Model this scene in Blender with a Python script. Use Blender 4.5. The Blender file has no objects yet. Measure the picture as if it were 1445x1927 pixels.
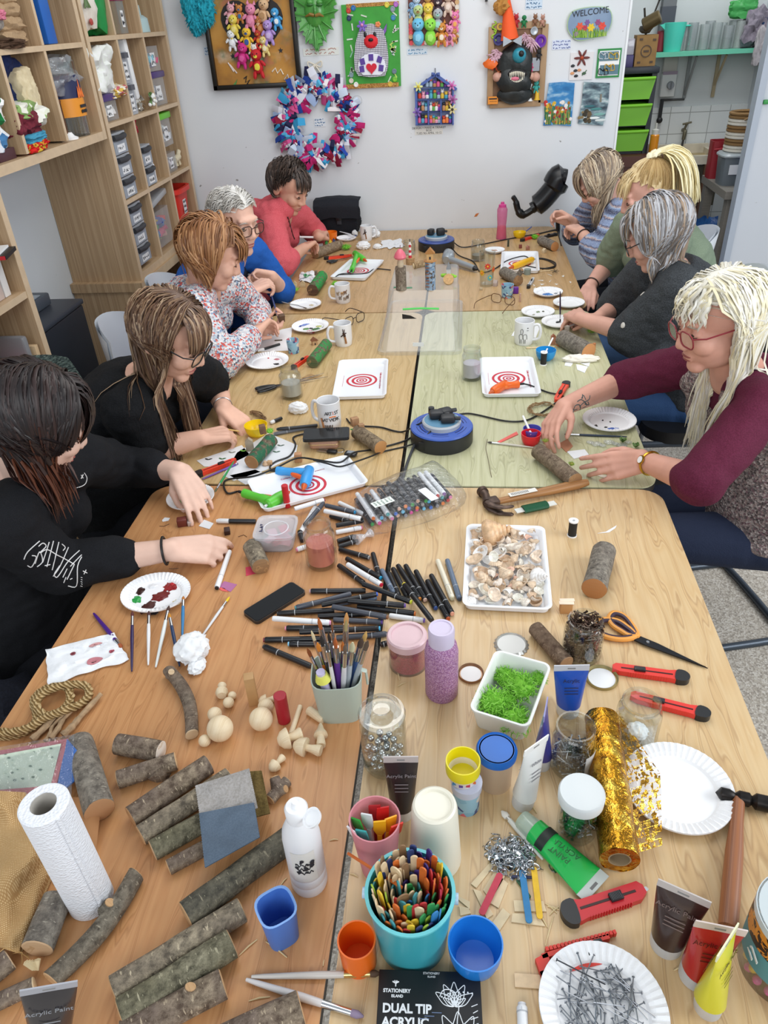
import bpy,bmesh,math,random
from math import sin,cos,sqrt,atan2,radians,degrees,hypot
from mathutils import Vector as V,Matrix as M,Euler,noise
BO=bpy.data.objects
for o in list(BO):BO.remove(o)
sc=bpy.context.scene
COL=sc.collection
PI=math.pi;NZ=noise.noise
RR=random.Random;R=RR(7)
# camera, light, exposure
CP=V((.16162402,-1.64907094,1.75856087))
CR=V((.99456727,.09245279,-.04783741));CU=V((-.01234888,.56109555,.82765892));CF=V((-.10336074,.82257174,-.55918896))
FPX=1389.5475
cd=bpy.data.cameras.new('camera');cam=BO.new('camera',cd);COL.objects.link(cam)
cd.sensor_fit='VERTICAL';cd.sensor_height=36;cd.lens=FPX/1927*36;cd.clip_start=.02
cam.matrix_world=M(((CR.x,CU.x,-CF.x,CP.x),(CR.y,CU.y,-CF.y,CP.y),(CR.z,CU.z,-CF.z,CP.z),(0,0,0,1)))
sc.camera=cam
vs=sc.view_settings
vs.view_transform='Standard';vs.look='None';vs.gamma=1;vs.use_curve_mapping=False;vs.exposure=.03
w=bpy.data.worlds.new('world');sc.world=w;w.use_nodes=True
w.node_tree.nodes['Background'].inputs[0].default_value=(.86,.93,1,1);w.node_tree.nodes['Background'].inputs[1].default_value=.55
def area(name,loc,target,sx,sy,e,col):
 l=bpy.data.lights.new(name,'AREA');l.shape='RECTANGLE';l.size=sx;l.size_y=sy;l.energy=e;l.color=col
 o=BO.new(name,l);COL.objects.link(o);o.location=loc
 o.rotation_euler=(V(target)-V(loc)).to_track_quat('-Z','Y').to_euler();return o
area('window_light',(2.9,-.9,2.1),(0,.3,.7),2.2,1.3,62,(.94,.97,1))
area('window_light',(-.4,-3.4,2.5),(0,.8,.7),2.4,1.4,36,(.96,.98,1))
area('ceiling_light',(.1,.9,2.75),(.1,.9,0),1.4,2.6,30,(1,.97,.93))
area('alcove_light',(1.5,3.2,2.5),(1.5,3.8,.9),.5,.5,9.5,(.95,.98,1))
# pixel -> world
TZ=.72
YW=2.774
XS=-1.365
def ray(px,py):return CR*((px-722.5)/FPX)-CU*((py-963.5)/FPX)+CF
def on(px,py,ax,v):
 d=ray(px,py);return CP+d*((v-CP[ax])/d[ax])
def T(px,py,h=0):return on(px,py,2,TZ+h)
def Wl(px,py,dy=0):return on(px,py,1,YW-dy)
def S(px,py,dx=0):return on(px,py,0,XS-dx)
def dep(p):return(p-CP).dot(CF)
def mpp(p):return dep(p)/FPX
def pjy(p):
 d=p-CP;return 963.5-FPX*d.dot(CU)/d.dot(CF)
def hg(b,ty):
 lo,hi=0,.8
 for _ in range(40):
  m=(lo+hi)/2
  if pjy(b+V((0,0,m)))>ty:lo=m
  else:hi=m
 return lo
# materials
def hx(h):
 h=h.lstrip('#');o=[]
 for i in(0,2,4):
  c=int(h[i:i+2],16)/255;o.append(c/12.92 if c<=.04045 else((c+.055)/1.055)**2.4)
 return(*o,1)
_mc={}
TR_=M.Translation;MR=M.Rotation
def UP(x,z):return M(((1,0,0,x),(0,0,-1,0),(0,1,0,z),(0,0,0,1)))
def XM(x,y,z):return M(((0,0,1,x),(1,0,0,y),(0,1,0,z),(0,0,0,1)))
X_=M(((0,0,1,0),(0,1,0,0),(-1,0,0,0),(0,0,0,1)))
class N:
 def __init__(s,name):
  s.m=bpy.data.materials.new(name);s.m.use_nodes=True;s.t=s.m.node_tree;s.b=s.t.nodes['Principled BSDF'];s.out=s.t.nodes['Material Output']
 def n(s,t,**k):
  x=s.t.nodes.new('ShaderNode'+t)
  for a,b in k.items():
   if a.startswith('i_'):x.inputs[a[2:].replace('_',' ')].default_value=b
   else:setattr(x,a,b)
  return x
 def l(s,a,b):s.t.links.new(a,b)
 def co(s,sc3=(1,1,1),kind='Object',rot=(0,0,0)):
  c=s.n('TexCoord');m=s.n('Mapping');m.inputs['Scale'].default_value=sc3;m.inputs['Rotation'].default_value=rot;s.l(c.outputs[kind],m.inputs[0]);return m.outputs[0]
 def noise(s,co,scale,detail=3,rough=.5,dist=0):
  x=s.n('TexNoise');x.inputs['Scale'].default_value=scale;x.inputs['Detail'].default_value=detail;x.inputs['Roughness'].default_value=rough;x.inputs['Distortion'].default_value=dist
  s.l(co,x.inputs['Vector']);return x.outputs['Fac']
 def ramp(s,fac,stops,interp='LINEAR'):
  r=s.n('ValToRGB');cr=r.color_ramp;cr.interpolation=interp
  while len(cr.elements)<len(stops):cr.elements.new(.5)
  for e,(p,c)in zip(cr.elements,stops):e.position=p;e.color=hx(c)if isinstance(c,str)else c
  s.l(fac,r.inputs[0]);return r.outputs[0]
 def mix(s,f,a,b,mode='MIX'):
  x=s.n('Mix',data_type='RGBA',blend_type=mode)
  for i,v in((0,f),(6,a),(7,b)):
   if hasattr(v,'links'):s.l(v,x.inputs[i])
   else:x.inputs[i].default_value=hx(v)if isinstance(v,str)else v
  return x.outputs[2]
 def base(s,c):
  if hasattr(c,'links'):s.l(c,s.b.inputs['Base Color'])
  else:s.b.inputs['Base Color'].default_value=hx(c)
 def bump(s,h,st,d=.01):
  b=s.n('Bump');b.inputs['Strength'].default_value=st;b.inputs['Distance'].default_value=d;s.l(h,b.inputs['Height']);s.l(b.outputs[0],s.b.inputs['Normal'])
 def set(s,rough=.5,metal=0,spec=.5,**k):
  s.b.inputs['Roughness'].default_value=rough;s.b.inputs['Metallic'].default_value=metal;s.b.inputs['Specular IOR Level'].default_value=spec
  for a,v in k.items():s.b.inputs[a].default_value=v
def mt(c,rough=.45,metal=0,spec=.5,var=0,vs=20,bump=0,bs=60,coat=0):
 k=('m',c,rough,metal,spec,var,vs,bump,bs,coat)
 if k in _mc:return _mc[k]
 n=N('paint');n.set(rough,metal,spec)
 if coat:n.b.inputs['Coat Weight'].default_value=coat
 if var:
  f=n.noise(n.co(),vs,4);h=hx(c)
  lo=tuple(x*(1-var)for x in h[:3])+(1,);hi=tuple(min(1,x*(1+var))for x in h[:3])+(1,)
  n.base(n.ramp(f,[(.3,lo),(.7,hi)]))
 else:n.base(c)
 if bump:n.bump(n.noise(n.co(),bs,3),bump,.004)
 _mc[k]=n.m;return n.m
def cl(c='f4f8f8',amt=.12,rough=.04,bump=0,bs=30,haze=0):
 k=('c',c,amt,rough,bump,bs,haze)
 if k in _mc:return _mc[k]
 n=N('clear');t=n.n('BsdfTransparent');t.inputs[0].default_value=tuple(1-(1-v)*.3 for v in hx(c));g=n.n('BsdfGlossy');g.inputs['Roughness'].default_value=rough
 lw=n.n('LayerWeight');pw=n.n('Math',operation='POWER');pw.inputs[1].default_value=2.5;n.l(lw.outputs['Facing'],pw.inputs[0]);ma=n.n('Math',operation='MULTIPLY_ADD');ma.inputs[1].default_value=.55;ma.inputs[2].default_value=amt*.45;ma.use_clamp=True
 n.l(pw.outputs[0],ma.inputs[0]);mx=n.n('MixShader');n.l(ma.outputs[0],mx.inputs[0]);n.l(t.outputs[0],mx.inputs[1]);n.l(g.outputs[0],mx.inputs[2]);o=mx.outputs[0]
 if haze:
  d=n.n('BsdfDiffuse');d.inputs[0].default_value=hx(c);m2=n.n('MixShader');m2.inputs[0].default_value=haze;n.l(o,m2.inputs[1]);n.l(d.outputs[0],m2.inputs[2]);o=m2.outputs[0]
 if bump:
  b=n.n('Bump');b.inputs['Strength'].default_value=bump;b.inputs['Distance'].default_value=.01;n.l(n.noise(n.co(),bs,4),b.inputs['Height']);n.l(b.outputs[0],g.inputs['Normal'])
 n.l(o,n.out.inputs[0]);_mc[k]=n.m;return n.m
def wood(c1,c2,c3,sx=14,sy=1,rough=.32,dist=7,axis='X',key=0):
 k=('w',c1,c2,c3,sx,sy,rough,dist,axis,key)
 if k in _mc:return _mc[k]
 n=N('wood');n.set(rough,0,.45)
 big=axis=='X' and 14<sx<22;scl={'X':(1,.13 if big else sy/sx*2.2,1),'Y':(sy/sx*2.2,1,1),'Z':(1,1,sy/sx*2.2)}[axis]
 co=n.co(scl)
 wv=n.n('TexWave',wave_type='BANDS',bands_direction='Y' if axis=='Y' else 'X',wave_profile='SAW');n.l(co,wv.inputs[0])
 wv.inputs['Scale'].default_value=sx/2.2;wv.inputs['Distortion'].default_value=dist;wv.inputs['Detail'].default_value=2;wv.inputs['Detail Scale'].default_value=3.2 if big else .5;wv.inputs['Detail Roughness'].default_value=.45
 fine=n.noise(n.co({'X':(160,5,160),'Y':(5,160,160),'Z':(160,160,5)}[axis]),1,3)
 wv.wave_profile='SIN';a=n.ramp(wv.outputs['Fac'],[(0,c1),(.6,c2),(.86,c1),(.955,c3),(1,c2)])
 n.base(n.mix(.28,a,n.ramp(fine,[(.3,c3),(.7,c1)])))
 n.m.name='wood_grain';_mc[k]=n.m;return n.m
def bk_(c1='5a4a3c',c2='8a7a66',c3='b8a88c',key=0,moss=None):
 k=('b',c1,c2,c3,key,moss)
 if k in _mc:return _mc[k]
 n=N('bark');n.set(.75,0,.3);co=n.co()
 a=n.noise(co,75,5,.7);big=n.noise(co,16,3)
 base=n.ramp(a,[(.3,c1),(.62,c2)])
 base=n.mix(n.ramp(big,[(.42,'000000'),(.66,'ffffff')]),base,n.ramp(a,[(.35,c1),(.75,c3)]))
 dash=n.noise(n.co((330,95,95)),1,1)
 base=n.mix(n.ramp(dash,[(.67,'000000'),(.7,'ffffff')]),base,c3)
 if moss:base=n.mix(n.ramp(n.noise(co,60,4),[(.4,'000000'),(.52,'ffffff')]),base,moss)
 n.base(base);n.bump(a,.9,.008);_mc[k]=n.m;return n.m
def attr(rough=.5,spec=.4,name='Col',bump=0,bs=200):
 k=('a',rough,spec,name,bump)
 if k in _mc:return _mc[k]
 n=N('coloured');n.set(rough,0,spec);a=n.n('VertexColor');a.layer_name=name;n.l(a.outputs[0],n.b.inputs['Base Color'])
 if bump:n.bump(n.noise(n.co(),bs,3),bump,.003)
 _mc[k]=n.m;return n.m
def sk(cols,scale=300,rough=.9,bump=.3,stretch=(1,1,1)):
 k=('s',tuple(cols),scale,rough,bump,stretch)
 if k in _mc:return _mc[k]
 n=N('speckle');n.set(rough,0,.2);co=n.co(stretch);x=n.n('TexVoronoi');x.inputs['Scale'].default_value=scale;n.l(co,x.inputs['Vector'])
 sp=n.n('SeparateColor');n.l(x.outputs['Color'],sp.inputs[0]);m=len(cols)
 n.base(n.ramp(sp.outputs[0],[(i/m,c)for i,c in enumerate(cols)],'CONSTANT'))
 if bump:n.bump(x.outputs['Distance'],bump,.004)
 _mc[k]=n.m;return n.m
def ct(c1,c2,scale=250,rough=.85,bump=.35,fold=0):
 k=('cl',c1,c2,scale,rough,bump,fold)
 if k in _mc:return _mc[k]
 n=N('cloth');n.set(rough,0,.2);co=n.co();f=n.noise(co,scale,2);n.base(n.ramp(f,[(.35,c1),(.65,c2)]))
 if fold:
  g=n.noise(n.co((1,1,.45)),fold,3,.5,.6);ad=n.n('Math',operation='MULTIPLY_ADD');ad.inputs[1].default_value=6;n.l(g,ad.inputs[0]);n.l(f,ad.inputs[2]);n.bump(ad.outputs[0],bump,.004)
 else:n.bump(f,bump,.003)
 _mc[k]=n.m;return n.m
# mesh builder
def Q(t,nm,*a):g=G().add(*a);return g.obj(nm,t)
LP=False,1,None,True
class G:
 def __init__(s):s.v=[];s.f=[];s.mi=[];s.ms=[];s.c=None
 def add(s,vf,mat=None,mx=None,col=None):
  vs_,fs=vf;o=len(s.v)
  s.v+=[mx@V(p)for p in vs_]if mx is not None else[V(p)for p in vs_]
  if mat is not None and mat not in s.ms:s.ms.append(mat)
  i=s.ms.index(mat)if mat is not None else 0
  s.f+=[tuple(a+o for a in f)for f in fs];s.mi+=[i]*len(fs)
  if col is not None or s.c is not None:
   if s.c is None:s.c=[(1,1,1,1)]*(len(s.f)-len(fs))
   s.c+=[hx(col)if isinstance(col,str)else(col or(1,1,1,1))]*len(fs)
  return s
 def mesh(s,name,base=None,sharp=38):
  me=bpy.data.meshes.new(name);b=base or V((0,0,0))
  me.from_pydata([p-b for p in s.v],[],s.f)
  for m in s.ms:me.materials.append(m)
  me.polygons.foreach_set('material_index',s.mi);me.polygons.foreach_set('use_smooth',[True]*len(s.f))
  if s.c:
   at=me.color_attributes.new('Col','FLOAT_COLOR','CORNER');k=0
   for p,c in zip(me.polygons,s.c):
    for _ in range(p.loop_total):at.data[k].color=c;k+=1
  me.update()
  if sharp:me.set_sharp_from_angle(angle=radians(sharp))
  return me
 def obj(s,name,parent=None,mx=None,base=None,sharp=38):
  o=BO.new(name,s.mesh(name,base,sharp));COL.objects.link(o)
  if parent:o.parent=parent
  if mx is not None:o.matrix_local=mx
  return o
def tag(o,label,cat,group=None):
 o['label']=label;o['category']=cat
 if group:o['group']=group
 return o
def tH(name,label,cat,mx=None,group=None):
 o=BO.new(name,None);COL.objects.link(o);o.empty_display_size=.05
 if mx is not None:o.matrix_world=mx
 return tag(o,label,cat,group)
def so(g,name,label,cat,mx=None,group=None):return tag(g.obj(name,None,mx),label,cat,group)
def stc(g,name,parent=None):
 o=g.obj(name,parent);o['kind']='structure';return o
def L(p=(0,0,0),rz=0,rx=0,ry=0,s=1):return TR_(p)@Euler((rx,ry,rz)).to_matrix().to_4x4()@M.Scale(s,4)
def FR(o,x,z=(0,0,1)):
 x=V(x).normalized();z=V(z);y=z.cross(x)
 if y.length<1e-4:y=V((0,1,0)).cross(x)
 y.normalize();z=x.cross(y);m=M((x,y,z)).transposed().to_4x4();m.translation=V(o);return m
def FZ(o,z,x=(1,0,0)):
 z=V(z).normalized();x=V(x);y=z.cross(x)
 if y.length<1e-4:y=z.cross(V((0,1,0)))
 y.normalize();x=y.cross(z);m=M((x,y,z)).transposed().to_4x4();m.translation=V(o);return m
def box(sx,sy,sz,b=0,seg=2,z0=True,c=(0,0,0)):
 bm=bmesh.new();bmesh.ops.create_cube(bm,size=1)
 for q in bm.verts:q.co=V((q.co.x*sx,q.co.y*sy,(q.co.z+(.5 if z0 else 0))*sz))+V(c)
 if b:bmesh.ops.bevel(bm,geom=list(bm.edges),offset=b,segments=seg,affect='EDGES',profile=.5)
 bm.verts.index_update();r=([q.co.copy()for q in bm.verts],[[q.index for q in f.verts]for f in bm.faces]);bm.free();return r
def bx(a,b):return box(b[0]-a[0],b[1]-a[1],b[2]-a[2],0,c=((a[0]+b[0])/2,(a[1]+b[1])/2,a[2]))
def lt(pr,n=28,sq=None):
 vs_,fs,rings=[],[],[]
 for r,z in pr:
  if r<1e-6:vs_.append(V((0,0,z)));rings.append([len(vs_)-1])
  else:
   rg=[]
   for i in range(n):
    a=2*PI*i/n;x,y=cos(a),sin(a)
    if sq:k=(abs(x)**sq+abs(y)**sq)**(-1/sq);x*=k;y*=k
    vs_.append(V((r*x,r*y,z)));rg.append(len(vs_)-1)
   rings.append(rg)
 for a,b in zip(rings,rings[1:]):
  if len(a)==1 and len(b)==1:continue
  for i in range(n):
   j=(i+1)%n
   if len(a)==1:fs.append((a[0],b[j],b[i])[::-1]if False else(a[0],b[i],b[j])[::-1])
   elif len(b)==1:fs.append((a[i],a[j],b[0]))
   else:fs.append((a[i],a[j],b[j],b[i]))
 return vs_,fs
def cyl(r,h,n=24,b=0):return lt([(0,0),(r,0),(r,h),(0,h)]if not b else[(0,0),(r-b,0),(r,b),(r,h-b),(r-b,h),(0,h)],n)
def cup(r0,r1,h,t=.002,n=32,fl=.003,sq=None):return lt([(0,0),(r0,0),(r1,h),(r1-t,h),(r0-t,fl),(0,fl)],n,sq)
def tb(pts,r,n=8,cap=True,flat=1,up=None,closed=False):
 P=[V(p)for p in pts];m=len(P);rr=r if isinstance(r,(list,tuple))else[r]*m
 vs_,fs=[],[];prev=None
 for i in range(m):
  t=(P[(i+1)%m]-P[i-1])if closed else(P[min(i+1,m-1)]-P[max(i-1,0)])
  t=t.normalized()if t.length>1e-9 else V((0,0,1))
  if prev is None:
   u=V(up)if up else(V((0,0,1))if abs(t.z)<.9 else V((1,0,0)))
  else:u=prev
  u=u-t*u.dot(t);u=u.normalized()if u.length>1e-6 else t.orthogonal().normalized();prev=u;w_=t.cross(u)
  for k in range(n):
   a=2*PI*k/n;vs_.append(P[i]+(w_*cos(a)+u*sin(a)*flat)*rr[i])
 for i in range(m if closed else m-1):
  j=(i+1)%m
  for k in range(n):l=(k+1)%n;fs.append((i*n+k,i*n+l,j*n+l,j*n+k))
 if cap and not closed:fs+=[tuple(range(n))[::-1],tuple(range((m-1)*n,m*n))]
 return vs_,fs
def SP(pts,k=6,closed=False):
 P=[V(p)for p in pts];o=[];m=len(P)
 for i in range(m if closed else m-1):
  if closed:a,b,c,d=P[i-1],P[i],P[(i+1)%m],P[(i+2)%m]
  else:a,b,c,d=P[max(i-1,0)],P[i],P[i+1],P[min(i+2,m-1)]
  for j in range(k):
   t=j/k;o.append(.5*((2*b)+(c-a)*t+(2*a-5*b+4*c-d)*t*t+(3*b-a-3*c+d)*t**3))
 if not closed:o.append(P[-1])
 return o
def pr_(poly,h,z=0):
 n=len(poly);vs_=[V((x,y,z))for x,y in poly]+[V((x,y,z+h))for x,y in poly]
 return vs_,[tuple(range(n))[::-1],tuple(range(n,2*n))]+[(i,(i+1)%n,n+(i+1)%n,n+i)for i in range(n)]
def rq(sx,sy,r,k=6):
 o=[]
 for cx,cy,a0 in((sx/2-r,sy/2-r,0),(-sx/2+r,sy/2-r,90),(-sx/2+r,-sy/2+r,180),(sx/2-r,-sy/2+r,270)):
  for i in range(k+1):a=radians(a0+90*i/k);o.append((cx+r*cos(a),cy+r*sin(a)))
 return o
def ico(r,sub=2,sc3=(1,1,1),nz=0,nf=20,seed=0):
 bm=bmesh.new();bmesh.ops.create_icosphere(bm,subdivisions=sub,radius=1)
 vs_=[]
 for q in bm.verts:
  d=q.co.copy();k=1+(nz*NZ(d*nf*.1+V((seed*7.3,seed*3.1,0)))if nz else 0);vs_.append(V((d.x*r*sc3[0]*k,d.y*r*sc3[1]*k,d.z*r*sc3[2]*k)))
 bm.verts.index_update();fs=[[q.index for q in f.verts]for f in bm.faces];bm.free();return vs_,fs
def sh_(fn,nu,nv,th=.0012):
 vs_=[V(fn(i/(nu-1),j/(nv-1)))for j in range(nv)for i in range(nu)];m=len(vs_);fs=[]
 for j in range(nv-1):
  for i in range(nu-1):a=j*nu+i;fs.append((a,a+1,a+nu+1,a+nu))
 if th:
  vs_+=[p-V((0,0,th))for p in vs_];fs+=[tuple(x+m for x in f[::-1])for f in fs]
  rim=[i for i in range(nu)]+[j*nu+nu-1 for j in range(1,nv)]+[(nv-1)*nu+i for i in range(nu-2,-1,-1)]+[j*nu for j in range(nv-2,0,-1)]
  k=len(rim);fs+=[(rim[i],rim[i]+m,rim[(i+1)%k]+m,rim[(i+1)%k])for i in range(k)]
 return vs_,fs
def text(s_,size,ext=.0003,align='CENTER',bold=0):
 c=bpy.data.curves.new('t','FONT');c.body=s_;c.size=size;c.extrude=ext;c.offset=size*bold;c.align_x=align;c.align_y='CENTER';c.resolution_u=3
 o=BO.new('t',c);COL.objects.link(o);dg=bpy.context.evaluated_depsgraph_get();me=bpy.data.meshes.new_from_object(o.evaluated_get(dg))
 r=([q.co.copy()for q in me.vertices],[tuple(p.vertices)for p in me.polygons])
 BO.remove(o);bpy.data.curves.remove(c);bpy.data.meshes.remove(me);return r
def bake(g,voxel,iters=3,base=None,name='m',fac=.5):
 me=g.mesh(name,base,0);o=BO.new('tmp',me);COL.objects.link(o)
 m=o.modifiers.new('r','REMESH');m.mode='VOXEL';m.voxel_size=voxel;m.use_smooth_shade=True
 if iters:s_=o.modifiers.new('s','SMOOTH');s_.factor=fac;s_.iterations=iters
 dg=bpy.context.evaluated_depsgraph_get();out=bpy.data.meshes.new_from_object(o.evaluated_get(dg));BO.remove(o);bpy.data.meshes.remove(me)
 out.name=name;out.materials.clear();out.polygons.foreach_set('use_smooth',[True]*len(out.polygons));return out
def link(me,name,parent=None,mx=None):
 o=BO.new(name,me);COL.objects.link(o)
 if parent:o.parent=parent
 if mx is not None:o.matrix_local=mx
 return o
def copy_tree(o,parent=None):
 c=o.copy();COL.objects.link(c)
 if parent:c.parent=parent;c.matrix_parent_inverse=o.matrix_parent_inverse
 for ch in o.children:copy_tree(ch,c)
 return c
WT=mt('f2f3f4');BK=mt('151517');ST=mt('b9bdc2',.25,1);PALEW=wood('e8cfa8','d9b98c','c9a476',60,4,.6)
# setting
def wallmat(c,dirt,key):
 n=N('painted_board');n.set(.55,0,.35);co=n.co()
 a=n.noise(co,1.3,3);s_=n.noise(co,34,2)
 b=n.ramp(a,[(.3,c),(.7,dirt)]);n.base(n.mix(n.ramp(s_,[(.765,'000000'),(.79,'ffffff')]),b,'9a9a98'));n.bump(n.noise(co,60,3),.05,.004);return n.m
wm=wallmat('e4e8ec','d9dde2',0)
g=G().add(bx((-1.9,YW,0),(.955,YW+.05,2.7)),wm);stc(g,'wall_back')
g=G().add(bx((1.655,YW,0),(3.2,YW+.05,2.7)),wallmat('d7dbe2','cdd2da',2));stc(g,'wall_back_right')
g=G().add(bx((.955,YW,2.12),(1.655,YW+.05,2.7)),wm);stc(g,'wall_back_lintel')
g=G().add(bx((-1.9,-3.2,0),(-1.71,YW,2.7)),wallmat('dfe5ea','d3dadf',1));stc(g,'wall_left')
g=G().add(bx((1.622,YW-.012,0),(1.655,YW+.06,2.12)),mt('b4bdca'));stc(g,'trim_1')
g=G().add(bx((.945,YW-.006,0),(.955,YW+.055,2.12)),mt('eef1f4'));stc(g,'trim_2')
g=G().add(bx((-1.9,-3.2,-.06),(3.2,4.2,0)),sk(['c4bbad','b3a99c','d0c8bc','a39a8f','bfb6aa','d8d1c6'],190,.9,.25));stc(g,'floor')
g=G().add(bx((.4,4,0),(2.2,4.08,2.7)),wallmat('d3d7d6','c6cac8',3));stc(g,'wall_alcove_back')
g=G().add(bx((1.98,YW+.05,0),(2.06,4,2.7)),wallmat('cfd4da','c4c9d0',4));stc(g,'wall_alcove_right')
g=G().add(bx((.4,YW+.05,0),(.46,4,2.7)),wallmat('ccd0d2','c2c6c8',5));stc(g,'wall_alcove_left')
n=N('tiles');n.set(.2,0,.5);br=n.n('TexBrick',offset=0);n.l(n.co((1,1,1),rot=(PI/2,0,0)),br.inputs[0])
for k,v in(('Color1',hx('dfe2e0')),('Color2',hx('d9dcda')),('Mortar',hx('a3a6a2'))):br.inputs[k].default_value=v
for k,v in(('Scale',1),('Mortar Size',.0025),('Brick Width',.125),('Row Height',.125)):br.inputs[k].default_value=v
n.l(br.outputs[0],n.b.inputs['Base Color'])
g=G().add(bx((.46,3.985,.3),(1.98,4,1.16)),n.m);stc(g,'trim_3')
# tables
def table(name,label,x0,x1,y0,y1,m,rad=.055):
 cx,cy=(x0+x1)/2,(y0+y1)/2;w_,d=x1-x0,y1-y0
 t=tH('craft_table',label,'table',L((cx,cy,0)),'craft tables pushed together')
 Q(t,'tabletop',pr_(rq(w_,d,rad),.004,TZ-.004),m)
 Q(t,'edge_band',pr_(rq(w_,d,rad),.018,TZ-.0225),mt('2a2622'))
 g=G();fx,fy=w_/2-.06,d/2-.06
 for s in(-1,1):
  g.add(box(2*fx,.025,.04,.003,c=(0,s*fy,TZ-.065)),mt('3a3b3d'));g.add(box(.025,2*fy,.04,.003,c=(s*fx,0,TZ-.065)),mt('3a3b3d'))
 g.obj('frame',t)
 for sx in(-1,1):
  for sy in(-1,1):Q(t,'leg',cyl(.0125,TZ-.03),mt('3a3b3d'),L((sx*fx,sy*fy,0)))
XL0,XL1,XR0,XR1=-.66,-.006,.006,.665
table('t','orange-brown wood-grain table at the front left, covered in logs',XL0-.004,XL1,-1.36,-.005,wood('cb9766','c48d5d','ab774b',19,.8,.3,11,key=1))
table('t','pale beige wood-grain table at the front right, crowded with jars and paints',XR0,XR1,-1.36,-.004,wood('d8bc90','d2b182','b6946a',15,.7,.26,12,key=2))
table('t','yellowish wood-grain table in the middle row on the left side',XL0+.012,XL1+.001,.005,1.36,wood('d0b484','c6a672','ac8f60',18,.8,.3,11,key=3))
table('t','greenish pale table in the middle row on the right, under the blue cable reel',XR0-.001,XR1+.002,.004,1.362,wood('c9c8a4','bfbe96','a5a37e',16,.7,.26,11,key=4))
table('t','tan wood-grain table against the back wall on the left side',XL0-.005,XL1+.004,1.37,YW-.01,wood('caa678','c09b6a','a88658',18,.8,.32,11,key=5))
table('t','tan wood-grain table against the back wall on the right side',XR0+.001,XR1+.003,1.372,YW-.012,wood('cca97a','c29d6c','aa895a',16,.8,.32,11,key=6))
# shelving
OAK=wood('c4a886','b59876','a68a69',34,.9,.5,3,'X');OAKF=mt('cdb596',.5,var=.06,vs=30)
n=N('oak_planks');n.set(.5,0,.4);st=n.noise(n.co((1,0,0)),24,0);OAKY=n.m
n.base(n.mix(.45,n.ramp(st,[(.3,'b89b78'),(.42,'a88a68'),(.5,'c2a684'),(.58,'ad906e'),(.68,'bda07c')],'CONSTANT'),n.ramp(n.noise(n.co((220,220,5)),1,3),[(.3,'a58866'),(.7,'c8ac8a')])))
def bo_(name,par,a,b,mats=(None,None)):
 g=G().add(bx(a,b),mats[0]or OAKY);lip=(b[0]-0,a[1],a[2]);g.add(bx((b[0],a[1]+.0003,a[2]+.0003),(b[0]+.0012,b[1]-.0003,b[2]-.0003)),OAKF);return g.obj(name,par,base=None)
XB=-1.708
def unit(name,label,y0,y1,z0,z1,zs,ys,cat='shelf',back=True,xf=XS):
 t=tH(name,label,cat,L())
 bo_('side_panel',t,(XB,y0,z0),(xf,y0+.03,z1));bo_('side_panel',t,(XB,y1-.03,z0),(xf,y1,z1))
 bo_('bottom_board',t,(XB,y0+.03,z0),(xf-.0005,y1-.03,z0+.032));bo_('top_board',t,(XB,y0+.03,z1-.03),(xf-.0005,y1-.03,z1))
 for z in zs:bo_('shelf',t,(XB,y0+.03,z-.009),(xf-.001,y1-.03,z+.009))
 for y,za,zb in ys:bo_('divider',t,(XB,y-.009,za),(xf-.0015,y+.009,zb))
 if back:
  Q(t,'back_panel',bx((XB-.0015,y0+.03,z0+.03),(XB+.004,y1-.03,z1-.03)),OAKY)
 return t
zz=[.79,1.1,1.412,1.727,2.04]
unit('cube_shelf_unit','tall light oak cube shelf unit in the back left corner, full of boxes',1.758,2.738,.757,2.32,zz[1:],[(y,a+.009,b-.009)for y in(2.072,2.395)for a,b in zip([.78]+zz[1:],zz[1:]+[2.3])],back=True)
t=unit('cube_shelf_unit','light oak bridging shelf unit above the gap, full of cloths and jars',.08,1.742,1.37,2.32,[1.712,2.04],[(y,a+.009,b-.009)for y in(.43,.75,1.075,1.39)for a,b in zip([1.4,1.712,2.04],[1.712,2.04,2.3])])
t=tH('base_cabinet','light oak open base cabinet under the tall cube shelf unit','cabinet')
bo_('side_panel',t,(XB,1.735,0),(-1.372,1.765,.715));bo_('side_panel',t,(XB,2.71,0),(-1.372,2.74,.715));bo_('divider',t,(XB,2.04,.03),(-1.373,2.07,.715))
bo_('shelf',t,(XB,1.765,.35),(-1.38,2.71,.37));bo_('bottom_board',t,(XB,1.765,.02),(-1.38,2.71,.045));bo_('top_board',t,(XB,1.722,.715),(-1.352,2.742,.757))
t=tH('bookcase','light oak bookcase at the left edge beside the black printer','shelf')
bo_('side_panel',t,(XB,.8,0),(XS,.832,1.368));bo_('side_panel',t,(XB,.1,0),(XS,.13,1.368))
for z in(.03,.33,.66,1):bo_('shelf',t,(XB,.13,z-.012),(XS-.002,.8,z+.012))
bo_('top_board',t,(XB,.13,1.338),(XS-.001,.8,1.368))
Q(t,'back_panel',bx((XB-.001,.13,.04),(XB+.004,.8,1.33)),OAKY)
def bt(name,label,cat,p,sx,sy,sz,m,group=None,rz=0,b=.004,rx=0):
 g=G().add(box(sx,sy,sz,b),m);return so(g,name,label,cat,L(p,rz,rx),group)
def lump(seed,sx,sy,sz,nz=.35,nf=16,sub=4):
 v,f=ico(1,sub,(1,1,1));o=[]
 for p in v:
  d=V(p);m=max(abs(d.x),abs(d.y),abs(d.z));q=d.lerp(d/m,.6)
  k=1+nz*NZ(d*nf*.12+V((seed*3.7,seed,1)))+nz*.5*NZ(d*nf*.32+V((seed,5,2)))
  k+=.1*abs(NZ(d*7+V((seed*2.1,0,3))))-.03;q=q*k;o.append(V((q.x*sx*.5,q.y*sy*.5,max(0,(q.z+1)*sz*.5))))
 return o,f
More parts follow.
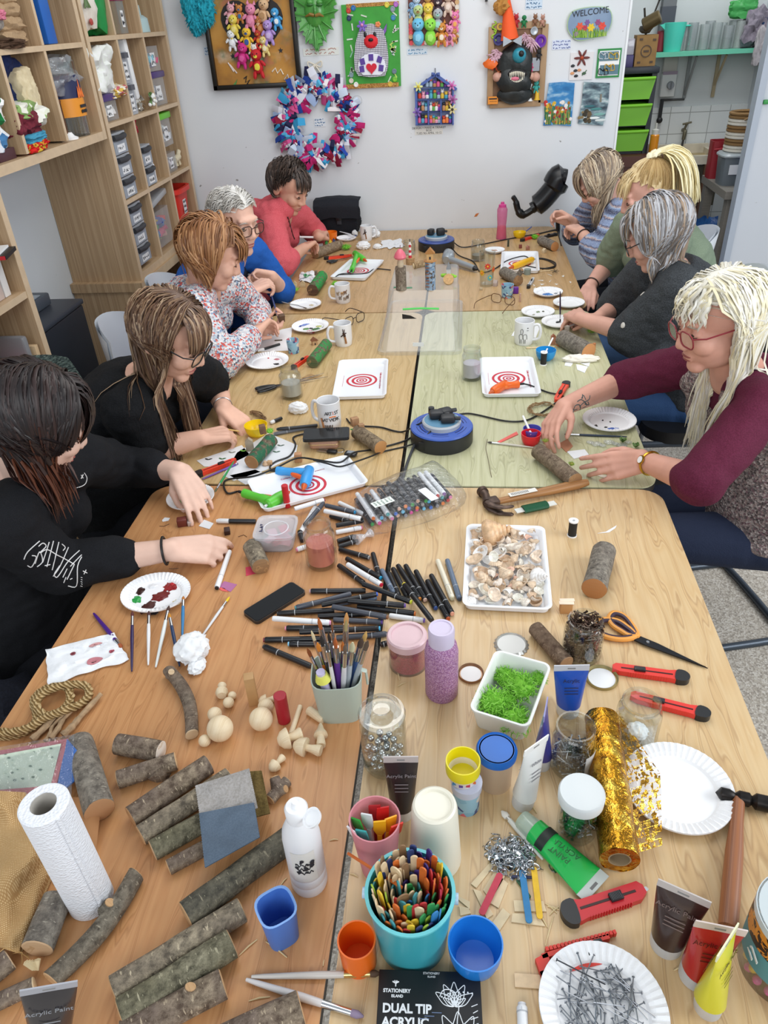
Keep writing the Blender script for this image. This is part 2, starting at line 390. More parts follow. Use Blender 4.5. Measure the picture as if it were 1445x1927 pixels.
def clm(name,label,cat,p,sx,sy,sz,m,seed,rz=0,group=None,nz=.35):
 g=G().add(lump(seed,sx,sy,sz,nz),m);return so(g,name,label,cat,L(p,rz),group)
def scrib(g,w_,h_,rows,m,seed,mx,wr=.0009):
 r=RR(seed)
 for i in range(rows):
  y=h_/2-h_*(i+.5)/rows;x=-w_/2*.86;wl=w_*(.7+.26*r.random())
  while x<-w_/2+wl:
   n_=r.randint(2,5);pts=[]
   for k in range(n_*2):pts.append((x,y+(h_/rows*.3)*(r.random()-.5)*2,.0004));x+=w_*.018+w_*.012*r.random()
   g.add(tb(pts,wr,4,True),m,mx);x+=w_*.045
LAB=mt('eef0f2',.6);INK=mt('24262c',.6);BLUEINK=mt('3d78a8',.6)
XF=XS-.012
def label_on(par,p,w_,h_,seed,rows=2,face='x'):
 mx=XM(p[0],p[1],p[2])
 g=G().add(box(w_,h_,.001),LAB,mx);scrib(g,w_,h_,rows,INK,seed,mx@TR_((0,0,.001)),.0008);return g.obj('label',par)
GREYC=cl('c9cfd8',.2,.25,haze=.55);CLR=cl('eef2f6',.16,.08,haze=.1)
def drawer(y,z,w_,h_,lab,seed,top=False,hc='34363b'):
 t=tH('drawer_box',lab,'drawer',L(),'grey stacking drawers on the cube shelves');x1=XF
 Q(t,'body',bx((x1-.24,y,z+.002),(x1,y+w_,z+h_)),GREYC)
 Q(t,'front_panel',bx((x1+.001,y+.012,z+h_*.05),(x1+.005,y+w_-.012,z+h_*.62)),mt('9aa2ad'))
 Q(t,'handle',tb([(x1+.004,y+.02,z+h_*.8),(x1+.012,y+w_*.5,z+h_*.78),(x1+.004,y+w_-.02,z+h_*.8)],.012,10,True),mt(hc,.5))
 label_on(t,(x1+.0055,y+w_*.5,z+h_*.3),w_*.5,h_*.34,seed,1)
k=0
for(y,zb,names)in((1.8,zz[1]+.009,('lowest','middle','top')),(1.8,zz[0]+.02,('lowest','middle','top'))):
 for i,nm in enumerate(names):
  drawer(y,zb+i*.09,.165,.088,'grey drawer with black handle, %s of the stack of three on the %s shelf'%(nm,'third' if zb>1 else 'bottom'),10+k);k+=1
for i,nm in enumerate(('lower','upper')):drawer(2.09,zz[1]+.009+i*.09,.14,.088,'grey drawer, %s of two, under the red artificial flower'%nm,20+i)
t=tH('artificial_flower','red artificial flower with green leaves lying on two grey drawers','flower',L((XF-.05,2.14,zz[1]+.19)))
Q(t,'bloom',ico(.04,3,(1,1,1.2),.5,40,2),mt('b3203c',.6),L((0,0,.075)))
Q(t,'leaves',ico(.032,2,(1,1,.8),.5,30,4),mt('3f6b2f',.6),L((0,.01,.024)))
g=G().add(lt([(0,0),(.02,0),(.02,.075),(.012,.09),(0,.09)]),WT);so(g,'bottle','small white bottle standing beside the two grey drawers','bottle',L((XF-.03,2.26,zz[1]+.01)))
def tub(lab,y,z,w_,h_,lidc,seed,group=None,fill=None,d=.2,lidh=.028,name='storage_box',rows=2,lb=True):
 t=tH(name,lab,'box',L(),group);x1=XF-.012
 Q(t,'body',bx((x1-d,y,z+.001),(x1,y+w_,z+h_-lidh)),CLR)
 if lidc:Q(t,'lid',box(d+.02,w_+.014,lidh,.006,c=(x1-d/2,y+w_/2,z+h_-lidh)),mt(lidc,.4))
 if fill:
  g=G();r=RR(seed)
  for i in range(44):
   g.add(ico(.02+.014*r.random(),1,(1,1.4,.8),.5,20,i),mt(r.choice(fill),.5),L((x1-.028-.05*r.random(),y+.03+(w_-.06)*r.random(),z+.03+(h_-lidh-.06)*r.random()*.8),r.random()*6))
  g.obj('contents',t)
 if lb:label_on(t,(x1+.0015,y+w_*.5,z+h_*.38),w_*.34,h_*.42,seed,rows)
 return t
tub('clear box with purple lid under white fabric on the second shelf',1.8,zz[2]+.009,.17,.105,'4f3a78',31,fill=['e6e6e6','d8d4cc'])
tub('clear box with purple lid and a square white label, below a lidless box',2.425,zz[2]+.009,.2,.15,'4f3a78',32,fill=['e8e8ea','d9d9de'])
tub('clear lidless box of bright toys standing on a purple lidded box',2.43,zz[2]+.16,.185,.135,None,33,fill=['7b5ba0','e79a3c','d8577c','8fc5d6'])
clm('fabric_pile','crumpled white fabric with green sprig print on a purple lidded box','fabric',(XF-.09,1.885,zz[2]+.115),.2,.25,.185,ct('e9eaea','dfe4dc',60),3)
clm('folded_cloth','folded yellow and white floral cloth squeezed on a purple lidded box','fabric',(XF-.07,1.99,zz[2]+.09),.17,.16,.05,sk(['d9b95a','f0ead8','c86a72','e9e4d6'],60,.8,0),4)
for z,nm,rz in((zz[2]+.009,'lower',0),(zz[2]+.135,'upper',0)):
 t=tH('drawer_box','tall narrow grey drawer with white label, %s of two beside a white foam tray'%nm,'drawer',L(),'narrow grey drawers')
 Q(t,'body',bx((XF-.22,2.085,z+.001),(XF,2.175,z+.124)),GREYC)
 Q(t,'handle',bx((XF+.0005,2.11,z+.1),(XF+.016,2.155,z+.121)),mt('5a5d66'));label_on(t,(XF+.0015,2.13,z+.05),.04,.07,40+int(z*10),3)
g=G().add(box(.1,.045,.25,.012),mt('eceeef',.7));so(g,'foam_tray','long white foam tray leaning upright on the second shelf','tray',L((XF-.06,2.25,zz[2]+.062),0,.12))
g=G()
for i in range(26):g.add(box(.05*R.random()+.02,.03,.001),mt('cfcac2',.2,.9),L((XF-.03-.05*R.random(),2.24+.09*R.random(),zz[2]+.012+.05*R.random()),R.random()*6,R.random()*2,R.random()*2))
so(g,'foil_bundle','crumpled silver foil bundle in front of a white foam tray','foil')
g=G().add(tb([(0,0,0),(.01,.02,.03)],.002),mt('3f6b2f'))
for i in range(10):g.add(ico(.009,2),mt('f2f2ee'),L((.02*R.random(),-.02+.07*R.random(),.05*R.random())))
for i in range(8):g.add(ico(.012,1,(.3,1,.5)),mt('5d7f45',.6),L((.01,-.01+.05*R.random(),.01+.05*R.random()),R.random()*6,R.random()*3))
so(g,'berry_sprig','artificial sprig of white berries beside the silver foil','plant',L((XF-.004,2.345,zz[2]+.02)))
tub('clear tub with lime green lid, upper of two in the third row',2.43,zz[1]+.135,.17,.155,'6cc72a',51,fill=['e2e4e6','e39a6a','c7ccd2'],lidh=.03)
tub('clear tub with a white label under the lime lidded tub',2.435,zz[1]+.009,.155,.122,None,52,fill=['d98a7a','dfe2e4','c9c4cc'])
g=G()
g.add(tb([(0,0,.012),(0,.07,.02)],.017,10),mt('ddd2b4',.6));g.add(tb([(0,.06,.02),(0,.09,.045)],.012,8),mt('ddd2b4',.6))
for y in(.005,.02,.055,.065):g.add(tb([(0,y,.012),(.006,y,-.02)],.006,6),mt('d2c6a6',.6))
so(g,'model_figure','small cream paper animal figure beside the clear tubs','figure',L((XF-.025,2.6,zz[1]+.042)))
t=tub('large clear box with a tilted clear lid, full of bright plastic toys',2.105,zz[0]+.02,.23,.2,None,61,fill=['2f9a4a','d8402f','3f78b8','e6b0a0','3fae56','2b3f8a','d9c24a','c84a6a'],lb=False)
Q(t,'lid',box(.21,.25,.03,.008),cl('dfe6ee',.3,.1,haze=.35),L((XF-.11,2.225,zz[0]+.228),0,.14))
t=tH('plastic_bin','bright red plastic bin with a white label on the bottom shelf','bin',L((XF-.1,2.555,zz[0]+.02)))
RED=mt('dc3426');Q(t,'body',cup(.088,.108,.215,.004,40,.004,5),RED)
Q(t,'rim',lt([(.106,.195),(.122,.195),(.122,.218),(.106,.218),(.106,.195)],40,5),RED)
g=G();mx=XM(.102,0,.12);g.add(box(.045,.07,.002),LAB,mx);scrib(g,.05,.075,3,INK,5,mx@TR_((0,0,.0022)));g.obj('label',t)
clm('cloth_bag','cream cloth bag with a red flower print slumped on the top shelf','bag',(XF-.09,1.87,zz[3]+.01),.18,.23,.29,ct('e8e2d8','ddd6ca',40),7,nz=.15)
g=G().add(ico(.018,2,(.3,1,.7),.3),mt('9b3348'),L((XF+.004,1.85,zz[3]+.2)));g.add(ico(.016,2,(.3,1,.8),.3),mt('b0473f'),L((XF-.004,1.885,zz[3]+.06)))
for i in range(9):g.add(tb([(XF+.002,1.86,zz[3]+.15),(XF+.004,1.835+.007*i,zz[3]+.1+.015*R.random())],.0025,5),mt('5f7a4a'))
bpy.context.view_layer.update();o_=[o for o in COL.objects if o.name=='cloth_bag'][0]
p_=g.obj('printed_flowers',o_);p_.matrix_local=o_.matrix_basis.inverted()
clm('shopping_bag','bright green plastic shopping bag between the cream bag and pink lidded tub','bag',(XF-.08,2.05,zz[3]+.01),.16,.17,.3,mt('1f8a44',.35,bump=.3,bs=40),8,nz=.18)
bt('folder','blue and yellow folders standing behind the pink lidded tub','folder',(XF-.12,2.13,zz[3]+.01),.2,.03,.29,mt('2858a8'));bt('folder','lime yellow folder beside the blue folder on the top shelf','folder',(XF-.14,2.165,zz[3]+.01),.2,.025,.3,mt('c7cf6a'))
tub('small clear tub with pink lid on the top shelf',2.2,zz[3]+.01,.085,.15,'d23c8c',71,lidh=.025,d=.1)
g=G();MINT=mt('b9d3d6')
for i,(a,h_)in enumerate(((.115,.07),(.085,.05),(.05,.05))):g.add(lt([(0,0),(a,0),(a*.97,h_*.8),(a*.8,h_),(0,h_)],24),MINT,L((0,0,(0,.07,.12)[i])))
g.add(tb([(0,.05*cos(i*PI/8),.235+.075*sin(i*PI/8))for i in range(16)],.018,10,*LP),MINT)
so(g,'ornament','pale mint stepped wooden ornament with a ring on the top shelf','ornament',L((XF-.13,2.56,zz[3]+.01)))
t=tH('plastic_tub','grey plastic tub with white rim inside the oak base cabinet','tub',L((-1.5,2.3,.372)))
Q(t,'body',cup(.1,.118,.21,.004,36,.004,4),mt('8b95a0',.35));Q(t,'rim',lt([(.116,.2),(.13,.2),(.13,.215),(.116,.215),(.116,.2)],36,4),WT)
bt('box_file','tall blue box file with a white handwritten label on the bridging shelf','file',(XF-.12,1.5,1.722),.24,.075,.31,mt('1f62b8',.35))
o_=[o for o in COL.objects if o.name=='box_file'][0];g=G();mx=XM(.1205,0,.24);g.add(box(.05,.13,.001),LAB,mx);scrib(g,.05,.1,4,INK,3,mx@TR_((0,0,.0012)),.0012);g.obj('label',o_)
bt('plastic_box','translucent white plastic box behind the blue box file','box',(XF-.17,1.575,1.722),.1,.07,.23,mt('d7dadb',.3),b=.02)
BEI=ct('b39878','a88c6c',120);g=G()
for i in range(7):g.add(lump(i+5,.19,.2,.055,.12,20,3),BEI,L((0,0,.04*i)))
so(g,'folded_cloth','stack of folded beige cloth on the bridging shelf','fabric',L((XF-.1,1.265,1.722)))
clm('folded_cloth','grey fleece cloth with a pink ribbon in front of beige cloth','fabric',(XF-.08,1.14,1.73),.15,.12,.16,ct('9d9690','8d8680',90),12)
clm('fabric_scrap','pink ribbon scrap on the grey fleece cloth','fabric',(XF-.01,1.17,1.8),.04,.05,.03,mt('d0748c'),13)
clm('folded_cloth','dark brown cloth hanging over the shelf edge under the grey fleece','fabric',(XF-.05,1.17,1.718),.15,.21,.03,ct('5d4636','4e3a2d',90),14)
t=tH('jar','large clear jar with an orange and navy flame label on the lower bridging shelf','jar',L((XF-.075,1.6,1.402),0,0,0,1.3))
g=G().add(cup(.06,.062,.2,.003,32,.006),cl('dfeaea',.18));g.add(lt([(.062,.2),(.045,.235),(.03,.25),(0,.25)],32),cl('dfeaea',.18));g.obj('glass',t)
g=G().add(lt([(.0635,.055),(.0635,.105)],32),mt('e8952c'));g.add(lt([(.0637,.105),(.0637,.165)],32),mt('232b52'))
mx=FR((.0652,0,.105),(0,1,0),(1,0,0))@L()
def flame(g_,mx_,s=1):
 for dx,h_ in((-.012,.03),(0,.048),(.012,.026)):g_.add(pr_([(dx-.008*s,0),(dx+.008*s,0),(dx+.004*s,h_*.5*s),(dx,h_*s),(dx-.005*s,h_*.45*s)],.001),mt('ef7a32'),mx_)
flame(g,XM(.0636,0,.105));g.add(box(.036,.008,.002,0,c=(0,0,0)),INK,XM(.063,0,.082))
for i in(-1,0,1):g.add(cyl(.005,.002,12),INK,XM(.063,i*.012,.068))
g.obj('label',t)
clm('plastic_bag','crumpled clear plastic bag resting on the jar with the flame label','bag',(XF-.09,1.54,1.55),.18,.25,.13,cl('e3e8ee',.3,.12,.8,40,.2),21)
g=G().add(lt([(0,0),(.035,0),(.035,.006),(.022,.012),(.014,.024),(0,.024)]),WT);so(g,'plastic_lid','white plastic lid lying in front of the flame label jar','lid',L((XF-.03,1.49,1.402)))
t=tH('lantern','small copper framed glass lantern beside the flame label jar','lantern',L((XF-.06,1.445,1.402)))
g=G();[g.add(box(.006,.006,.13,c=(sx*.033,sy*.033,0)),mt('8a5c40',.35,.8))for sx in(-1,1)for sy in(-1,1)];g.add(box(.074,.074,.008,c=(0,0,.13)),mt('8a5c40',.35,.8));g.add(box(.074,.074,.008),mt('2f2a28'));g.obj('frame',t)
Q(t,'pane',box(.062,.062,.12,c=(0,0,.009)),cl('e8eef0',.2))
bt('wood_block','orange wooden block lying near the top of the lower bridging shelf','block',(XF-.05,1.43,1.662),.06,.06,.04,mt('c98f58',.6))
clm('folded_cloth','navy blue cloth at the back of the cloth heap on the lower bridging shelf','fabric',(XF-.14,1.2,1.53),.196,.26,.19,ct('26325f','1c264c',60),31)
clm('folded_cloth','cream cotton cloth folded upright in the cloth heap','fabric',(XF-.08,1.27,1.52),.138,.13,.146,ct('ddcfae','d2c29e',60),32,nz=.15)
clm('folded_cloth','white cloth with green edging draped in the cloth heap','fabric',(XF-.07,1.19,1.47),.161,.247,.0896,sk(['e6e6da','dfe3cf','e9e9e2','8fae6a'],25,.8,.2),33)
clm('folded_cloth','maroon cloth bundle in the middle of the cloth heap','fabric',(XF-.04,1.15,1.455),.115,.156,.084,ct('7c2f3c','662532',60),34)
clm('folded_cloth','teal blue cloth folded on the red patterned cloth','fabric',(XF-.05,1.17,1.432),.149,.156,.0336,mt('3d93b4',.8),35,nz=.15)
clm('folded_cloth','red patterned cloth at the bottom of the cloth heap','fabric',(XF-.05,1.165,1.402),.149,.156,.0392,sk(['cf2420','cf2420','d9b23c','b81c1c'],90,.8,.2),36,nz=.15)
clm('plastic_packet','green and white printed packet leaning at the left edge of the bridging shelf','packet',(XF-.07,.99,1.5),.12,.13,.13,sk(['1f7f44','1f7f44','e8e8e8','23663f'],20,.4,0),41)
clm('plastic_packet','silver and white packet under the green printed packet','packet',(XF-.06,.96,1.43),.1,.12,.09,sk(['dfe3ea','b9c6d8','4a7fb0','eef0f4'],30,.3,0),42)
bt('card_box','maroon and black striped card box lying on the bridging shelf beside the divider','box',(XF-.06,.99,1.402),.09,.11,.035,mt('4a2a34'),b=.002)
for i,(c,h_)in enumerate((('d8d2d0',0),('c9b8b0',.02),('e0dedc',.04))):bt('paper_pad','pale paper pad standing on the upper bookcase shelf, %s of three'%('nearest','middle','furthest')[i],'paper',(XF-.12,.66+i*.042,1.013),.2,.035,.13+h_*.3,mt(c,.6),'paper pads on the bookcase',b=.001)
t=tH('folder','white topped red and black folder lying on the pads in the bookcase','folder',L((XF-.06,.7,1.155),.25));Q(t,'cover',box(.22,.13,.012),mt('c2202c'));Q(t,'spine',box(.06,.128,.0125,c=(.082,0,0)),BK);Q(t,'papers',box(.2,.13,.006,c=(-.01,0,.0125)),WT)
cs=['e8e6e4','c9342c','dfe3ea','6f86b8','e2dcd8','e06a3c','d9dde2','e9b9b0','e8e8ea','c03a48']
for i,c in enumerate(cs):bt('booklet','thin %s booklet in the paper stack on the lower bookcase shelf'%{'e8e6e4':'off-white bottom','c9342c':'red','dfe3ea':'pale blue','6f86b8':'slate blue','e2dcd8':'cream','e06a3c':'orange','d9dde2':'pale grey','e9b9b0':'pink','e8e8ea':'white','c03a48':'crimson top'}[c],'booklet',(XF-.1+.012*sin(i*2.1),.62,.673+i*.0125),.19,.16,.011,mt(c,.6),'booklets in the bookcase',.06*sin(i*1.7),.001)
bt('document_tray','grey curved document folder standing beside the stack of booklets','folder',(XF-.1,.735,.673),.19,.03,.2,mt('8f9094',.35,.3),b=.012);bt('wood_panel','small pale wooden board leaning in the bookcase corner','board',(XF-.03,.775,.673),.06,.022,.15,mt('c9ad88',.6),b=.002)
t=tH('printer','large black printer between the bookcase and the oak cabinet','printer',L((-1.58,1.1,0)))
Q(t,'body',box(.245,.46,.79,.008),mt('20252d',.45));Q(t,'lid',box(.255,.47,.022,.006,c=(0,0,.792)),mt('363c46'))
g=G().add(box(.09,.17,.05,.008,c=(-.02,.08,.815)),mt('4a525c'));g.add(box(.05,.08,.003,0,c=(-.01,.07,.866)),mt('8f9aa4',.2));g.obj('control_panel',t)
# things on the back wall
def WX(p):return M(((1,0,0,p.x),(0,0,-1,p.y),(0,1,0,p.z),(0,0,0,1)))
def W_(px,py,d=0):return WX(Wl(px,py,d))
mw=Wl(700,100);WPX=dep(mw)/FPX
def wb(g,x0,y0,x1,y1,th,m,d=0,b=0):
 a=Wl(x0,y1,d);c=Wl(x1,y0,d);cx=WX(V(((a.x+c.x)/2,YW-d,(a.z+c.z)/2)));g.add(box(c.x-a.x,c.z-a.z,th,b),m,cx);return cx,c.x-a.x,c.z-a.z
def ph_(g,px,py,s,c,c2=None,ears='round',d=.02,lean=0,limbs=True):
 mx=W_(px,py,d)@MR(lean,4,'Z')@M.Scale(s,4);m=mt(c,.75,bump=.3,bs=300);m2=mt(c2 or c,.75)
 g.add(ico(.5,2,(.8,.95,.6)),m,mx@L((0,-.45,.1)));g.add(ico(.42,2,(1,.92,.8)),m,mx@L((0,.3,.2)))
 if ears=='round':[g.add(ico(.15,1),m,mx@L((sx*.3,.66,.15)))for sx in(-1,1)]
 elif ears=='point':[g.add(lt([(0,0),(.14,0),(0,.3)],8),m,mx@L((sx*.26,.62,.1),0,-PI/2))for sx in(-1,1)]
 elif ears=='long':[g.add(ico(.14,1,(.8,2.2,.6)),m,mx@L((sx*.26,.85,.1),-sx*.4))for sx in(-1,1)]
 if limbs:
  for sx in(-1,1):g.add(ico(.17,1,(.8,1.7,.8)),m,mx@L((sx*.45,-.25,.25),sx*.7));g.add(ico(.2,1,(.8,1.6,.9)),m,mx@L((sx*.28,-.95,.2),sx*.2))
 g.add(ico(.3,1,(.8,.9,.3)),m2,mx@L((0,-.45,.37)));g.add(ico(.16,1,(1,.75,.5)),m2,mx@L((0,.2,.5)))
 for sx in(-1,1):g.add(ico(.045,1),BK,mx@L((sx*.16,.38,.52)))
 g.add(ico(.045,1),BK,mx@L((0,.26,.58)))
t=tH('framed_artwork','black framed painting with small plush toys glued over a dark heart','picture')
n=N('spray_paint');n.set(.5);co=n.co();n.base(n.mix(n.ramp(n.noise(co,9,4),[(.5,'000000'),(.7,'ffffff')]),n.ramp(n.noise(co,5,5),[(.25,'7a4a26'),(.5,'b98336'),(.72,'cf9a4c')]),n.ramp(n.noise(co,14,3),[(.35,'a85a58'),(.5,'4e6f4a'),(.65,'c9b8a0')])))
g=G();cx,fw,fh=wb(g,409,-24,548,165,.012,n.m,.004);g.obj('canvas',t)
g=G();th=.022
for a in((-fw/2,0,th,fh+th),(fw/2,0,th,fh+th),(0,-fh/2,fw+th,th),(0,fh/2,fw+th,th)):g.add(box(a[2],a[3],.035,.002,c=(a[0],a[1],0)),mt('17130f',.35),cx)
g.obj('frame',t)
g=G();hp=[(.16*(16*sin(a)**3)/16*1,.15*(13*cos(a)-5*cos(2*a)-2*cos(3*a)-cos(4*a))/15)for a in[2*PI*i/40 for i in range(40)]]
g.add(pr_(hp,.004),mt('221d1c'),W_(476,52,.016));g.obj('painted_heart',t)
for px,py,s,c,c2,e in((434,22,.034,'e0a5b0','e8bcc0','point'),(451,22,.03,'c98544','3f6f9e','round'),(472,26,.045,'e58fb0','e58fb0','point'),(496,17,.045,'d9b48c','b28a60','round'),(519,30,.036,'4aa3dc','e8f0f4','none'),(428,36,.02,'26262a','e8e8e8','round'),(440,44,.04,'e6d257','eadc86','round'),(488,44,.034,'b9713c','c98f5c','long'),(505,55,.042,'b495d6','cdb6e4','point'),(465,68,.04,'ecc23c','3c5ba0','none'),(436,71,.035,'e9ecef','f2f4f6','none'),(486,68,.03,'c23a2c','e0912e','round'),(497,82,.034,'e8d58a','f1e7c0','long'),(457,98,.044,'cf2f86','dd5a9e','round'),(484,112,.05,'c9232c','eadc4a','round'),(478,95,.03,'e6e2da','e6e2da','round')):
 g=G();ph_(g,px,py,s*1.42,c,c2,e,.026,R.uniform(-.25,.25));g.obj('plush_toy',t)
g=G()
for px,py in((528,95),(438,106)):g.add(pr_([((.014 if i%2==0 else .006)*sin(i*PI/5),(.014 if i%2==0 else .006)*cos(i*PI/5))for i in range(10)],.001),INK,W_(px,py,.017))
for pts,c in((((512,135),(518,128),(522,138),(528,130),(533,140)),'f1ead8'),(((429,118),(440,135),(433,122),(446,138)),'e9dcd4'),(((459,148),(464,143),(462,155),(470,150),(464,160)),'1f1b1a'),(((440,160),(446,150),(442,162)),'5c9a52'),(((535,150),(541,140),(545,155)),'d8cfc4')):g.add(tb([Wl(a,b,.018)for a,b in pts],.0035,5),mt(c,.6))
g.obj('paint_strokes',t)
LG=mt('4f9a45',.22,spec=.6,var=.25,vs=18)
t=tH('wall_mask','glossy green ceramic face plaque made of leaves','plaque')
g=G().add(ico(.055,3,(.95,1.3,.6)),LG,W_(592,22,.012));g.add(ico(.014,2,(.8,1.9,1)),LG,W_(593,20,.045));[g.add(ico(.013,2,(1.4,.6,.6)),mt('2d6b2c',.3),W_(592+s*9,9,.042))for s in(-1,1)];[g.add(ico(.016,2,(1,.7,.7)),LG,W_(592+s*9,4,.04))for s in(-1,1)];g.obj('face',t)
g=G()
def leaf(g_,px,py,a,s,m):
 pl=[(0,-.5),(.28,-.3),(.2,-.2),(.4,0),(.25,.08),(.3,.28),(.12,.3),(0,.6),(-.12,.3),(-.3,.28),(-.25,.08),(-.4,0),(-.2,-.2),(-.28,-.3)]
 mx=W_(px,py,.006+.01*R.random())@L((0,0,0),a,.25)@M.Scale(s,4);g_.add(pr_(pl,.12),m,mx);g_.add(tb([(0,-.5,.14),(0,0,.2),(0,.5,.13)],.035,5),m,mx)
for px,py,a,s in((568,28,1.4,.1),(575,47,2.2,.09),(583,60,2.7,.1),(594,68,PI,.12),(605,58,-2.7,.1),(613,44,-2.2,.09),(618,24,-1.4,.1),(566,6,1,.1),(620,4,-1,.1),(580,-8,.4,.1),(606,-8,-.4,.1),(598,76,PI,.09),(586,45,2.9,.08),(601,46,-2.9,.08)):leaf(g,px,py,a,s,LG)
g.obj('leaves',t)
g=G();[g.add(tb([Wl(592+s*1,29,.05),Wl(592+s*9,27,.05),Wl(592+s*17,31,.04)],[.008,.008,.003],8),mt('8a6a2e',.35),None)for s in(-1,1)];g.obj('moustache',t)
t=tH('wall_canvas','bright green canvas with a checked fabric bear and a heart','picture')
g=G();wb(g,653,3,750,166,.02,mt('3a9a36',.6,var=.12));g.obj('canvas',t)
g=G();[wb(g,652.5,a,750.5,b,.022,sk(['a9793c','8f6230','c79a58','b5864a'],300,.4,.3))for a,b in((2,15),(154,167))];g.obj('glitter_border',t)
n=N('check');n.set(.8);br=n.n('TexBrick',offset=0);n.l(n.co((1,1,1),rot=(PI/2,0,0)),br.inputs[0])
for k,v in(('Color1',hx('e4e3ea')),('Color2',hx('d8d7e2')),('Mortar',hx('4c4a5a'))):br.inputs[k].default_value=v
for k,v in(('Scale',1),('Mortar Size',.0012),('Brick Width',.008),('Row Height',.008)):br.inputs[k].default_value=v
n.l(br.outputs[0],n.b.inputs['Base Color']);chk=n.m
def pxpoly(g_,pts,th,m,d,ref):
 o=Wl(*ref,d);g_.add(pr_([(Wl(a,b,d).x-o.x,Wl(a,b,d).z-o.z)for a,b in pts][::-1],th),m,WX(o))
g=G();pxpoly(g,[(668+0,130),(667,110),(670,80),(676,58),(686,47),(698,44),(711,47),(722,57),(728,80),(731,108),(730,128),(725,142),(700,145),(675,142)],.02,chk,.022,(700,100));g.obj('bear_body',t)
g=G();pxpoly(g,[(674+26*(1-cos(a)),125-25*sin(a))for a in[PI*i/12 for i in range(13)]]+[(724,134),(716,141),(684,141),(675,134)],.006,mt('e8ebf6',.7),.042,(700,120));g.obj('bear_tummy',t)
g=G()
for px,py,a in((682,116,.2),(698,108,0),(714,112,-.4),(681,130,.1),(717,128,-.2)):g.add(box(.024,.028,.003),mt('5a3f96',.7),W_(px,py,.049)@MR(a,4,'Z'))
g.obj('purple_patches',t);g=G();hp2=[(x*.17,y*.17)for x,y in hp];g.add(pr_([(x*1,y)for x,y in hp2],.004),mt('d02038',.7),W_(699,128,.049));g.obj('heart_patch',t)
Q(t,'muzzle',ico(.036,2,(1,.85,.3)),mt('d8202c',.7),W_(698,78,.044));Q(t,'nose',ico(.01,2,(1.3,.8,.6)),BK,W_(697.5,75,.056))
for px in(687,705):Q(t,'eye',ico(.009,2,(.8,1.4,.5)),BK,W_(px,65,.044))
g=G();[g.add(ico(.014,1,(1,.55,.4)),mt('7d63c0',.6),W_(681,49,.05)@L((.014*cos(i*1.05),.014*sin(i*1.05),0),i*1.05))for i in range(6)];g.add(ico(.008,1),mt('e08fc0'),W_(681,47,.056));g.obj('flower',t);g=G();pxpoly(g,[(719,60),(728,44),(727,58),(724,64)],.01,mt('7a5aa8',.7),.024,(722,56));g.obj('ear',t);g=G();[g.add(ico(.008,1),mt('e6905a'),W_(711+3*cos(i*1.26),46+3*sin(i*1.26),.045))for i in range(5)];g.obj('flower',t)
g=G();r_=RR(3)
for i in range(26):
 a,b=r_.uniform(657,746),r_.uniform(20,150)
 if 664<a<733 and 40<b<148:a=659+4*r_.random()if r_.random()<.5 else 737+7*r_.random()
 g.add(box(.03,.006,.002),mt(r_.choice(['c9d7c2','b9d26a','d9dcd8','8fc0a8']),.6),W_(a,b,.021)@MR(r_.random()*3,4,'Z'))
g.obj('confetti_strips',t);g=G()
for px,py,c in((656,20,'c23a2c'),(665,15,'2f6fae'),(657,34,'23335f'),(728,9,'d9c84a'),(739,17,'8a93a0'),(740,33,'3f86b4'),(661,141,'7f9aa0'),(661,152,'d9d0c4'),(742,134,'6f8090'),(743,149,'7ac43c'),(745,8,'b06ac0'),(670,159,'eeeeea'),(734,158,'d8b24a')):g.add(lt([(0,.004),(.006,.004),(.008,.006),(.012,.005),(.012,0)],14),mt(c,.3),W_(px,py,.021))
g.obj('buttons',t)
t=tH('toy_board','brown board at the top covered in pastel squashy toys and buttons','picture')
g=G();wb(g,770,-30,863,84,.015,mt('6e4038',.7,var=.3));g.obj('backing_board',t)
for px,py,s,c,c2,e in((787,28,.05,'b9cf8c','a07a4a','none'),(806,24,.05,'ecd04e','f2dd7a','none'),(784,6,.04,'b8d3ee','d6e4f4','none'),(805,3,.04,'d6a868','e2c08a','round'),(824,10,.044,'4a3a44','e2d4cc','point'),(824,34,.05,'aab0b6','9fd6c8','none'),(843,2,.045,'dcc4b4','e8d6ca','none'),(856,36,.038,'e680b0','e9a95a','round'),(787,56,.062,'6fc0e6','8fd0ec','none'),(810,56,.062,'8fdc4a','a8e670','none'),(831,59,.046,'cf8a3c','efe2cc','point'),(846,62,.04,'e89ab8','7a3a5a','round'),(855,64,.03,'c98a4a','d9a868','round'),(775,15,.03,'7a9fc0','7a9fc0','none')):
 g=G();mx=1;ph_(g,px,py,s*1.2,c,c2,e,.016,0,s<.05);g.obj('plush_toy',t)
g=G();[g.add(lt([(0,.006),(.006,.004),(.011,.005),(.011,0)],12),mt(R.choice(['e8e0d8','d0404a','dcd2c4','c8a070']),.35),W_(px,py,.016))for px,py in[(774+7*i,79+R.random()*2)for i in range(12)]+[(773,20+7*i)for i in range(8)]+[(860,4+9*i)for i in range(8)]];g.obj('buttons',t)
t=tH('rag_wreath','pink, blue and white fabric strip wreath hanging from a bow','wreath')
c0=Wl(598,228,.03);g=G();rr=.155;r_=RR(11)
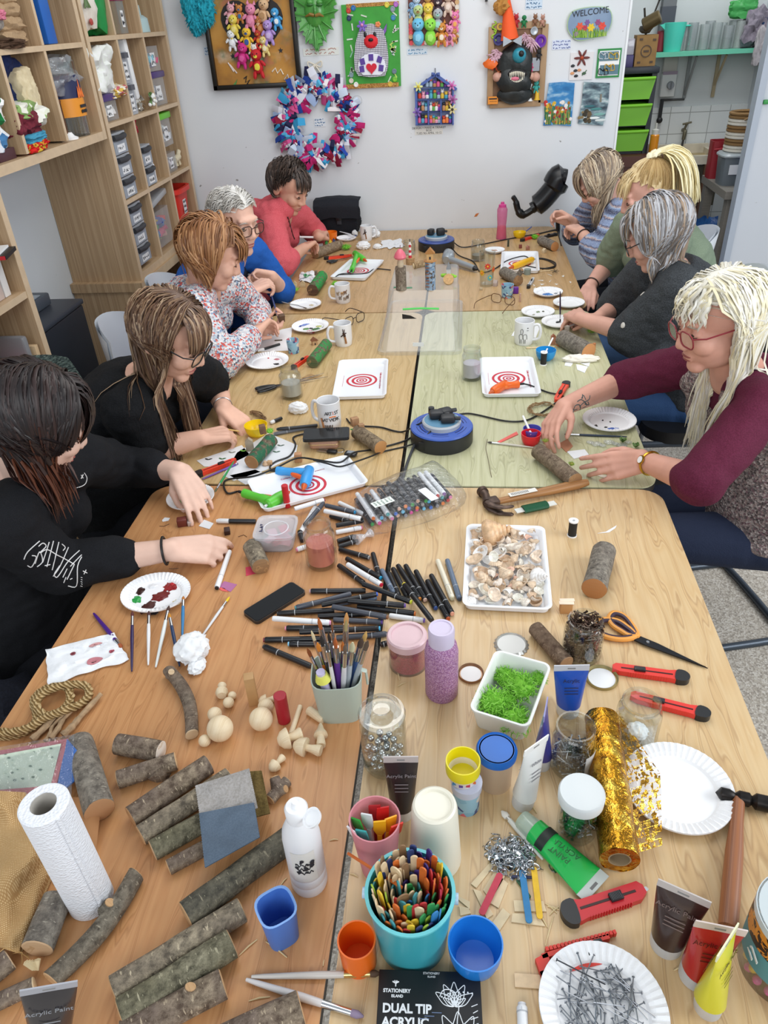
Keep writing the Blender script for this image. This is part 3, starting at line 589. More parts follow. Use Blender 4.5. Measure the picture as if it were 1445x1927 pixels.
for i in range(430):
 a=r_.random()*2*PI;o=c0+V((cos(a),0,sin(a)))*(rr+r_.uniform(-.025,.03));b_=a+r_.uniform(-1.3,1.3)+(PI if r_.random()<.22 else 0);d=V((cos(b_),-.35*r_.random(),sin(b_)));wd=r_.uniform(.009,.021);le=r_.uniform(.035,.085)
 up=V((r_.uniform(-.6,.6),-1,r_.uniform(-.6,.6)));col=r_.choice(['c22d74','b8286a','d0558f','3f9fd0','58b3dc','2b4fae','24418f','e4e4ea','d9dbe6','e9e2e6','8a1f3a','9fb6dc','c9d6ea','26284a']);pts=[o-d*.005+V((0,-.012*r_.random(),0)),o+d*le*.5+V((0,-.02*r_.random(),0)),o+d*le+V((0,.008,-.012*r_.random()))]
 g.add(tb(pts,[wd*.55,wd,wd*.9],6,True,.12,up),attr(.8,.2),None,col)
g.obj('fabric_strips',t);Q(t,'ring',tb([c0+V((cos(i*PI/12),.012,sin(i*PI/12)))*rr for i in range(24)],.012,8,*LP),mt('6d5a58'))
g=G();top=Wl(593,122,.01);CRM=mt('e4dccb',.7);[g.add(tb([c0+V((s*.006,-0,rr+.01)),top+V((s*.003,0,-.01))],.004,6,True,.3),CRM)for s in(-1,1)]
for s in(-1,1):g.add(tb(SP([top,top+V((s*.035,-.006,.015)),top+V((s*.03,-.006,-.01)),top]),.0035,5),CRM);g.add(tb([top,top+V((s*.03,-.004,-.045))],.004,5),CRM)
g.obj('hanging_bow',t)
t=tH('shadow_box','small blue house shaped shadow box filled with tiny figures','shadow box')
BL=mt('4a62a8',.6);g=G();xs=(784,806.5,830,852);ys=(165.5,187,210,233)
wb(g,783,165,853,234,.004,mt('8f9cc4',.7))
for y in ys:wb(g,782,y-1.4,854,y+1.4,.035,BL)
for x in(784,852.5):wb(g,x-1.4,165,x+1.4,234,.035,BL)
for x in xs[1:3]:wb(g,x-1,187,x+1,233,.033,BL)
for sgn,xa in((1,780),(-1,859)):o,p=Wl(xa,168,0),Wl(819.5,140,0);g.add(bx((-.006,-0,0),(.006,(p-o).length,.036)),BL,TR_(o)@FR((0,0,0),(0,-1,0),(p-o)).to_3x3().to_4x4()@MR(0,4,'Z')if False else FZ(o,V((0,-1,0)),V(((p-o).z,0,-(p-o).x))))
pxpoly(g,[(784,165),(819.5,142),(855,165)],.004,mt('8f9cc4',.7),0,(819,158));g.obj('box',t)
r_=RR(5);tc=['e8e4e4','d85a8a','4aa3c0','7a3fa0','d8b43c','2c2c34','c8432e','b8865a','5aa04a','e9a0b8','e07a3a','9fb6c8']
for(x0,x1,yb,n_)in((800,842,164,6),(786,850,186,9),(786,805,209,3),(808,829,209,4),(832,850,209,3),(786,805,232,3),(808,829,232,4),(832,850,232,3)):
 for i in range(n_):
  px=x0+(x1-x0)*(i+.5)/n_;b_=Wl(px,yb-1,.018);h_=r_.uniform(.026,.042);c,c2=r_.choice(tc),r_.choice(tc);g=G()
  g.add(lt([(0,0),(.009,0),(.01,h_*.4),(.006,h_*.6),(0,h_*.62)],10),mt(c,.5),L(b_));g.add(ico(.0085,2),mt(c2,.5),L(b_+V((0,0,h_*.78))));
  if r_.random()<.5:[g.add(ico(.004,1,(1,1,1.8)),mt(c2,.5),L(b_+V((s*.005,0,h_*.98))))for s in(-1,1)]
  g.obj('figurine',t)
g=G()
for px,py,c,c2 in((787,163,'e2e6a0','d9c23c'),(850,161,'d488c0','c0489a'),(785,211,'8a6ab8','5a3f96'),(851,206,'e0d6a0','3a3226'),(852,187,'b06aa8','8a3f7a')):[g.add(ico(.013,1,(1,.45,.3)),mt(c,.6),W_(px,py,.038)@L((.013*cos(i*1.05),.013*sin(i*1.05),0),i*1.05))for i in range(6)];g.add(ico(.008,1),mt(c2,.6),W_(px,py,.043))
g.obj('flowers',t);g=G();[g.add(lt([(0,0),(.012,0),(0,.03)],4),BL,W_(819.5+s*5,140,.03)@L((0,0,0),s*.9,PI/2*0))for s in(-1,1)];g.add(tb([Wl(819,137,.01),Wl(819,128,.004)],.0025,6),ST);g.obj('hook',t)
t=tH('collage_board','brown collage board with a black toothy clay monster and an orange cone hat','picture')
g=G();cx,fw,fh=wb(g,921,45,1026,197,.015,mt('8a6a50',.7,var=.25));g.obj('backing_board',t)
g=G();[g.add(box(a[2],a[3],.026,.002,c=(a[0],a[1],0)),mt('a98a68',.6),cx)for a in((-fw/2,0,.03,fh),(fw/2,0,.03,fh),(0,-fh/2,fw,.03),(0,fh/2,fw,.03))];g.obj('frame',t)
MB=mt('232829',.4,var=.4,vs=12,bump=.4,bs=60);g=G().add(ico(.085,3,(1,1,.5),.25,16,2),MB,W_(970,120,.04));g.add(ico(.085,3,(1,.85,.5),.2,16,5),MB,W_(968,152,.045));g.add(ico(.085,3,(1.05,.6,.5),.2,16,8),MB,W_(969,176,.03));g.obj('monster_body',t)
Q(t,'mouth',ico(.05,3,(1,.55,.3)),mt('120d10'),W_(973,140,.072));g=G()
for i in range(9):
 a=-1+2*i/8;g.add(lt([(0,0),(.0045,0),(0,.026+.006*(i%2))],6),mt('e9e4d2'),W_(973+a*13,134+3*(a*a),.09)@L((0,0,0),0,PI/2));g.add(lt([(0,0),(.0035,0),(0,.014)],6),mt('e9e4d2'),W_(972+a*11,155-5*a*a,.088)@L((0,0,0),0,-PI/2))
g.obj('teeth',t);Q(t,'tongue',ico(.018,2,(1.2,.5,.4)),mt('d8708a'),W_(969,148,.088))
g=G().add(ico(.034,3),mt('2f92a8',.3),W_(977,104,.08));g.add(ico(.014,2),BK,W_(981,101,.11));g.obj('eye',t)
Q(t,'cone_hat',lt([(0,0),(.044,0),(.042,.01),(.008,.2),(0,.205)],24),mt('ee5a22',.7),W_(959,74,.05)@L((0,0,0),.12,-PI/2));Q(t,'pompom',ico(.036,3,(1,1,1),.5,60),mt('b5803c',.9,bump=.6,bs=200),W_(944,13,.05))
PF=mt('d9b6c4',.9)
g=G();r_=RR(9)
for bx_,by_ in((938,100),(1000,80),(990,70),(930,108)):
 for i in range(34):a=r_.random()*6.28;s_=r_.uniform(4,16);g.add(tb(SP([Wl(bx_,by_,.03),Wl(bx_+s_*cos(a)*.6,by_+s_*sin(a)*.6,.05),Wl(bx_+s_*cos(a)*1.1,by_+s_*sin(a)+5,.035)],3),[.003]*6+[.001],4),PF)
g.obj('pink_fur',t);g=G()
for s in(-1,1):g.add(pr_([(0,0),(s*.045,.022),(s*.045,-.022)][::s],.012),ST,W_(964,77,.09))
g.obj('bow_tie',t)
for nm,px,py,c,s in(('toy_figure',962,28,'2d3440',.02),('toy_figure',971,36,'b3242f',.03),('toy_figure',986,37,'1f7a48',.028),('toy_figure',1007,35,'8a6248',.026),('toy_figure',1021,36,'b98a78',.026),('toy_figure',999,124,'d8487a',.022),('toy_figure',931,117,'b0402c',.03),('toy_figure',938,140,'c06a40',.024),('toy_figure',1009,160,'3fa8a0',.03),('toy_figure',966,178,'e0428a',.022),('toy_figure',972,180,'e0428a',.02),('toy_figure',1014,100,'2a2a2e',.026)):g=G();ph_(g,px,py,s,c,c,R.choice(['round','point','none']),.03);g.obj(nm,t)
g=G().add(lt([(0,.004),(.012,.004),(.018,.012),(.026,.012),(.026,0)],20),mt('3d3a78',.3),W_(938,74,.022));g.add(lt([(0,.004),(.012,.004),(.02,.012),(.028,.012),(.028,0)],20),mt('6a2fa0',.3),W_(1017,77,.022));g.add(lt([(0,.004),(.01,.006),(.018,.006),(.018,0)],16),ST,W_(1005,58,.022));g.add(lt([(.008,0),(.016,0),(.016,.008),(.008,.008),(.008,0)],16),mt('d9b23c'),W_(941,50,.022));g.obj('buttons',t)
g=G();wb(g,918,181,937,196,.012,mt('e8902c'),.03);wb(g,920,184,935,187,.013,BK,.031);wb(g,921,190,935,191,.013,BK,.031);g.obj('barrier_sign',t)
Q(t,'orange_charm',ico(.03,2,(1.1,.8,.6),.7,40),mt('e86a1f'),W_(922,120,.04));Q(t,'tiny_goblet',lt([(0,0),(.014,0),(.012,.004),(.003,.02),(.003,.06),(.01,.075),(0,.08)],12),mt('e6e8ea',.3),W_(997,190,.03)@L((0,0,0),0,-PI/2))
Q(t,'traffic_cone',lt([(0,0),(.016,0),(.012,.006),(.009,.04),(0,.05)],10),mt('dcae28'),W_(1010,188,.03)@L((0,0,0),0,-PI/2));g=G();wb(g,998,108,1016,134,.006,ST,.02);g.obj('metal_panel',t)
for s,px in((-1,935),(1,1008)):g=G().add(tb([Wl(972+s*26,143,.05),Wl(px,146,.05)],[.018,.014],10),mt('c99a88'));g.add(ico(.022,2),mt('c99a88'),W_(px,145,.05));g.obj('doll_arm',t)
g=G()
for px,py in((930,48),(929,66)):g.add(tb(SP([Wl(px+4*sin(i*1.3),py-8+3*i,.03)for i in range(8)],4),.003,5),mt('9fce3c'))
g.obj('green_coil',t)
t=tH('welcome_plaque','rounded blue plaque lettered WELCOME above painted meadow flowers','plaque')
n=N('painted_plaque');n.set(.4);co=n.co();n.base(n.ramp(n.noise(co,8,3),[(.3,'6f86a4'),(.7,'8aa0bc')]))
o=Wl(1109,45);pp=[(1069,60),(1067,42),(1074,24),(1090,16),(1120,12),(1143,15),(1151,28),(1149,48),(1138,64),(1112,73),(1085,76)]
sp=SP([(a,b,0)for a,b in pp],4,True);g=G();pxpoly(g,[(p.x,p.y)for p in sp],.012,mt('a8c49a'),.002,(1109,45));g.obj('rim',t);g=G();pxpoly(g,[(1109+(p.x-1109)*.965,45+(p.y-45)*.95)for p in sp],.013,n.m,.002,(1109,45));g.obj('plaque_face',t)
Q(t,'lettering',text('WELCOME',.036),INK,W_(1111,23,.0165)@MR(.08,4,'Z'))
g=G();r_=RR(4)
for i in range(120):px=r_.uniform(1078,1141);g.add(tb([Wl(px,71-.12*max(0,px-1112),.0155),Wl(px+r_.uniform(-3,3),60-8*r_.random(),.0165)],[.002,.0008],4),mt(r_.choice(['8fb84a','6d9a3c','b4cf6a'])))
g.obj('painted_grass',t);g=G()
for px,py,c,s in((1091,50,'e05a3a',.016),(1101,53,'b8324a',.012),(1112,52,'e6c62c',.016),(1105,42,'7a5a9a',.011),(1125,42,'9a4a78',.012),(1133,49,'e04a3c',.016),(1084,64,'9a5ab0',.011)):[g.add(ico(s*.7,1,(1,.6,.2)),mt(c,.6),W_(px,py,.016)@L((s*.55*cos(i*1.05),s*.55*sin(i*1.05),0),i*1.05))for i in range(6)]
g.obj('painted_flowers',t)
t=tH('small_picture','white squared card with a dark red paper flower and black leaf cuttings','picture')
g=G();cx,fw,fh=wb(g,1070,97,1118,151,.006,mt('e2e0e2',.6));[g.add(box(fw*.96,.001,.0005,0,c=(0,-fh/2+fh*i/12,.0065)),mt('b8a8b8'))for i in range(1,12)];g.obj('card',t)
g=G();[g.add(ico(.022,1,(1,.3,.2)),mt('6a2622'),W_(1095,109,.009)@L((.02*cos(i*1.05),.02*sin(i*1.05),0),i*1.05))for i in range(6)];g.add(ico(.01,1),mt('b84a2c'),W_(1095,109,.011));g.obj('paper_flower',t)
g=G();[g.add(ico(.012,1,(1,.6,.3),.4),mt(c,.5),W_(px,py,.008))for px,py,c in((1078,124,'22242a'),(1083,133,'2b2c30'),(1077,138,'d99a6a'),(1090,132,'cf8f66'),(1084,143,'22242a'),(1099,138,'3a5a3c'))];g.add(tb([Wl(1095,142,.008),Wl(1104,132,.008)],.002),mt('3a6a3c'));g.obj('cuttings',t)
t=tH('small_picture','green edged white card with two grey blue wire flower panels','picture')
g=G();wb(g,1120,90,1170,147,.006,mt('2e8a48',.6));wb(g,1124,94,1167,143,.008,WT);g.obj('card',t)
for a,b in((96,115),(121,141)):g=G();wb(g,1127,a,1164,b,.01,mt('5c7f8e'));g.obj('panel',t)
g=G();[g.add(tb(SP([Wl(px,py,.012),Wl(px+s*7,py-5,.016),Wl(px+s*9,py+5,.014),Wl(px+s*2,py+7,.012)]),.0018,4),mt(c,.4))for px,py,c in((1155,104,'d9b83c'),(1147,126,'e0b02c'),(1135,134,'20242c'),(1136,104,'cfd6dc'))for s in(-1,.3,1)];g.obj('wire_flowers',t)
t=tH('felted_picture','unframed felted picture of red poppies under a blue sky','picture')
n=N('felt');n.set(.9);co=n.co((1,1,1));n.base(n.ramp(n.noise(n.co((1,1,2.2)),14,4),[(.3,'2f6fa8'),(.5,'3f86c0'),(.66,'9fc4dc')]));feltA=n.m
o=Wl(1052,196);g=G();pxpoly(g,[(1033,156),(1060,154),(1081,156),(1078,195),(1074,237),(1048,235),(1022,236),(1027,195)],.008,feltA,.003,(1052,196));g.obj('felt_sheet',t)
g=G();r_=RR(8)
for i in range(130):px=r_.uniform(1025,1073);y1=r_.uniform(196,225);g.add(tb([Wl(px,min(234,y1+22),.0115),Wl(px+r_.uniform(-3,3),y1,.0125)],[.003,.0015],4),mt(r_.choice(['3f7a4c','5a8f5a','2f6a4c','8aa86a','c8b45a']),.9))
g.obj('felt_stems',t);g=G();[g.add(ico(r_.uniform(.006,.012),1,(1,1,.3)),mt(r_.choice(['b52c2c','c83a34','d8b03c','8f2a3a','e9e4e0','a8742c']),.9),W_(r_.uniform(1026,1074),r_.uniform(192,233),.012))for i in range(60)];g.obj('felt_flowers',t)
t=tH('felted_picture','unframed felted picture of a stormy grey sea and cliffs','picture')
n=N('felt');n.set(.9);a=n.noise(n.co((1,1,2.5)),18,5);n.base(n.ramp(a,[(.28,'2f3842'),(.45,'5a6c78'),(.58,'8fa8ae'),(.72,'dfe4e6')]));g=G();pxpoly(g,[(1098,154),(1120,155),(1147,156),(1144,195),(1134,236),(1110,234),(1087,232),(1094,195)],.008,n.m,.003,(1117,195));g.obj('felt_sheet',t)
g=G().add(tb([Wl(1130,192,.012),Wl(1131,177,.012)],.005,6),mt('8a8478'));[g.add(ico(r_.uniform(.006,.012),1,(1.2,1,.3),.4),mt(r_.choice(['6a5a42','4f4636','8a7752','3c382e']),.9),W_(r_.uniform(1090,1112),r_.uniform(208,231),.011))for i in range(22)];[g.add(ico(.014,1,(2.4,.5,.3),.3),mt(c,.9),W_(px,py,.011))for px,py,c in((1122,205,'4f8a8a'),(1128,215,'7fb0aa'),(1118,222,'e6ecec'),(1110,200,'3f6f78'),(1130,226,'d9e2e2'))];g.obj('felt_coast',t)
def note(lab,x0,y0,x1,y1,c,ink,seed,rows):
 t_=tH('handwritten_note',lab,'note',L());g_=G();cx_,w__,h__=wb(g_,x0,y0,x1,y1,.001,mt(c,.7),.001);g_.obj('paper',t_);g_=G();scrib(g_,w__,h__,rows,mt(ink,.6),seed,cx_@TR_((0,0,.0012)),.0013);g_.obj('writing',t_);return t_
note('small pale blue note in blue ink left of the black framed painting',385,87,411,105,'cfdbe8','3d78a8',1,3);note('wide cream note with red and green ink under the green leaf face',571,88,637,106,'dfe2de','b0604c',2,2)
note('small white note in blue ink inside the rag wreath',592,222,612,239,'dde3ea','3d78a8',3,3);note('pale blue note below the pastel toy board',766,90,804,104,'d2dfec','3f8fb8',4,2)
note('blue note at the top edge above the monster collage',988,-6,1021,18,'cbdcec','2f6f9e',5,3);note('pale blue note in purple ink below the welcome plaque',1038,74,1074,94,'d4dcee','4a5ba0',6,3)
t=tH('handwritten_note','cream note about a trinket box under the blue shadow box','note');g=G();wb(g,781,237,833,254,.001,mt('e2e0da',.7),.001);g.obj('paper',t)
g=G();[g.add(text(s_,.0145,.0002),INK,W_(807,y,.0022))for s_,y in(('DESIGN + MAKE A TRINKET',240.5),('BOX',245.5),('TUES 9th APRIL 10-12',250.5))];g.obj('writing',t)
TEAL=mt('1f9fb4',.95,var=.3,vs=60,bump=.8,bs=180);g=G()
for px,py,rx,rz in((367,28,.045,.085),(384,14,.05,.08),(360,8,.05,.08)):g.add(ico(1,4,(rx,.05,rz),.3,60,px),TEAL,L(Wl(px,py,.06)))
r_=RR(6)
for px,py,rx,rz in((367,28,.045,.085),(384,14,.05,.08)):
 for i in range(150):d=V((r_.gauss(0,1),r_.gauss(0,1),r_.gauss(0,1))).normalized();p=Wl(px,py,.06)+V((d.x*rx,d.y*.05,d.z*rz));g.add(tb([p,p+d*.012+V((0,0,-.006))],[.003,.0006],4),TEAL)
so(g,'fluffy_toy','shaggy turquoise toy hanging at the top of the wall by the shelf','toy')
g=G().add(box(.012,.03,.02),mt('1a1a1c'),L(Wl(915,3,.015)));so(g,'wall_hook','tiny black hook at the top of the wall left of the monster collage','hook')
g=G();[g.add(tb([Wl(672+9*cos(i*PI/10),189+9*sin(i*PI/10),.0008),Wl(672+9*cos(i*PI/10+.18),189+9*sin(i*PI/10+.18),.0008)],.001,4),mt('a9adb2'))for i in range(20)];so(g,'pencil_mark','faint dashed pencil circle on the wall below the green canvas','mark')
g=G().add(pr_([(-.012,-.008),(.004,-.006),(.016,.012),(-.002,.008)],.001),mt('c9763c'),W_(896,405,.0005));so(g,'paint_mark','small orange paint smear on the wall above the table','mark')
# alcove
YA=4
def A(px,py,y=YA):return on(px,py,1,y)
g=G();a,b=A(1229,104,3.82),1.978;g.add(bx((a.x,3.8,a.z-.012),(b,YA-.001,a.z+.012)),mt('6cc4a4'));so(g,'wall_shelf','long mint green shelf in the alcove holding jars','shelf');SZ=a.z+.0125
for px in(1298,1352):
 g=G();x=A(px,110).x;g.add(tb([(x,3.84,SZ-.03),(x,YA-.012,SZ-.2 if px>1320 else SZ-.25)],.008,6),mt('a89878' if px>1320 else '8a8d8c',.6));g.add(box(.02,.012,.24,c=(x,YA-.008,SZ-.27)),mt('a89878' if px>1320 else '8a8d8c',.6));so(g,'shelf_bracket','%s bracket under the mint shelf'%('wooden' if px>1320 else 'grey metal'),'bracket')
r_=RR(21)
for i,px in enumerate(range(1276,1410,11)):
 x=A(px,95,3.88).x;h_=r_.uniform(.12,.15);g=G().add(cup(.028,.03,h_,.002,20),cl(r_.choice(['cfd6d4','d6dcd8','c6cccc']),.25,.1,haze=.3));g.add(cyl(.026,h_*.5*r_.random()+.005,14),mt(r_.choice(['6a6c5c','8a8f8a','4c5a4a','7a4a3a','55606a']),.6),L((0,0,.003)));
 so(g,'glass_jar','used glass jar in the row on the mint alcove shelf','jar',L((x,3.88+.03*(i%2),SZ)),'jars on the alcove shelf')
t=tH('plastic_jug','turquoise plastic jug on the left end of the mint shelf','jug',L((A(1263,100,3.87).x,3.87,SZ)));MJ=mt('4fd0b8',.35);g=G().add(cup(.05,.066,.15,.003,28),MJ);g.add(pr_([(-.09,.14),(-.05,.15),(-.055,.11)],.03,-.015),MJ,L((0,0,0),0,PI/2));g.obj('body',t);Q(t,'handle',tb([(.06,0,.13),(.1,0,.13),(.1,0,.05),(.096,0,.03)],.011,8,True,.6),MJ)
g=G().add(cyl(.026,.11,16,.004),mt('8a2a34'),L((A(1240,98,3.9).x,3.9,SZ)));so(g,'bottle','dark red container behind the turquoise jug','bottle')
clm('folded_cloth','grey mauve cloth heap at the right end of the mint shelf','fabric',(A(1415,90,3.88).x,3.88,SZ),.17,.16,.2,ct('8f8690','7d7580',60),51,nz=.4)
clm('folded_cloth','pale grey rag hanging over the right end of the mint shelf','fabric',(A(1424,118,3.79).x,3.775,SZ-.09),.07,.06,.2,ct('b9b2b4','a8a2a4',60),52)
clm('plastic_bag','green plastic bag on top of the cloth heap','bag',(A(1408,30,3.88).x-.04,3.88,SZ+.15),.14,.06,.1,mt('3f9a4c'),53);clm('folded_cloth','dark blue cloth behind the grey rag on the mint shelf','fabric',(1.94,3.86,SZ+.06),.07,.1,.1,ct('2c4468','22385a'),54)
t=tH('drawer_tower','black drawer tower with bright green drawers in the alcove','drawers');fy=3.5;xa,xb=1,A(1238,128,fy).x;zt=A(1238,130,fy).z;zb=A(1215,285,fy).z-.012;DK=mt('22262e')
g=G().add(box(xb-xa+.02,.3,.035,.006,c=((xa+xb)/2,fy+.14,zt-.02)),DK);[g.add(bx((x0,fy+.01,zb),(x0+.03,fy+.28,zt-.02)),DK)for x0 in(xa-.005,xb-.025)];g.add(bx((xa,fy+.25,zb),(xb,fy+.28,zt-.02)),DK);[g.add(bx((xa,fy+.02,zb+(zt-zb)*i/3),(xb,fy+.27,zb+(zt-zb)*i/3+.014)),DK)for i in range(3)];g.obj('frame',t)
GR=mt('7bbf2e',.35)
for i in range(3):
 z0=zb+(zt-.03-zb)*i/3+.018;h_=(zt-zb)/3-.035;g=G().add(pr_([(-.135,h_),(.135,h_),(.11,0),(-.11,0)][::-1],.24),GR,M(((1,0,0,(xa+xb)/2),(0,0,1,fy-.005),(0,1,0,z0),(0,0,0,1))));d=g.obj('drawer',t)
 g=G().add(tb([((xa+xb)/2+.13*sin(a*.5),fy-.012-.014*cos(a*.5),z0+h_-.006)for a in(-2.8,-1.5,0,1.5,2.8)],.009,8),GR);g.obj('handle',d)
g=G().add(bx((.75,3.42,zb-.06),(A(1240,288,3.45).x+.03,3.86,zb)),mt('5a3226',.35));[g.add(bx((x0,3.44,0),(x0+.05,3.49,zb-.06)),mt('4a2a20'))for x0 in(.78,1.3)];g.add(bx((.78,3.44,zb-.14),(1.32,3.47,zb-.06)),mt('5a3226',.35));so(g,'side_table','dark red brown wooden table under the drawer tower','table')
TT=zt+0;bp=A(1211,118,3.58)
t=tH('card_box','brown printed cardboard box standing on the drawer tower','box',L((bp.x,3.6,TT)));Q(t,'carton',box(.12,.1,.17),mt('94703f',.7,var=.15));g=G().add(lt([(.026,0),(.031,0),(.031,.001),(.026,.001),(.026,0)],20),mt('4a3420'),FZ((0,-.051,.09),(0,-1,0)));g.add(box(.03,.002,.01,c=(0,-.051,.085)),mt('4a3420'));[g.add(box(.018,.002,.01,c=(x,-.051,z)),mt('4a3420'))for x,z in((-.035,.145),(.04,.14),(-.035,.03),(.036,.03))];g.obj('print',t)
bt('storage_box','purple box on the drawer tower left of the brown carton','box',(bp.x-.12,3.58,TT),.1,.1,.075,mt('3a3060'));bt('storage_box','clear lidded box on top of the purple box','box',(bp.x-.115,3.58,TT+.076),.085,.09,.08,cl('c9c3cc',.2,.1,haze=.5))
g=G().add(cyl(.036,.1,18,.006),mt('6a5a3c',.35,.6),FZ((bp.x-.03,3.58,TT+.215),(1,-.3,.5)));so(g,'tin_can','old brass coloured tin lying on the brown carton','can');g=G().add(tb([(bp.x,3.62,TT+.17),(bp.x-.03,3.6,TT+.3)],.006),mt('3a352e'));g.add(tb([(bp.x,3.62,TT+.17),(bp.x+.05,3.6,TT+.34)],.005),mt('3a352e'));g.add(ico(.014,2),mt('3a352e'),L((bp.x+.05,3.6,TT+.345)));g.add(ico(.04,2,(1,1,.6),.4),mt('4a4438'),L((bp.x-.005,3.6,TT+.2)));so(g,'old_tools','tangled dark old tools on top of the brown carton','tools')
t=tH('pump_bottle','orange liquid bottle standing beside the green drawers','bottle',L((A(1229,280,3.47).x,3.47,zb)));Q(t,'body',cyl(.026,.11,20,.006),mt('d88a1c',.25));Q(t,'cap',lt([(.02,.11),(.02,.135),(.006,.14),(.006,.17),(0,.17)],14),mt('c9c6bc'))
t=tH('isolator_switch','grey electrical isolator switch with a round knob on the alcove wall','switch');o=A(1256,160,3.97)
g=G().add(box(.09,.045,.13,.006,c=(o.x,3.965,o.z-.065)),mt('d2d3cf'));g.add(box(.085,.03,.1,.004,c=(o.x,3.975,o.z+.07)),mt('c6c2b8'));g.obj('housing',t);g=G().add(lt([(0,.02),(.02,.02),(.024,0)],20),mt('8c9094'),FZ((o.x+.012,3.942,o.z+0),(0,-1,0)));g.add(box(.008,.01,.044,0,c=(o.x+.012,3.92,o.z-.022)),mt('6c7074'));g.obj('knob',t);Q(t,'label_strip',box(.09,.002,.018,c=(o.x,3.941,o.z+.06)),mt('9a8a98'))
g=G().add(tb([(o.x-.02,3.97,o.z-.08),(o.x-.02,3.97,o.z-.19)],.012,8),mt('2c2c2c'));g.add(tb([(o.x-.03,3.975,o.z-.085),(o.x+.12,3.975,o.z-.085)],.007,8),mt('3a3a3a'));g.add(ico(.02,2,(1,.7,1)),mt('1f1f1f'),L((o.x-.02,3.965,o.z-.2)));so(g,'pipe','short dark pipe and conduit below the isolator switch','pipe')
g=G();x0=A(1252,40).x;g.add(bx((x0-.04,3.94,SZ+.014),(x0+.04,3.998,2.6)),mt('6c6e70',.6));g.add(bx((x0-.042,3.938,A(1255,30).z-.04),(x0+.042,3.999,A(1255,30).z+.05)),mt('4a4d55',.6));so(g,'service_duct','grey vertical duct running up the alcove wall above the shelf','duct')
t=tH('tap','old brass and iron tap on the tiled alcove wall','tap');o=A(1286,245,3.97);BR=mt('6a6450',.4,.6);g=G().add(tb(SP([(o.x,3.985,o.z),(o.x,3.93,o.z),(o.x-.004,3.92,o.z-.05)]),.012,10),BR);g.add(tb([(o.x-.004,3.92,o.z-.05),(o.x-.008,3.92,o.z-.1)],.007,8),mt('3a3a38'));g.obj('spout',t);g=G().add(tb([(o.x-.006,3.94,o.z),(o.x+.008,3.935,o.z+.045)],.008),BR);g.add(tb([(o.x-.02,3.935,o.z+.04),(o.x+.035,3.935,o.z+.05)],.006),BR);g.obj('handle',t)
t=tH('butler_sink','shallow stained cream sink below the tap','sink');a,b=A(1240,300,3.6),A(1340,304,3.6);x0,x1=a.x-.03,b.x+.06;zt2=a.z+.012;CS=mt('cfc6b2',.5,var=.2,vs=12)
g=G();[g.add(bx(*q),CS)for q in(((x0,3.6,zt2-.05),(x1,3.63,zt2)),((x0,3.94,zt2-.05),(x1,3.97,zt2+.02)),((x0,3.63,zt2-.05),(x0+.03,3.94,zt2)),((x1-.03,3.63,zt2-.05),(x1,3.94,zt2)))];g.add(bx((x0+.03,3.63,zt2-.05),(x1-.03,3.94,zt2-.035)),mt('a8946c',.6,var=.3,vs=10));g.obj('basin',t)
g=G().add(bx((x0,3.62,zt2-.3),(x1,3.64,zt2-.06)),mt('4f4a3c',.8));[g.add(bx((x,3.6,0),(x+.05,3.65,zt2-.05)),mt('6a4a34',.7))for x in(x0+.1,x1-.1)];g.obj('support',t)
t=tH('workbench','weathered grey wooden bench on the right of the alcove','bench');q=A(1322,330,3.35);bz=q.z;GW=wood('8f8a82','7d7870','6a655c',30,1,.8,3,'Y',9)
Q(t,'benchtop',bx((q.x,2.86,bz-.04),(1.96,3.36,bz)),GW)
for lx,ly in((q.x+.01,3.28),(q.x+.03,2.9),(1.9,3.28),(1.9,2.9)):Q(t,'leg',bx((lx,ly,0),(lx+.05,ly+.06,bz-.04)),GW)
Q(t,'lower_shelf',bx((q.x+.02,2.96,.2),(1.9,3.3,.23)),GW)
RD=mt('9a2630');t=tH('plastic_crate','dark red plastic crate at the back of the grey bench','crate',L((q.x+.05,3.28,bz)));Q(t,'body',cup(.05,.054,.2,.004,24,.005,7),RD);Q(t,'handle',tb([(-.05,-.07,.16),(0,-.075,.165),(.05,-.07,.16)],.006),RD)
t=tH('storage_box','grey lidded storage box with white label on the bench','box',L((q.x+.085,3.09,bz)));Q(t,'body',cup(.072,.082,.15,.004,24,.005,6),mt('6c747a',.3));Q(t,'lid',lt([(0,.165),(.08,.165),(.09,.155),(.09,.148),(0,.148)],24,6),mt('a4abae',.35));Q(t,'label',box(.05,.002,.05,c=(-.02,-.081,.06)),LAB)
t=tH('woven_basket','striped brown and white woven basket on the grey lidded box','basket',L((q.x+.115,3.12,bz+.166)));g=G()
for i in range(12):a=i*.0165;g.add(lt([(.086,a),(.094,a+.004),(.094,a+.012),(.086,a+.0165),(.08,a+.008),(.086,a)],30),mt('8a6a42' if i in(2,3,6,7,10,11)else 'd9d4c8',.9,bump=.6,bs=160))
g.add(cyl(.085,.004),mt('d9d4c8',.9));g.obj('weave',t);Q(t,'handle',tb([(-.04,-.094,.165),(-.02,-.1,.175),(0,-.1,.175),(.02,-.094,.165)],.005),mt('8a6a42'))
bt('plastic_tub','deep blue plastic tub at the front of the grey bench','tub',(q.x+.16,2.93,bz),.1,.12,.16,mt('2647a0',.35),b=.01)
for i,(dx,dy,dz,lab)in enumerate(((.1,3.1,.232,'lime green and black caddy, upper of two under the bench'),(.06,2.95,0,'lime green and black caddy standing on the floor under the bench'))):
 t=tH('caddy',lab,'caddy',L((q.x+dx,dy,dz)));Q(t,'body',cup(.07,.09,.17,.005,24,.005,5),mt('86c82c',.35));Q(t,'contents',ico(.075,2,(1,1,.5),.2),BK,L((0,0,.15)))
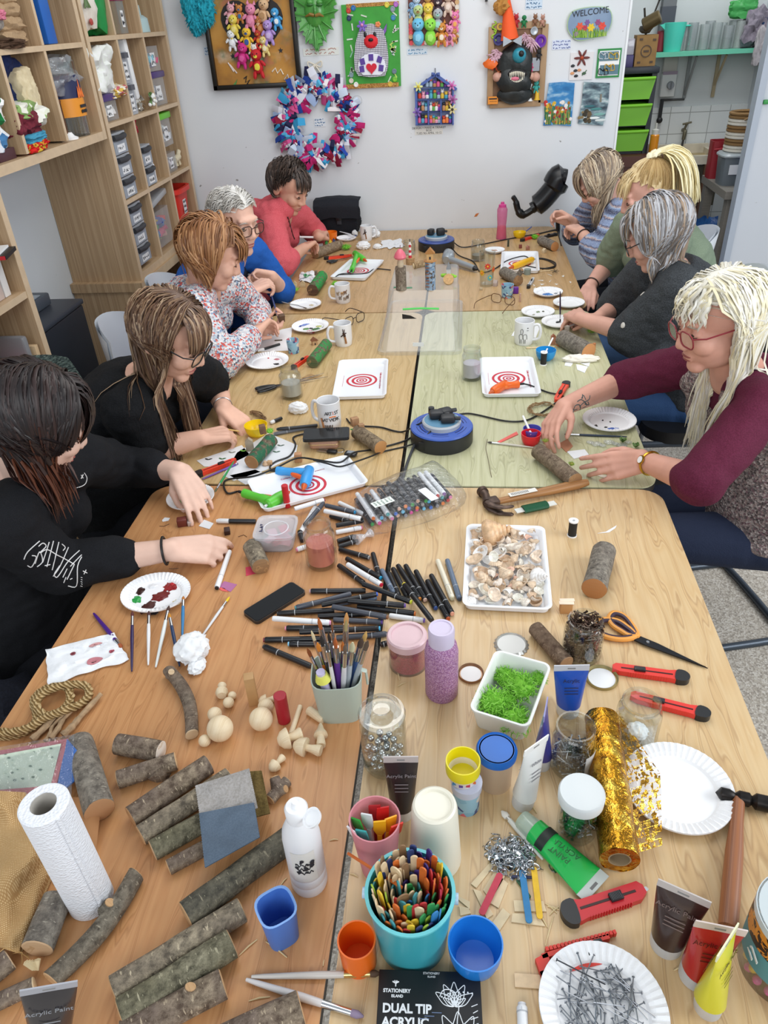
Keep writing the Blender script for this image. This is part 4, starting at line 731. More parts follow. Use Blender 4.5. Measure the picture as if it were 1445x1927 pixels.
g=G();n=N('tarpaulin');n.set(.3);co=n.co();f=n.noise(co,9,5);n.base(n.ramp(f,[(.3,'1c4a94'),(.7,'3f7ac0')]));n.bump(f,1,.04)
def tarp(u,v):return(1.2+.5*u,3.3-.05*v+.05*NZ(V((u*5,v*5,1)))-.25*v*v*0,.02+.62*v+.05*NZ(V((u*6,v*4,7))))
g.add(sh_(tarp,20,20,0),n.m);g.add(lump(61,.5,.3,.55,.3),n.m,L((1.46,3.5,0)));so(g,'tarpaulin','crumpled blue tarpaulin under the sink','tarpaulin')
clm('bin_bag','dark brown bags and clutter below the sink','bag',(1.05,3.55,0),.35,.2,.5,mt('2c2824',.6),62)
g=G().add(ico(.03,2,(1,.8,1.1),.25),mt('7a4628',.6),L(Wl(1441,531,.03)));g.add(ico(.017,2),mt('5a3018',.6),L(Wl(1436,528,.05)));so(g,'carved_ornament','small brown carved ornament at the right edge against the wall','ornament')
g=G().add(box(.03,.02,.02,.004),mt('3a9a4c'),L(Wl(1441,196,.01)));so(g,'green_tab','small green tab on the white wall at the right edge','tab')
# builders for table things
def log(name,label,a,b,dia,m=None,end='c9a277',cat='log',bendy=0,taper=0,seed=0,lift=0,stub=None,group=None,ends=(1,1)):
 mid=T((a[0]+b[0])/2,(a[1]+b[1])/2,.015);r=dia*mpp(mid)/2
 p,q=T(*a,r+lift),T(*b,r+lift);ln=(q-p).length;mx=FR(p,q-p);m=m or bk_();n=max(6,int(ln/.012));g=G();rg=RR(seed+int(a[0]*7+a[1]));ph=rg.random()*9
 pts,k=[],22;V_,F_=[],[]
 for i in range(n+1):
  t=i/n;off=V((0,bendy*sin(PI*t),0));rr=r*(1-taper*t)
  for j in range(k):
   an=2*PI*j/k;d=V((0,cos(an),sin(an)));s=1+.09*NZ(V((t*ln*14+ph,d.y*1.3,d.z*1.3)))+.025*NZ(V((t*ln*60+ph,d.y*5,d.z*5)))
   V_.append(V((ln*t,0,0))+off+d*rr*s)
 for i in range(n):
  for j in range(k):l=(j+1)%k;F_.append((i*k+j,i*k+l,(i+1)*k+l,(i+1)*k+j)[::-1])
 g.add((V_,F_),m)
 if stub:
  for(t,an,l_,rs)in stub:d=V((.5,cos(an),sin(an))).normalized();o=V((ln*t,0,0));g.add(tb([o,o+d*(r+l_)*.7,o+d*(r+l_)],[rs*1.5,rs*1.15,rs],10,True),m)
 t=g.obj(name,None,mx);tag(t,label,cat,group)
 em=wood(end,end,'b08a5e',120,60,.7)
 for i,e in((0,ends[0]),(n,ends[1])):
  if not e:continue
  ring=V_[i*k:(i+1)*k];c=sum(ring,V())/k;o=V((.0012 if i else-.0012,0,0));vs_=[c+(v_-c)*.9+o for v_ in ring]+[c+(v_-c)*.995 for v_ in ring]
  g2=G();g2.add((vs_,[tuple(range(k))if not i else tuple(range(k))[::-1]]+[(j,(j+1)%k,k+(j+1)%k,k+j)for j in range(k)]),em);e_=g2.obj('cut_end',t)
  if i:pass
 if stub:
  for(tt,an,l_,rs)in stub:d=V((.5,cos(an),sin(an))).normalized();g2=G();g2.add(cyl(rs*.85,.0015,12),em,FZ(V((ln*tt,0,0))+d*(r+l_),d));g2.obj('cut_knot',t)
 return t
def pen(label,a,b,body='1c1d20',capc=None,plug='808080',layer=0,r=.0062,name='marker_pen',group=None,z=None,cap=.3):
 h=r+.0003+layer*.0118 if z is None else z
 p,q=(T(*a,h),T(*b,h))if not isinstance(a,V)else(a,b);ln=(q-p).length;t=tH(name,label,'pen',FR(p,q-p),group);bm_=mt(body,.32);cm=mt(capc or body,.32)
 X=X_
 Q(t,'barrel',lt([(0,.004),(r*.86,.004),(r*.96,.008),(r*.96,ln*(1-cap)),(0,ln*(1-cap))],12),bm_,X)
 g=G().add(lt([(0,ln*(1-cap)+.0004),(r,ln*(1-cap)+.0004),(r,ln-.005),(r*.8,ln-.003),(0,ln-.003)],12),cm,X);g.add(tb([(ln*(1-cap)+.004,0,r*.95),(ln-.01,0,r*1)],.0013,5),cm);g.obj('cap',t)
 if plug:g=G().add(lt([(0,ln-.0031),(r*.74,ln-.0031),(r*.74,ln),(0,ln)],12),mt(plug,.4),X);g.add(lt([(r*.99,ln*(1-cap)-.0012),(r*1.02,ln*(1-cap)-.0012),(r*1.02,ln*(1-cap)+.0004)],12),mt('b5b8bc'),X);g.obj('colour_end',t)
 return t
def bsh(label,a,b,hc='2a5a8c',tip='8a5a30',r=.0035,group=None,fl=.16,bl=.1,flat=1,h=.004,name='paintbrush',fer='c9ccd0',cat='brush'):
 p,q=(T(*a,h),T(*b,h))if not isinstance(a,V)else(a,b);ln=(q-p).length;t=tH(name,label,cat,FR(p,q-p),group);X=X_;k=ln*(1-fl-bl)
 Q(t,'handle',lt([(0,0),(r*.5,.001),(r*.75,ln*.1),(r*1.15,k*.75),(r,k),(0,k)],10),mt(hc,.3),X)
 Q(t,'ferrule',lt([(0,k),(r*1.05,k),(r*.95,ln*(1-bl)),(0,ln*(1-bl))],10),mt(fer,.2,1),X@M.Diagonal((1,1,1,1)))
 Q(t,'bristles',lt([(0,ln*(1-bl)),(r*.95,ln*(1-bl)),(r*1.05,ln*(1-bl*.5)),(r*.3,ln),(0,ln)],10),mt(tip,.7),X@M.Diagonal((1,flat,1,1)))
 return t
def pe(label,c,rad,h=0,m=None,blobs=(),group='paper plates',tilt=0,ax=(1,0),sx=1):
 m=m or mt('f3f4f6',.55);n=96;prof=[(0,.004,0),(rad*.6,.004,0),(rad*.7,.005,0),(rad*.74,.009,0),(rad*.82,.012,.0019),(rad*.95,.0155,.0019),(rad,.0165,.0004),(rad*1.004,.0155,0)]
 prof=prof+[(a,max(0,b-.0022),cc)for a,b,cc in prof[::-1]];vs_,fs=[],[]
 for r_,z,am in prof:
  for i in range(n):a=2*PI*i/n;vs_.append(V((r_*cos(a)*sx,r_*sin(a),z+(am if i%2 else-am))))
 m_=len(prof)
 for j in range(m_-1):fs+=[(j*n+i,j*n+(i+1)%n,(j+1)*n+(i+1)%n,(j+1)*n+i)for i in range(n)]
 p=c if isinstance(c,V)else T(c[0],c[1],.008+h)-V((0,0,.008));g=G().add((vs_,fs),m);mx=L(p)@MR(tilt,4,V((ax[0],ax[1],0)));t=tag(g.obj('paper_plate',None,mx,sharp=12),label,'plate',group)
 for i,(px,py,s,col)in enumerate(blobs):
  q=mx.inverted()@T(px,py,.0045+h);g=G();rg=RR(i+int(px));g.add(ico(s*mpp(T(px,py)),3,(1,.8,0),.55,25,i+px)if 0 else ico(1,3,(s*mpp(T(px,py)),s*mpp(T(px,py))*.75,.0022),.6,22,i+px*.1),mt(col,.25),L((q.x,q.y,.0042),rg.random()*3));g.obj('paint_blob',t)
 return t
def quad(pts,h=0):
 P=[T(a,b,h)for a,b in pts];c=sum(P,V())/4;x=(P[1]-P[0]+P[2]-P[3])/2;y=(P[0]-P[3]+P[1]-P[2])/2
 return FR(c,x),x.length,y.length
def traymesh(w_,d,h=.016,r=.018,t_=.0022):
 vs_,fs=[],[];k=0
 for(i,z)in((.014,0),(.006,.004),(.004,h-.002),(0,h),(.006,h),(.01,h-.003),(.016,t_)):
  vs_+=[V((x,y,z))for x,y in rq(w_-2*i,d-2*i,max(r-i*.6,.004),6)];k+=1
 n=28
 for j in range(k-1):fs+=[(j*n+i,j*n+(i+1)%n,(j+1)*n+(i+1)%n,(j+1)*n+i)for i in range(n)]
 fs+=[tuple(range(n))[::-1],tuple(range((k-1)*n,k*n))];return vs_,fs
TRW=mt('eef1f6',.3)
def tt_(label,pts,txt=True,rot=0,flip=False):
 mx,w_,d=quad(pts,.012);mx.translation.z=TZ;t=tH('target_tray',label,'tray',mx,'white trays printed with a red target');Q(t,'tray_body',traymesh(w_,d),TRW)
 RD_=mt('c9283c');g=G();R0=min(w_,d)*.3;z=.0026
 for a,b in((1,.86),(.66,.5),(.36,.27),(.17,.08)):g.add(lt([(R0*a,z),(R0*b,z),(R0*b,z+.0003),(R0*a,z+.0003),(R0*a,z)],40),RD_)
 g.obj('printed_target',t)
 if txt:
  g=G();s=d*.055 if not flip else w_*.055
  M2=MR(rot,4,'Z');ex=(w_ if abs(sin(rot))>.5 else d)*.36
  g.add(text('Collect more',s,.0002,'RIGHT'),RD_,M2@L((-R0*.15,ex,.0027)));g.add(text('measure and pleasure',s*.9,.0002,'LEFT'),mt('b06a78'),M2@L((-R0*.1,ex,.0027)))
  g.add(box(R0*1.7,.0012,.0003,c=(0,-ex,.0025)),mt('cf8a96'),M2);g.obj('printed_text',t)
 return t
def pp_(label,pts,m=None,h=.0004,th=.0006,name='paper_sheet',cat='paper',group=None):
 P=[T(a,b,h)for a,b in pts];c=sum(P,V())/len(P);g=G();pl=[(p.x-c.x,p.y-c.y)for p in P];ar=sum(pl[i-1][0]*pl[i][1]-pl[i][0]*pl[i-1][1]for i in range(len(pl)))
 g.add(pr_(pl if ar>0 else pl[::-1],th),m or mt('eceef1',.7));return so(g,name,label,cat,L((c.x,c.y,TZ+h)),group)
def sqtube(label,base,top,wpx,col,cap='d9dcde',ang=0,r=None,lean=None,capc=None,txt=None,txtc='e8e8ea',spread=1,clearbody=False):
 """squeeze tube standing on its cap, crimped flat at the top"""
 b=T(*base);h=hg(b,top[1]);tp=on(top[0],top[1],2,TZ+h)if lean is None else b+V(lean);
 tp=b+V(((tp.x-b.x),(tp.y-b.y),h));wd=wpx*mpp(tp);r=r or wd*.36;t=tH('paint_tube',label,'paint tube',L(b));ax=tp-b;hh=ax.length;mx=FZ((0,0,0),ax,(cos(ang),sin(ang),0));cm=mt(col,.3,coat=.3)
 Q(t,'cap',lt([(0,0),(r*.92,0),(r*.96,.02),(r*.9,.024),(0,.024)],24),capc or cl('e9ebec',.25,.2,haze=.5),mx)
 V_,F_=[],[];k=28;n=12
 for i in range(n+1):
  u=i/n;rx=r+(wd/2-r)*u;ry=r*(1-u)**.8+.0009
  for j in range(k):a=2*PI*j/k;V_.append(V((rx*cos(a),ry*sin(a),.0245+(hh-.0245-.012)*u)))
 for i in range(n):F_+=[(i*k+j,i*k+(j+1)%k,(i+1)*k+(j+1)%k,(i+1)*k+j)for j in range(k)]
 F_+=[tuple(range(k))[::-1],tuple(range(n*k,n*k+k))];Q(t,'tube_body',(V_,F_),cm,mx)
 g=G().add(box(wd,.0018,.013,0,c=(0,0,hh-.0125)),mt(cap,.35),mx);g.add(box(wd*.22,.0024,.003,0,c=(0,0,hh-.008)),mt('8a8a8a'),mx);g.obj('crimp',t)
 if txt:
  for side in(1,-1):
   g=G();H=hh
   def pt(x,z):
    u=(z-.0245)/(hh-.0365);return r*(1-u)**.8+.0012
   zt_=H*.72;sl=atan2(pt(0,H*.5)-pt(0,H*.85),H*.35)
   for q,(s_,z,sz)in enumerate(((txt,H*.74,wd*.17),)):
    g.add(text(s_,sz,.0002),mt(txtc,.5),mx@TR_((0,-side*(pt(0,z)+.0006),z))@MR(PI if side<0 else 0,4,'Z')@MR(PI/2-sl,4,'X'))
   for z in(H*.62,H*.57,H*.52):g.add(box(wd*.4,.0002,.0016),mt(txtc,.5),mx@TR_((0,-side*(pt(0,z)+.0009),z))@MR(side*-sl,4,'X'))
   g.obj('lettering',t)
 return t
def pot(name,label,cat,base,topy,wpx,m,wtop=None,t_=.002,sq=None,lid=None,liquid=None,parts=None,group=None,rz=0):
 b=T(*base);h=hg(b,topy);r0=wpx*mpp(b+V((0,0,h*.3)))/2;r1=(wtop or wpx)*mpp(b+V((0,0,h)))/2;t=tH(name,label,cat,L(b,rz),group);Q(t,'body',cup(r0,r1,h,t_,36,.003,sq),m);return t,r0,r1,h
GLASS=cl('e4ecea',.14,.02)
def jar(label,base,rimy,wbody,wrim,fill=None,glass=None,name='glass_jar',group='open glass jars'):
 b=T(*base);h=hg(b,rimy);r=wbody*mpp(b+V((0,0,h*.4)))/2;rr=wrim*mpp(b+V((0,0,h)))/2;t=tH(name,label,'jar',L(b),group);gl=glass or GLASS
 pr=[(0,.001),(r*.9,.001),(r,.008),(r,h*.68),(r*.97,h*.76),(rr*.96,h*.86),(rr*.96,h*.94),(rr,h*.96),(rr,h),(rr-.003,h),(rr*.9,h*.93),(rr*.9,h*.86),(r*.93,h*.74),(r-.004,h*.66),(r-.004,.01),(0,.006)]
 Q(t,'glass',lt(pr,36),gl)
 g=G();[g.add(lt([(rr*.965,z),(rr*1,z+.0015),(rr*.965,z+.003)],36),gl)for z in(h*.88,h*.91)];g.obj('screw_thread',t)
 if fill:Q(t,'dirty_water',lt([(0,.0085),(r-.0055,.011),(r-.005,h*fill[0]),(0,h*fill[0])],32),mt(fill[1],.35,var=.06))
 return t,b,r,rr,h
def moss(name,label,p,s,m='7cc03a',seed=0,n=150,fl=.7):
 r_=RR(seed);g=G().add(ico(s*.62,3,(1,1,fl),.5,30,seed),mt(m,.9,var=.35,vs=60));cs=[mt(c,.9)for c in(m,'8fd14a','69ad2e','9cd860')]
 for i in range(n):
  d=V((r_.gauss(0,1),r_.gauss(0,1),abs(r_.gauss(0,.8))-.15)).normalized();o=V((d.x*s*.55,d.y*s*.55,d.z*s*.55*fl));pts=[o];v=d.copy()
  for k in range(5):v=(v+V((r_.gauss(0,.7),r_.gauss(0,.7),r_.gauss(0,.5)))).normalized();pts.append(pts[-1]+v*s*.13)
  g.add(tb(pts,[s*.022]*5+[s*.01],4,False),cs[i%4])
 lo=min(v.z for v in g.v);mxs=L(p)@TR_((0,0,-lo));return so(g,name,label,'moss',mxs)
# front left: logs
B1,B2,B3,B4=bk_('544539','86766a','b5a48c'),bk_('585045','988b78','c0b298',2),bk_('4a4738','7f7a62','aaa48a',3),bk_('56504a','8f867a','aaa294',4)
LG_='cut hazel logs on the front left table'
log('log','thick grey log angled behind the paper towel roll, pale cut end towards us',(148,1398),(188,1525),54,B4,'b98a62',group=LG_)
log('log','short dark log with a white cut end, furthest back of the loose logs',(222,1400),(303,1414),39,B1,'ddd3c8',group=LG_)
log('log','forked log with a pale oval cut end, in front of the short dark log',(222,1467),(331,1432),34,B1,'dcb78c',stub=[(.62,-1.9,.012,.014)],group=LG_)
log('log','brown log with a splintered tip, first of the four under the fabric swatches',(246,1537),(392,1438),40,B1,'c49a70',group=LG_)
log('log','grey brown log, second of the four under the fabric swatches',(265,1572),(432,1462),38,B2,group=LG_)
log('log','olive green log, third of the four under the fabric swatches',(288,1601),(480,1490),38,B3,'c9a884',group=LG_)
log('log','thin dark log, nearest of the four under the fabric swatches',(317,1632),(440,1566),29,B1,group=LG_)
log('log','long smooth grey green log pointing at the white paint bottle',(350,1722),(548,1575),50,bk_('3f3d36','6a6658','8f8874',5),group=LG_)
log('log','long brown speckled log, furthest of the three parallel logs at the bottom',(214,1862),(455,1712),48,B2,group=LG_)
log('log','long dark green log, middle of the three parallel logs at the bottom',(228,1908),(436,1775),55,B3,group=LG_)
log('log','brown log with a snapped twig stub, nearest of the three parallel logs',(232,1952),(420,1852),54,B1,stub=[(.62,1.3,.006,.008)],group=LG_)
log('log','dark brown log end at the bottom edge beside the white paintbrush',(415,1965),(566,1897),62,B1,group=LG_)
log('branch','long crooked branch with a cut knot in front of the paper towel roll',(96,1843),(256,1645),37,bk_('4a433a','807566','a39a88',6),bendy=-.012,stub=[(.62,1.9,.003,.008)],cat='branch')
log('log','grey log with a pale splintered end sticking out from under the burlap',(70,1785),(108,1690),56,B4,'c9a884',group=LG_)
g=G();r_=RR(3);[g.add(tb([T(70,1790,.02)+V((.004*i-.012,-.012,.002*i-.006)),T(70+2*i-8,1826,.012)],[.004,.001],5),mt('d8c49a',.7))for i in range(6)];so(g,'bark_splinters','pale splinters torn from the log under the burlap','splinters')
log('log','small dark chunk of log at the left edge below the burlap',(-22,1838),(18,1805),44,B1,'c9b090',group=LG_)
log('log','thin dark log at the left edge in front of the small chunk',(-20,1893),(64,1854),31,B1,'d4bd98',group=LG_)
log('branch','bent smooth brown branch with a pale cut end near the wooden balls',(318,1262),(361,1382),25,bk_('574a40','857464','9a8c7a',7),'cbb392',bendy=.014,cat='branch',stub=[(.08,1.4,.004,.007)])
log('log','short forked twig stump beside the brown fabric swatch',(508,1505),(540,1470),22,B1,stub=[(.5,.6,.012,.008),(.45,2.6,.006,.007)],group=LG_)
log('log','short stubby log lying beside the clear tub with a red smear beneath',(474,1028),(491,1066),34,B2,'8a6a4a',group=LG_)
log('log','plain grey log with an orange cut end on the right of the shell tray',(1137,1037),(1118,1108),45,B4,'b57a48',group='single logs on the right table')
log('log','brown log with a shaved pale patch slanting behind the jar of nails',(1007,1182),(1066,1248),30,bk_('5a4638','86705c','a08a74',8),'a07a58',group='single logs on the right table')
def swatch(lab,pts,m,base_h,seed=0,zig=True):
 P=[V((a,b,0))for a,b in pts];g=G()
 def f(u,v):
  a=P[0].lerp(P[1],u);b=P[3].lerp(P[2],u);q=a.lerp(b,v)
  if zig and(u in(0,1)):q+=(P[1]-P[0])*(.012 if u else-.012)*(1 if int(v*40)%2 else 0)
  h=base_h+.006*NZ(V((u*3,v*3,seed)));p=T(q.x,q.y,h);return p
 g.add(sh_(f,24,41,.002),m);return so(g,'fabric_swatch',lab,'fabric',None,'fabric swatches on the logs')
swatch('olive brown fabric swatch mostly hidden under the grey fleece swatch',[(460,1452),(492,1450),(508,1530),(470,1540)],ct('6e5c34','5c4c2a',300),.034,1)
swatch('light grey fleece fabric swatch with pinked edges lying on the logs',[(368,1478),(468,1446),(484,1520),(380,1560)],ct('a8a4a2','98948f',260,.95,.6),.045,2)
swatch('slate blue fabric swatch with pinked edges below the grey fleece swatch',[(375,1530),(477,1510),(488,1575),(386,1632)],ct('5d6c7c','546272',500,.7,.2),.054,3)
b=T(172,1692);h=hg(b,1512);t=tH('paper_towel_roll','upright white embossed paper towel roll at the front left','paper roll',L(b));n=N('embossed_paper');n.set(.85,0,.2);n.base('eff1f6');x=n.n('TexVoronoi');x.inputs['Scale'].default_value=260;n.l(n.co((1,1,1.6)),x.inputs['Vector']);n.bump(x.outputs['Distance'],.5,.003)
r0=88*mpp(b+V((0,0,h*.5)))/2;g=G().add(lt([(r0*.52,.001),(r0,.001),(r0,h-.002),(r0-.002,h),(r0*.52,h),(r0*.52,.001)],48),n.m);g.add(tb([(r0*.85,-r0*.55,.003),(r0*.85,-r0*.55,h-.003)],.0028,6),n.m);g.obj('paper_wrap',t)
Q(t,'cardboard_core',lt([(r0*.515,h-.001),(r0*.5,h-.001),(r0*.5,.002),(r0*.515,.002)],40),mt('b9b4ac',.8))
n=N('burlap');n.set(.95,0,.1);br=n.n('TexBrick',offset=.5);n.l(n.co((1,1,1)),br.inputs[0])
for k,v in(('Color1',hx('d6b88a')),('Color2',hx('cbaa7a')),('Mortar',hx('b08c5e'))):br.inputs[k].default_value=v
for k,v in(('Scale',1),('Mortar Size',.0005),('Brick Width',.0026),('Row Height',.0024)):br.inputs[k].default_value=v
n.l(br.outputs[0],n.b.inputs['Base Color']);n.bump(br.outputs['Fac'],.8,.002);BUR=n.m
def bur(u,v):
 L0=V((-60,1485,0)).lerp(V((-70,1760,0)),v);R0_=V((70,1492,0)).lerp(V((118,1600,0)),min(1,v*2)).lerp(V((40,1795,0)),max(0,v*2-1));q=L0.lerp(R0_,u);hh=.012+.055*sin(PI*min(1,u*1))*(1-.55*v)+.016*NZ(V((u*5,v*6,2)))+.012*sin(v*9+u*5);return T(q.x,q.y,max(.004,hh*(1 if u<.97 else .4)))
g=G().add(sh_(bur,36,36,.002),BUR);r_=RR(2)
for i in range(46):u=r_.random();p=V(bur(u,.995))if i%2 else V(bur(.99,u));g.add(tb([p,p+V((r_.uniform(-.01,.014),r_.uniform(-.016,.004),-.003))],[.0009,.0004],4),mt('b8925c',.9))
so(g,'burlap_cloth','frayed tan burlap cloth draped at the left edge beside the paper roll','fabric')
g=G().add(sh_(lambda u,v:T(136+55*u-10*v,1500+60*u*v+40*v,.012+.02*sin(PI*u)*(1-v)),10,10,.0015),mt('a9784c',.8));so(g,'burlap_scrap','brown burlap corner between the paper roll and the thick grey log','fabric')
t=tH('card_pack','pack of patterned cards in clear wrap with a pink border, leaning at the left edge','card pack')
def cardq(pts,hs,th,m,nm,up=.001):
 P=[T(a,b,h_)for(a,b),h_ in zip(pts,hs)];g_=G();nrm=(P[1]-P[0]).cross(P[3]-P[0]).normalized();nrm=nrm if nrm.z>0 else-nrm;g_.add(([p+nrm*up for p in P]+[p+nrm*(up-th)for p in P],[(3,2,1,0),(4,5,6,7),(0,1,5,4),(1,2,6,5),(2,3,7,6),(3,0,4,7)]),m);return g_.obj(nm,t)
cq=[(-40,1420),(128,1390),(100,1502),(-60,1520)];hs=[.05,.05,.022,.022]
cardq(cq,hs,.006,mt('b8656c'),'border_card');n=N('printed_card');n.set(.5);x=n.n('TexVoronoi');x.inputs['Scale'].default_value=70;n.l(n.co((1,1.8,1)),x.inputs['Vector']);n.base(n.ramp(x.outputs['Distance'],[(.16,'5d7263'),(.26,'b9c7b4'),(.6,'c3cfbd')]))
cardq([(-40,1429),(116,1400),(92,1495),(-55,1510)],hs,.001,n.m,'patterned_card',.0025);cardq([(126,1390),(152,1420),(140,1470),(104,1500)],[.05,.045,.03,.022],.003,mt('3f6cb4',.25),'blue_card',.001)
cardq([(-42,1416),(142,1384),(136,1506),(-62,1524)],hs,.0006,cl('f2f4f6',.2,.06,.9,60),'clear_wrap',.006)
n=N('rope');n.set(.9,0,.2);wv=n.n('TexWave',bands_direction='DIAGONAL');wv.inputs['Scale'].default_value=70;wv.inputs['Distortion'].default_value=1.5;n.l(n.co(),wv.inputs[0]);n.base(n.ramp(wv.outputs['Fac'],[(.1,'7a5f38'),(.6,'b59868'),(1,'c9b084')]));n.bump(wv.outputs['Fac'],.8,.003);ROPE=n.m
def twist(pts,r,m,k=5):
 P=SP(pts,k);o=[];
 for s in range(3):
  q=[]
  for i,p in enumerate(P):
   d=(P[min(i+1,len(P)-1)]-P[max(i-1,0)]).normalized();u=d.orthogonal()if abs(d.z)>.9 else V((-d.y,d.x,0)).normalized();w2=d.cross(u);a=i*.75+s*2.094;q.append(p+(u*cos(a)+w2*sin(a))*r*.55)
  o.append(tb(q,r*.62,7))
 return o
t=tH('rope','coiled natural jute rope at the left edge of the front table','rope')
RP=[T(a,b,h_)for a,b,h_ in((-40,1382,.006),(10,1386,.006),(50,1375,.008),(70,1352,.012),(64,1318,.012),(88,1296,.012),(125,1293,.012),(132,1318,.012),(112,1340,.012),(84,1346,.016),(68,1325,.022),(84,1303,.024),(120,1290,.022),(160,1290,.012),(167,1308,.01),(150,1326,.01),(118,1338,.022),(82,1352,.02),(58,1368,.018),(20,1378,.018),(-40,1375,.016))]
g=G();[g.add(q,ROPE)for q in twist(RP,.0072,ROPE,7)];g.obj('strands',t)
DW=mt('a58a6a',.85,var=.3,vs=80,bump=.6,bs=90)
for i,(a,b,c,w_)in enumerate((((60,1392),(112,1340),(135,1330),14),((95,1390),(120,1352),(150,1322),12),((118,1384),(150,1350),(190,1306),15),((85,1395),(100,1365),(128,1338),9))):
 g=G();pts=SP([T(*a,.008),T((a[0]+b[0])/2+2,(a[1]+b[1])/2,.01),T(*b,.008),T(*c,.012)],4);g.add(tb(pts,[w_*mpp(pts[0])/2*(1-.4*k/len(pts))*(1+.15*sin(k*2.1))for k in range(len(pts))],9),DW);so(g,'driftwood_stick','weathered driftwood stick by the coiled rope, %s of four'%('leftmost','second from left','rightmost','shortest')[i],'stick',None,'driftwood by the rope')
WB=wood('e8d6b6','e4cfac','d8c09a',40,20,.55);WBm=WB
def ball(lab,c,d):p=T(*c);r=d*mpp(T(c[0],c[1],.012))/2;p=T(c[0],c[1],r);g=G().add(ico(r,4),WB);return so(g,'wooden_ball',lab,'wooden ball',L(p),'plain wooden balls')
ball('largest pale wooden ball, left of the red painted cylinder group',(414,1371),49);ball('medium pale wooden ball half hidden behind the largest left ball',(404,1344),27);ball('large pale wooden ball next to the red painted cylinder',(491,1353),44);ball('small wooden ball at the front left of the largest ball',(385,1394),23)
ball('medium wooden ball tucked behind the large ball near the red cylinder',(500,1330),30);ball('small wooden ball front of the upper ball cluster',(430,1322),21);ball('tiny wooden ball at the right of the upper ball cluster',(437,1309),16)
def turned(name,lab,cat,a,b,prof,dia):
 r=dia*mpp(T(*a))/2;p,q=T(*a,r*.75),T(*b,r*.75);ln=(q-p).length;g=G().add(lt([(pr*r,z*ln)for pr,z in prof],24),WB);return so(g,name,lab,cat,FZ(p,q-p),'plain turned wooden pieces')
MUSH=[(0,0),(.55,0),(.62,.08),(.4,.35),(.36,.52),(.98,.54),(1,.6),(.8,.82),(.35,.98),(0,1)]
PEG=[(0,0),(.7,0),(.75,.1),(.5,.5),(.42,.58),(.7,.68),(.9,.8),(.75,.94),(.3,1),(0,1)]
turned('wooden_peg_doll','wooden egg cup shaped peg at the back of the upper ball cluster','wooden peg',(417,1310),(418,1288),[(0,0),(.7,.02),(1,.25),(.9,.5),(.5,.6),(.7,.9),(.6,1),(0,1)],24)
turned('wooden_mushroom','wooden mushroom lying left of the others with its wide cap towards us','wooden mushroom',(568,1380),(522,1396),MUSH,40);turned('wooden_mushroom','wooden mushroom with a domed cap lying in the middle','wooden mushroom',(604,1413),(552,1401),MUSH,36)
turned('wooden_mushroom','pointed wooden mushroom standing lying at the right of the group','wooden mushroom',(604,1404),(603,1362),[(0,0),(.62,0),(.66,.1),(.5,.42),(1,.46),(.9,.56),(.5,.74),(.34,.9),(.2,1),(0,1)],27)
turned('wooden_mushroom','small wooden mushroom standing apart near the forked stump','wooden mushroom',(533,1424),(508,1450),MUSH,24)
turned('wooden_mushroom','small wooden mushroom pair behind the large right ball','wooden mushroom',(520,1314),(486,1320),MUSH,22)
turned('wooden_dowel','pale wooden dowel peg lying by the sage green brush pot','dowel',(580,1336),(609,1355),[(0,0),(.85,0),(1,.06),(1,.94),(.85,1),(0,1)],17);turned('wooden_dowel','thin pale wooden dowel pointing away beside the mushrooms','dowel',(547,1382),(565,1329),[(0,0),(1,0),(1,1),(0,1)],10)
g=G();p=T(478,1322);g.add(box(.018,.018,hg(p,1272),.001),mt('c49a68',.6,var=.1));so(g,'wooden_block','upright square brown wooden stick by the balls','wooden block',L(p,.3))
g=G();b=T(535,1356);g.add(cyl(.0115,hg(b,1308),24,.001),mt('a3182a'));so(g,'wooden_dowel','dark red painted cylinder standing right of the wooden balls','dowel',L(b),'red painted cylinders')
b=T(541,954);g=G().add(cyl(.0085,hg(b,913),24,.001),mt('c0202c'));so(g,'wooden_dowel','bright red painted cylinder standing on the rotated target tray','dowel',L(b),'red painted cylinders')
b=T(583,1658);h=hg(b,1512);r0=71*mpp(b+V((0,0,h*.4)))/2;t=tH('paint_bottle','big white plastic paint bottle with a flip cap and a black ink-splat label','bottle',L(b));WP=mt('e6e6e8',.35)
Q(t,'bottle_body',lt([(0,0),(r0*.94,0),(r0,.006),(r0,.018),(r0*.96,.021),(r0,.024),(r0,.036),(r0*.96,.039),(r0,.042),(r0,h*.62),(r0*.93,h*.7),(r0*.6,h*.82),(r0*.5,h*.84),(0,h*.84)],40),WP)
g=G().add(lt([(0,h*.84),(r0*.58,h*.84),(r0*.6,h*.95),(r0*.5,h*.975),(0,h*.975)],32),mt('f2f3f5',.3));g.add(lt([(0,0),(.006,0),(.004,.008),(0,.008)],12),mt('f2f3f5',.3),L((0,0,h*.975)));g.obj('cap_base',t)
Q(t,'flip_lid',lt([(0,0),(r0*.48,0),(r0*.52,.005),(r0*.46,.005),(r0*.42,.002),(0,.002)],28),mt('f2f3f5',.3),FZ((r0*.95,-.012,h*.93),(-.5,-.25,1)))
mx=MR(-.25,4,'Z');g=G()
def onb(x,z,o=.0006):a=x/r0-PI/2+.2;return V(((r0+o)*cos(a),(r0+o)*sin(a),z))
V_=[onb(-.017+.034*i/10,z,.0004)for z in(h*.24,h*.6)for i in range(11)];g.add((V_,[(i,i+1,i+12,i+11)for i in range(10)]),mt('e0ddd6',.6));g.obj('label',t)
g=G();r_=RR(12)
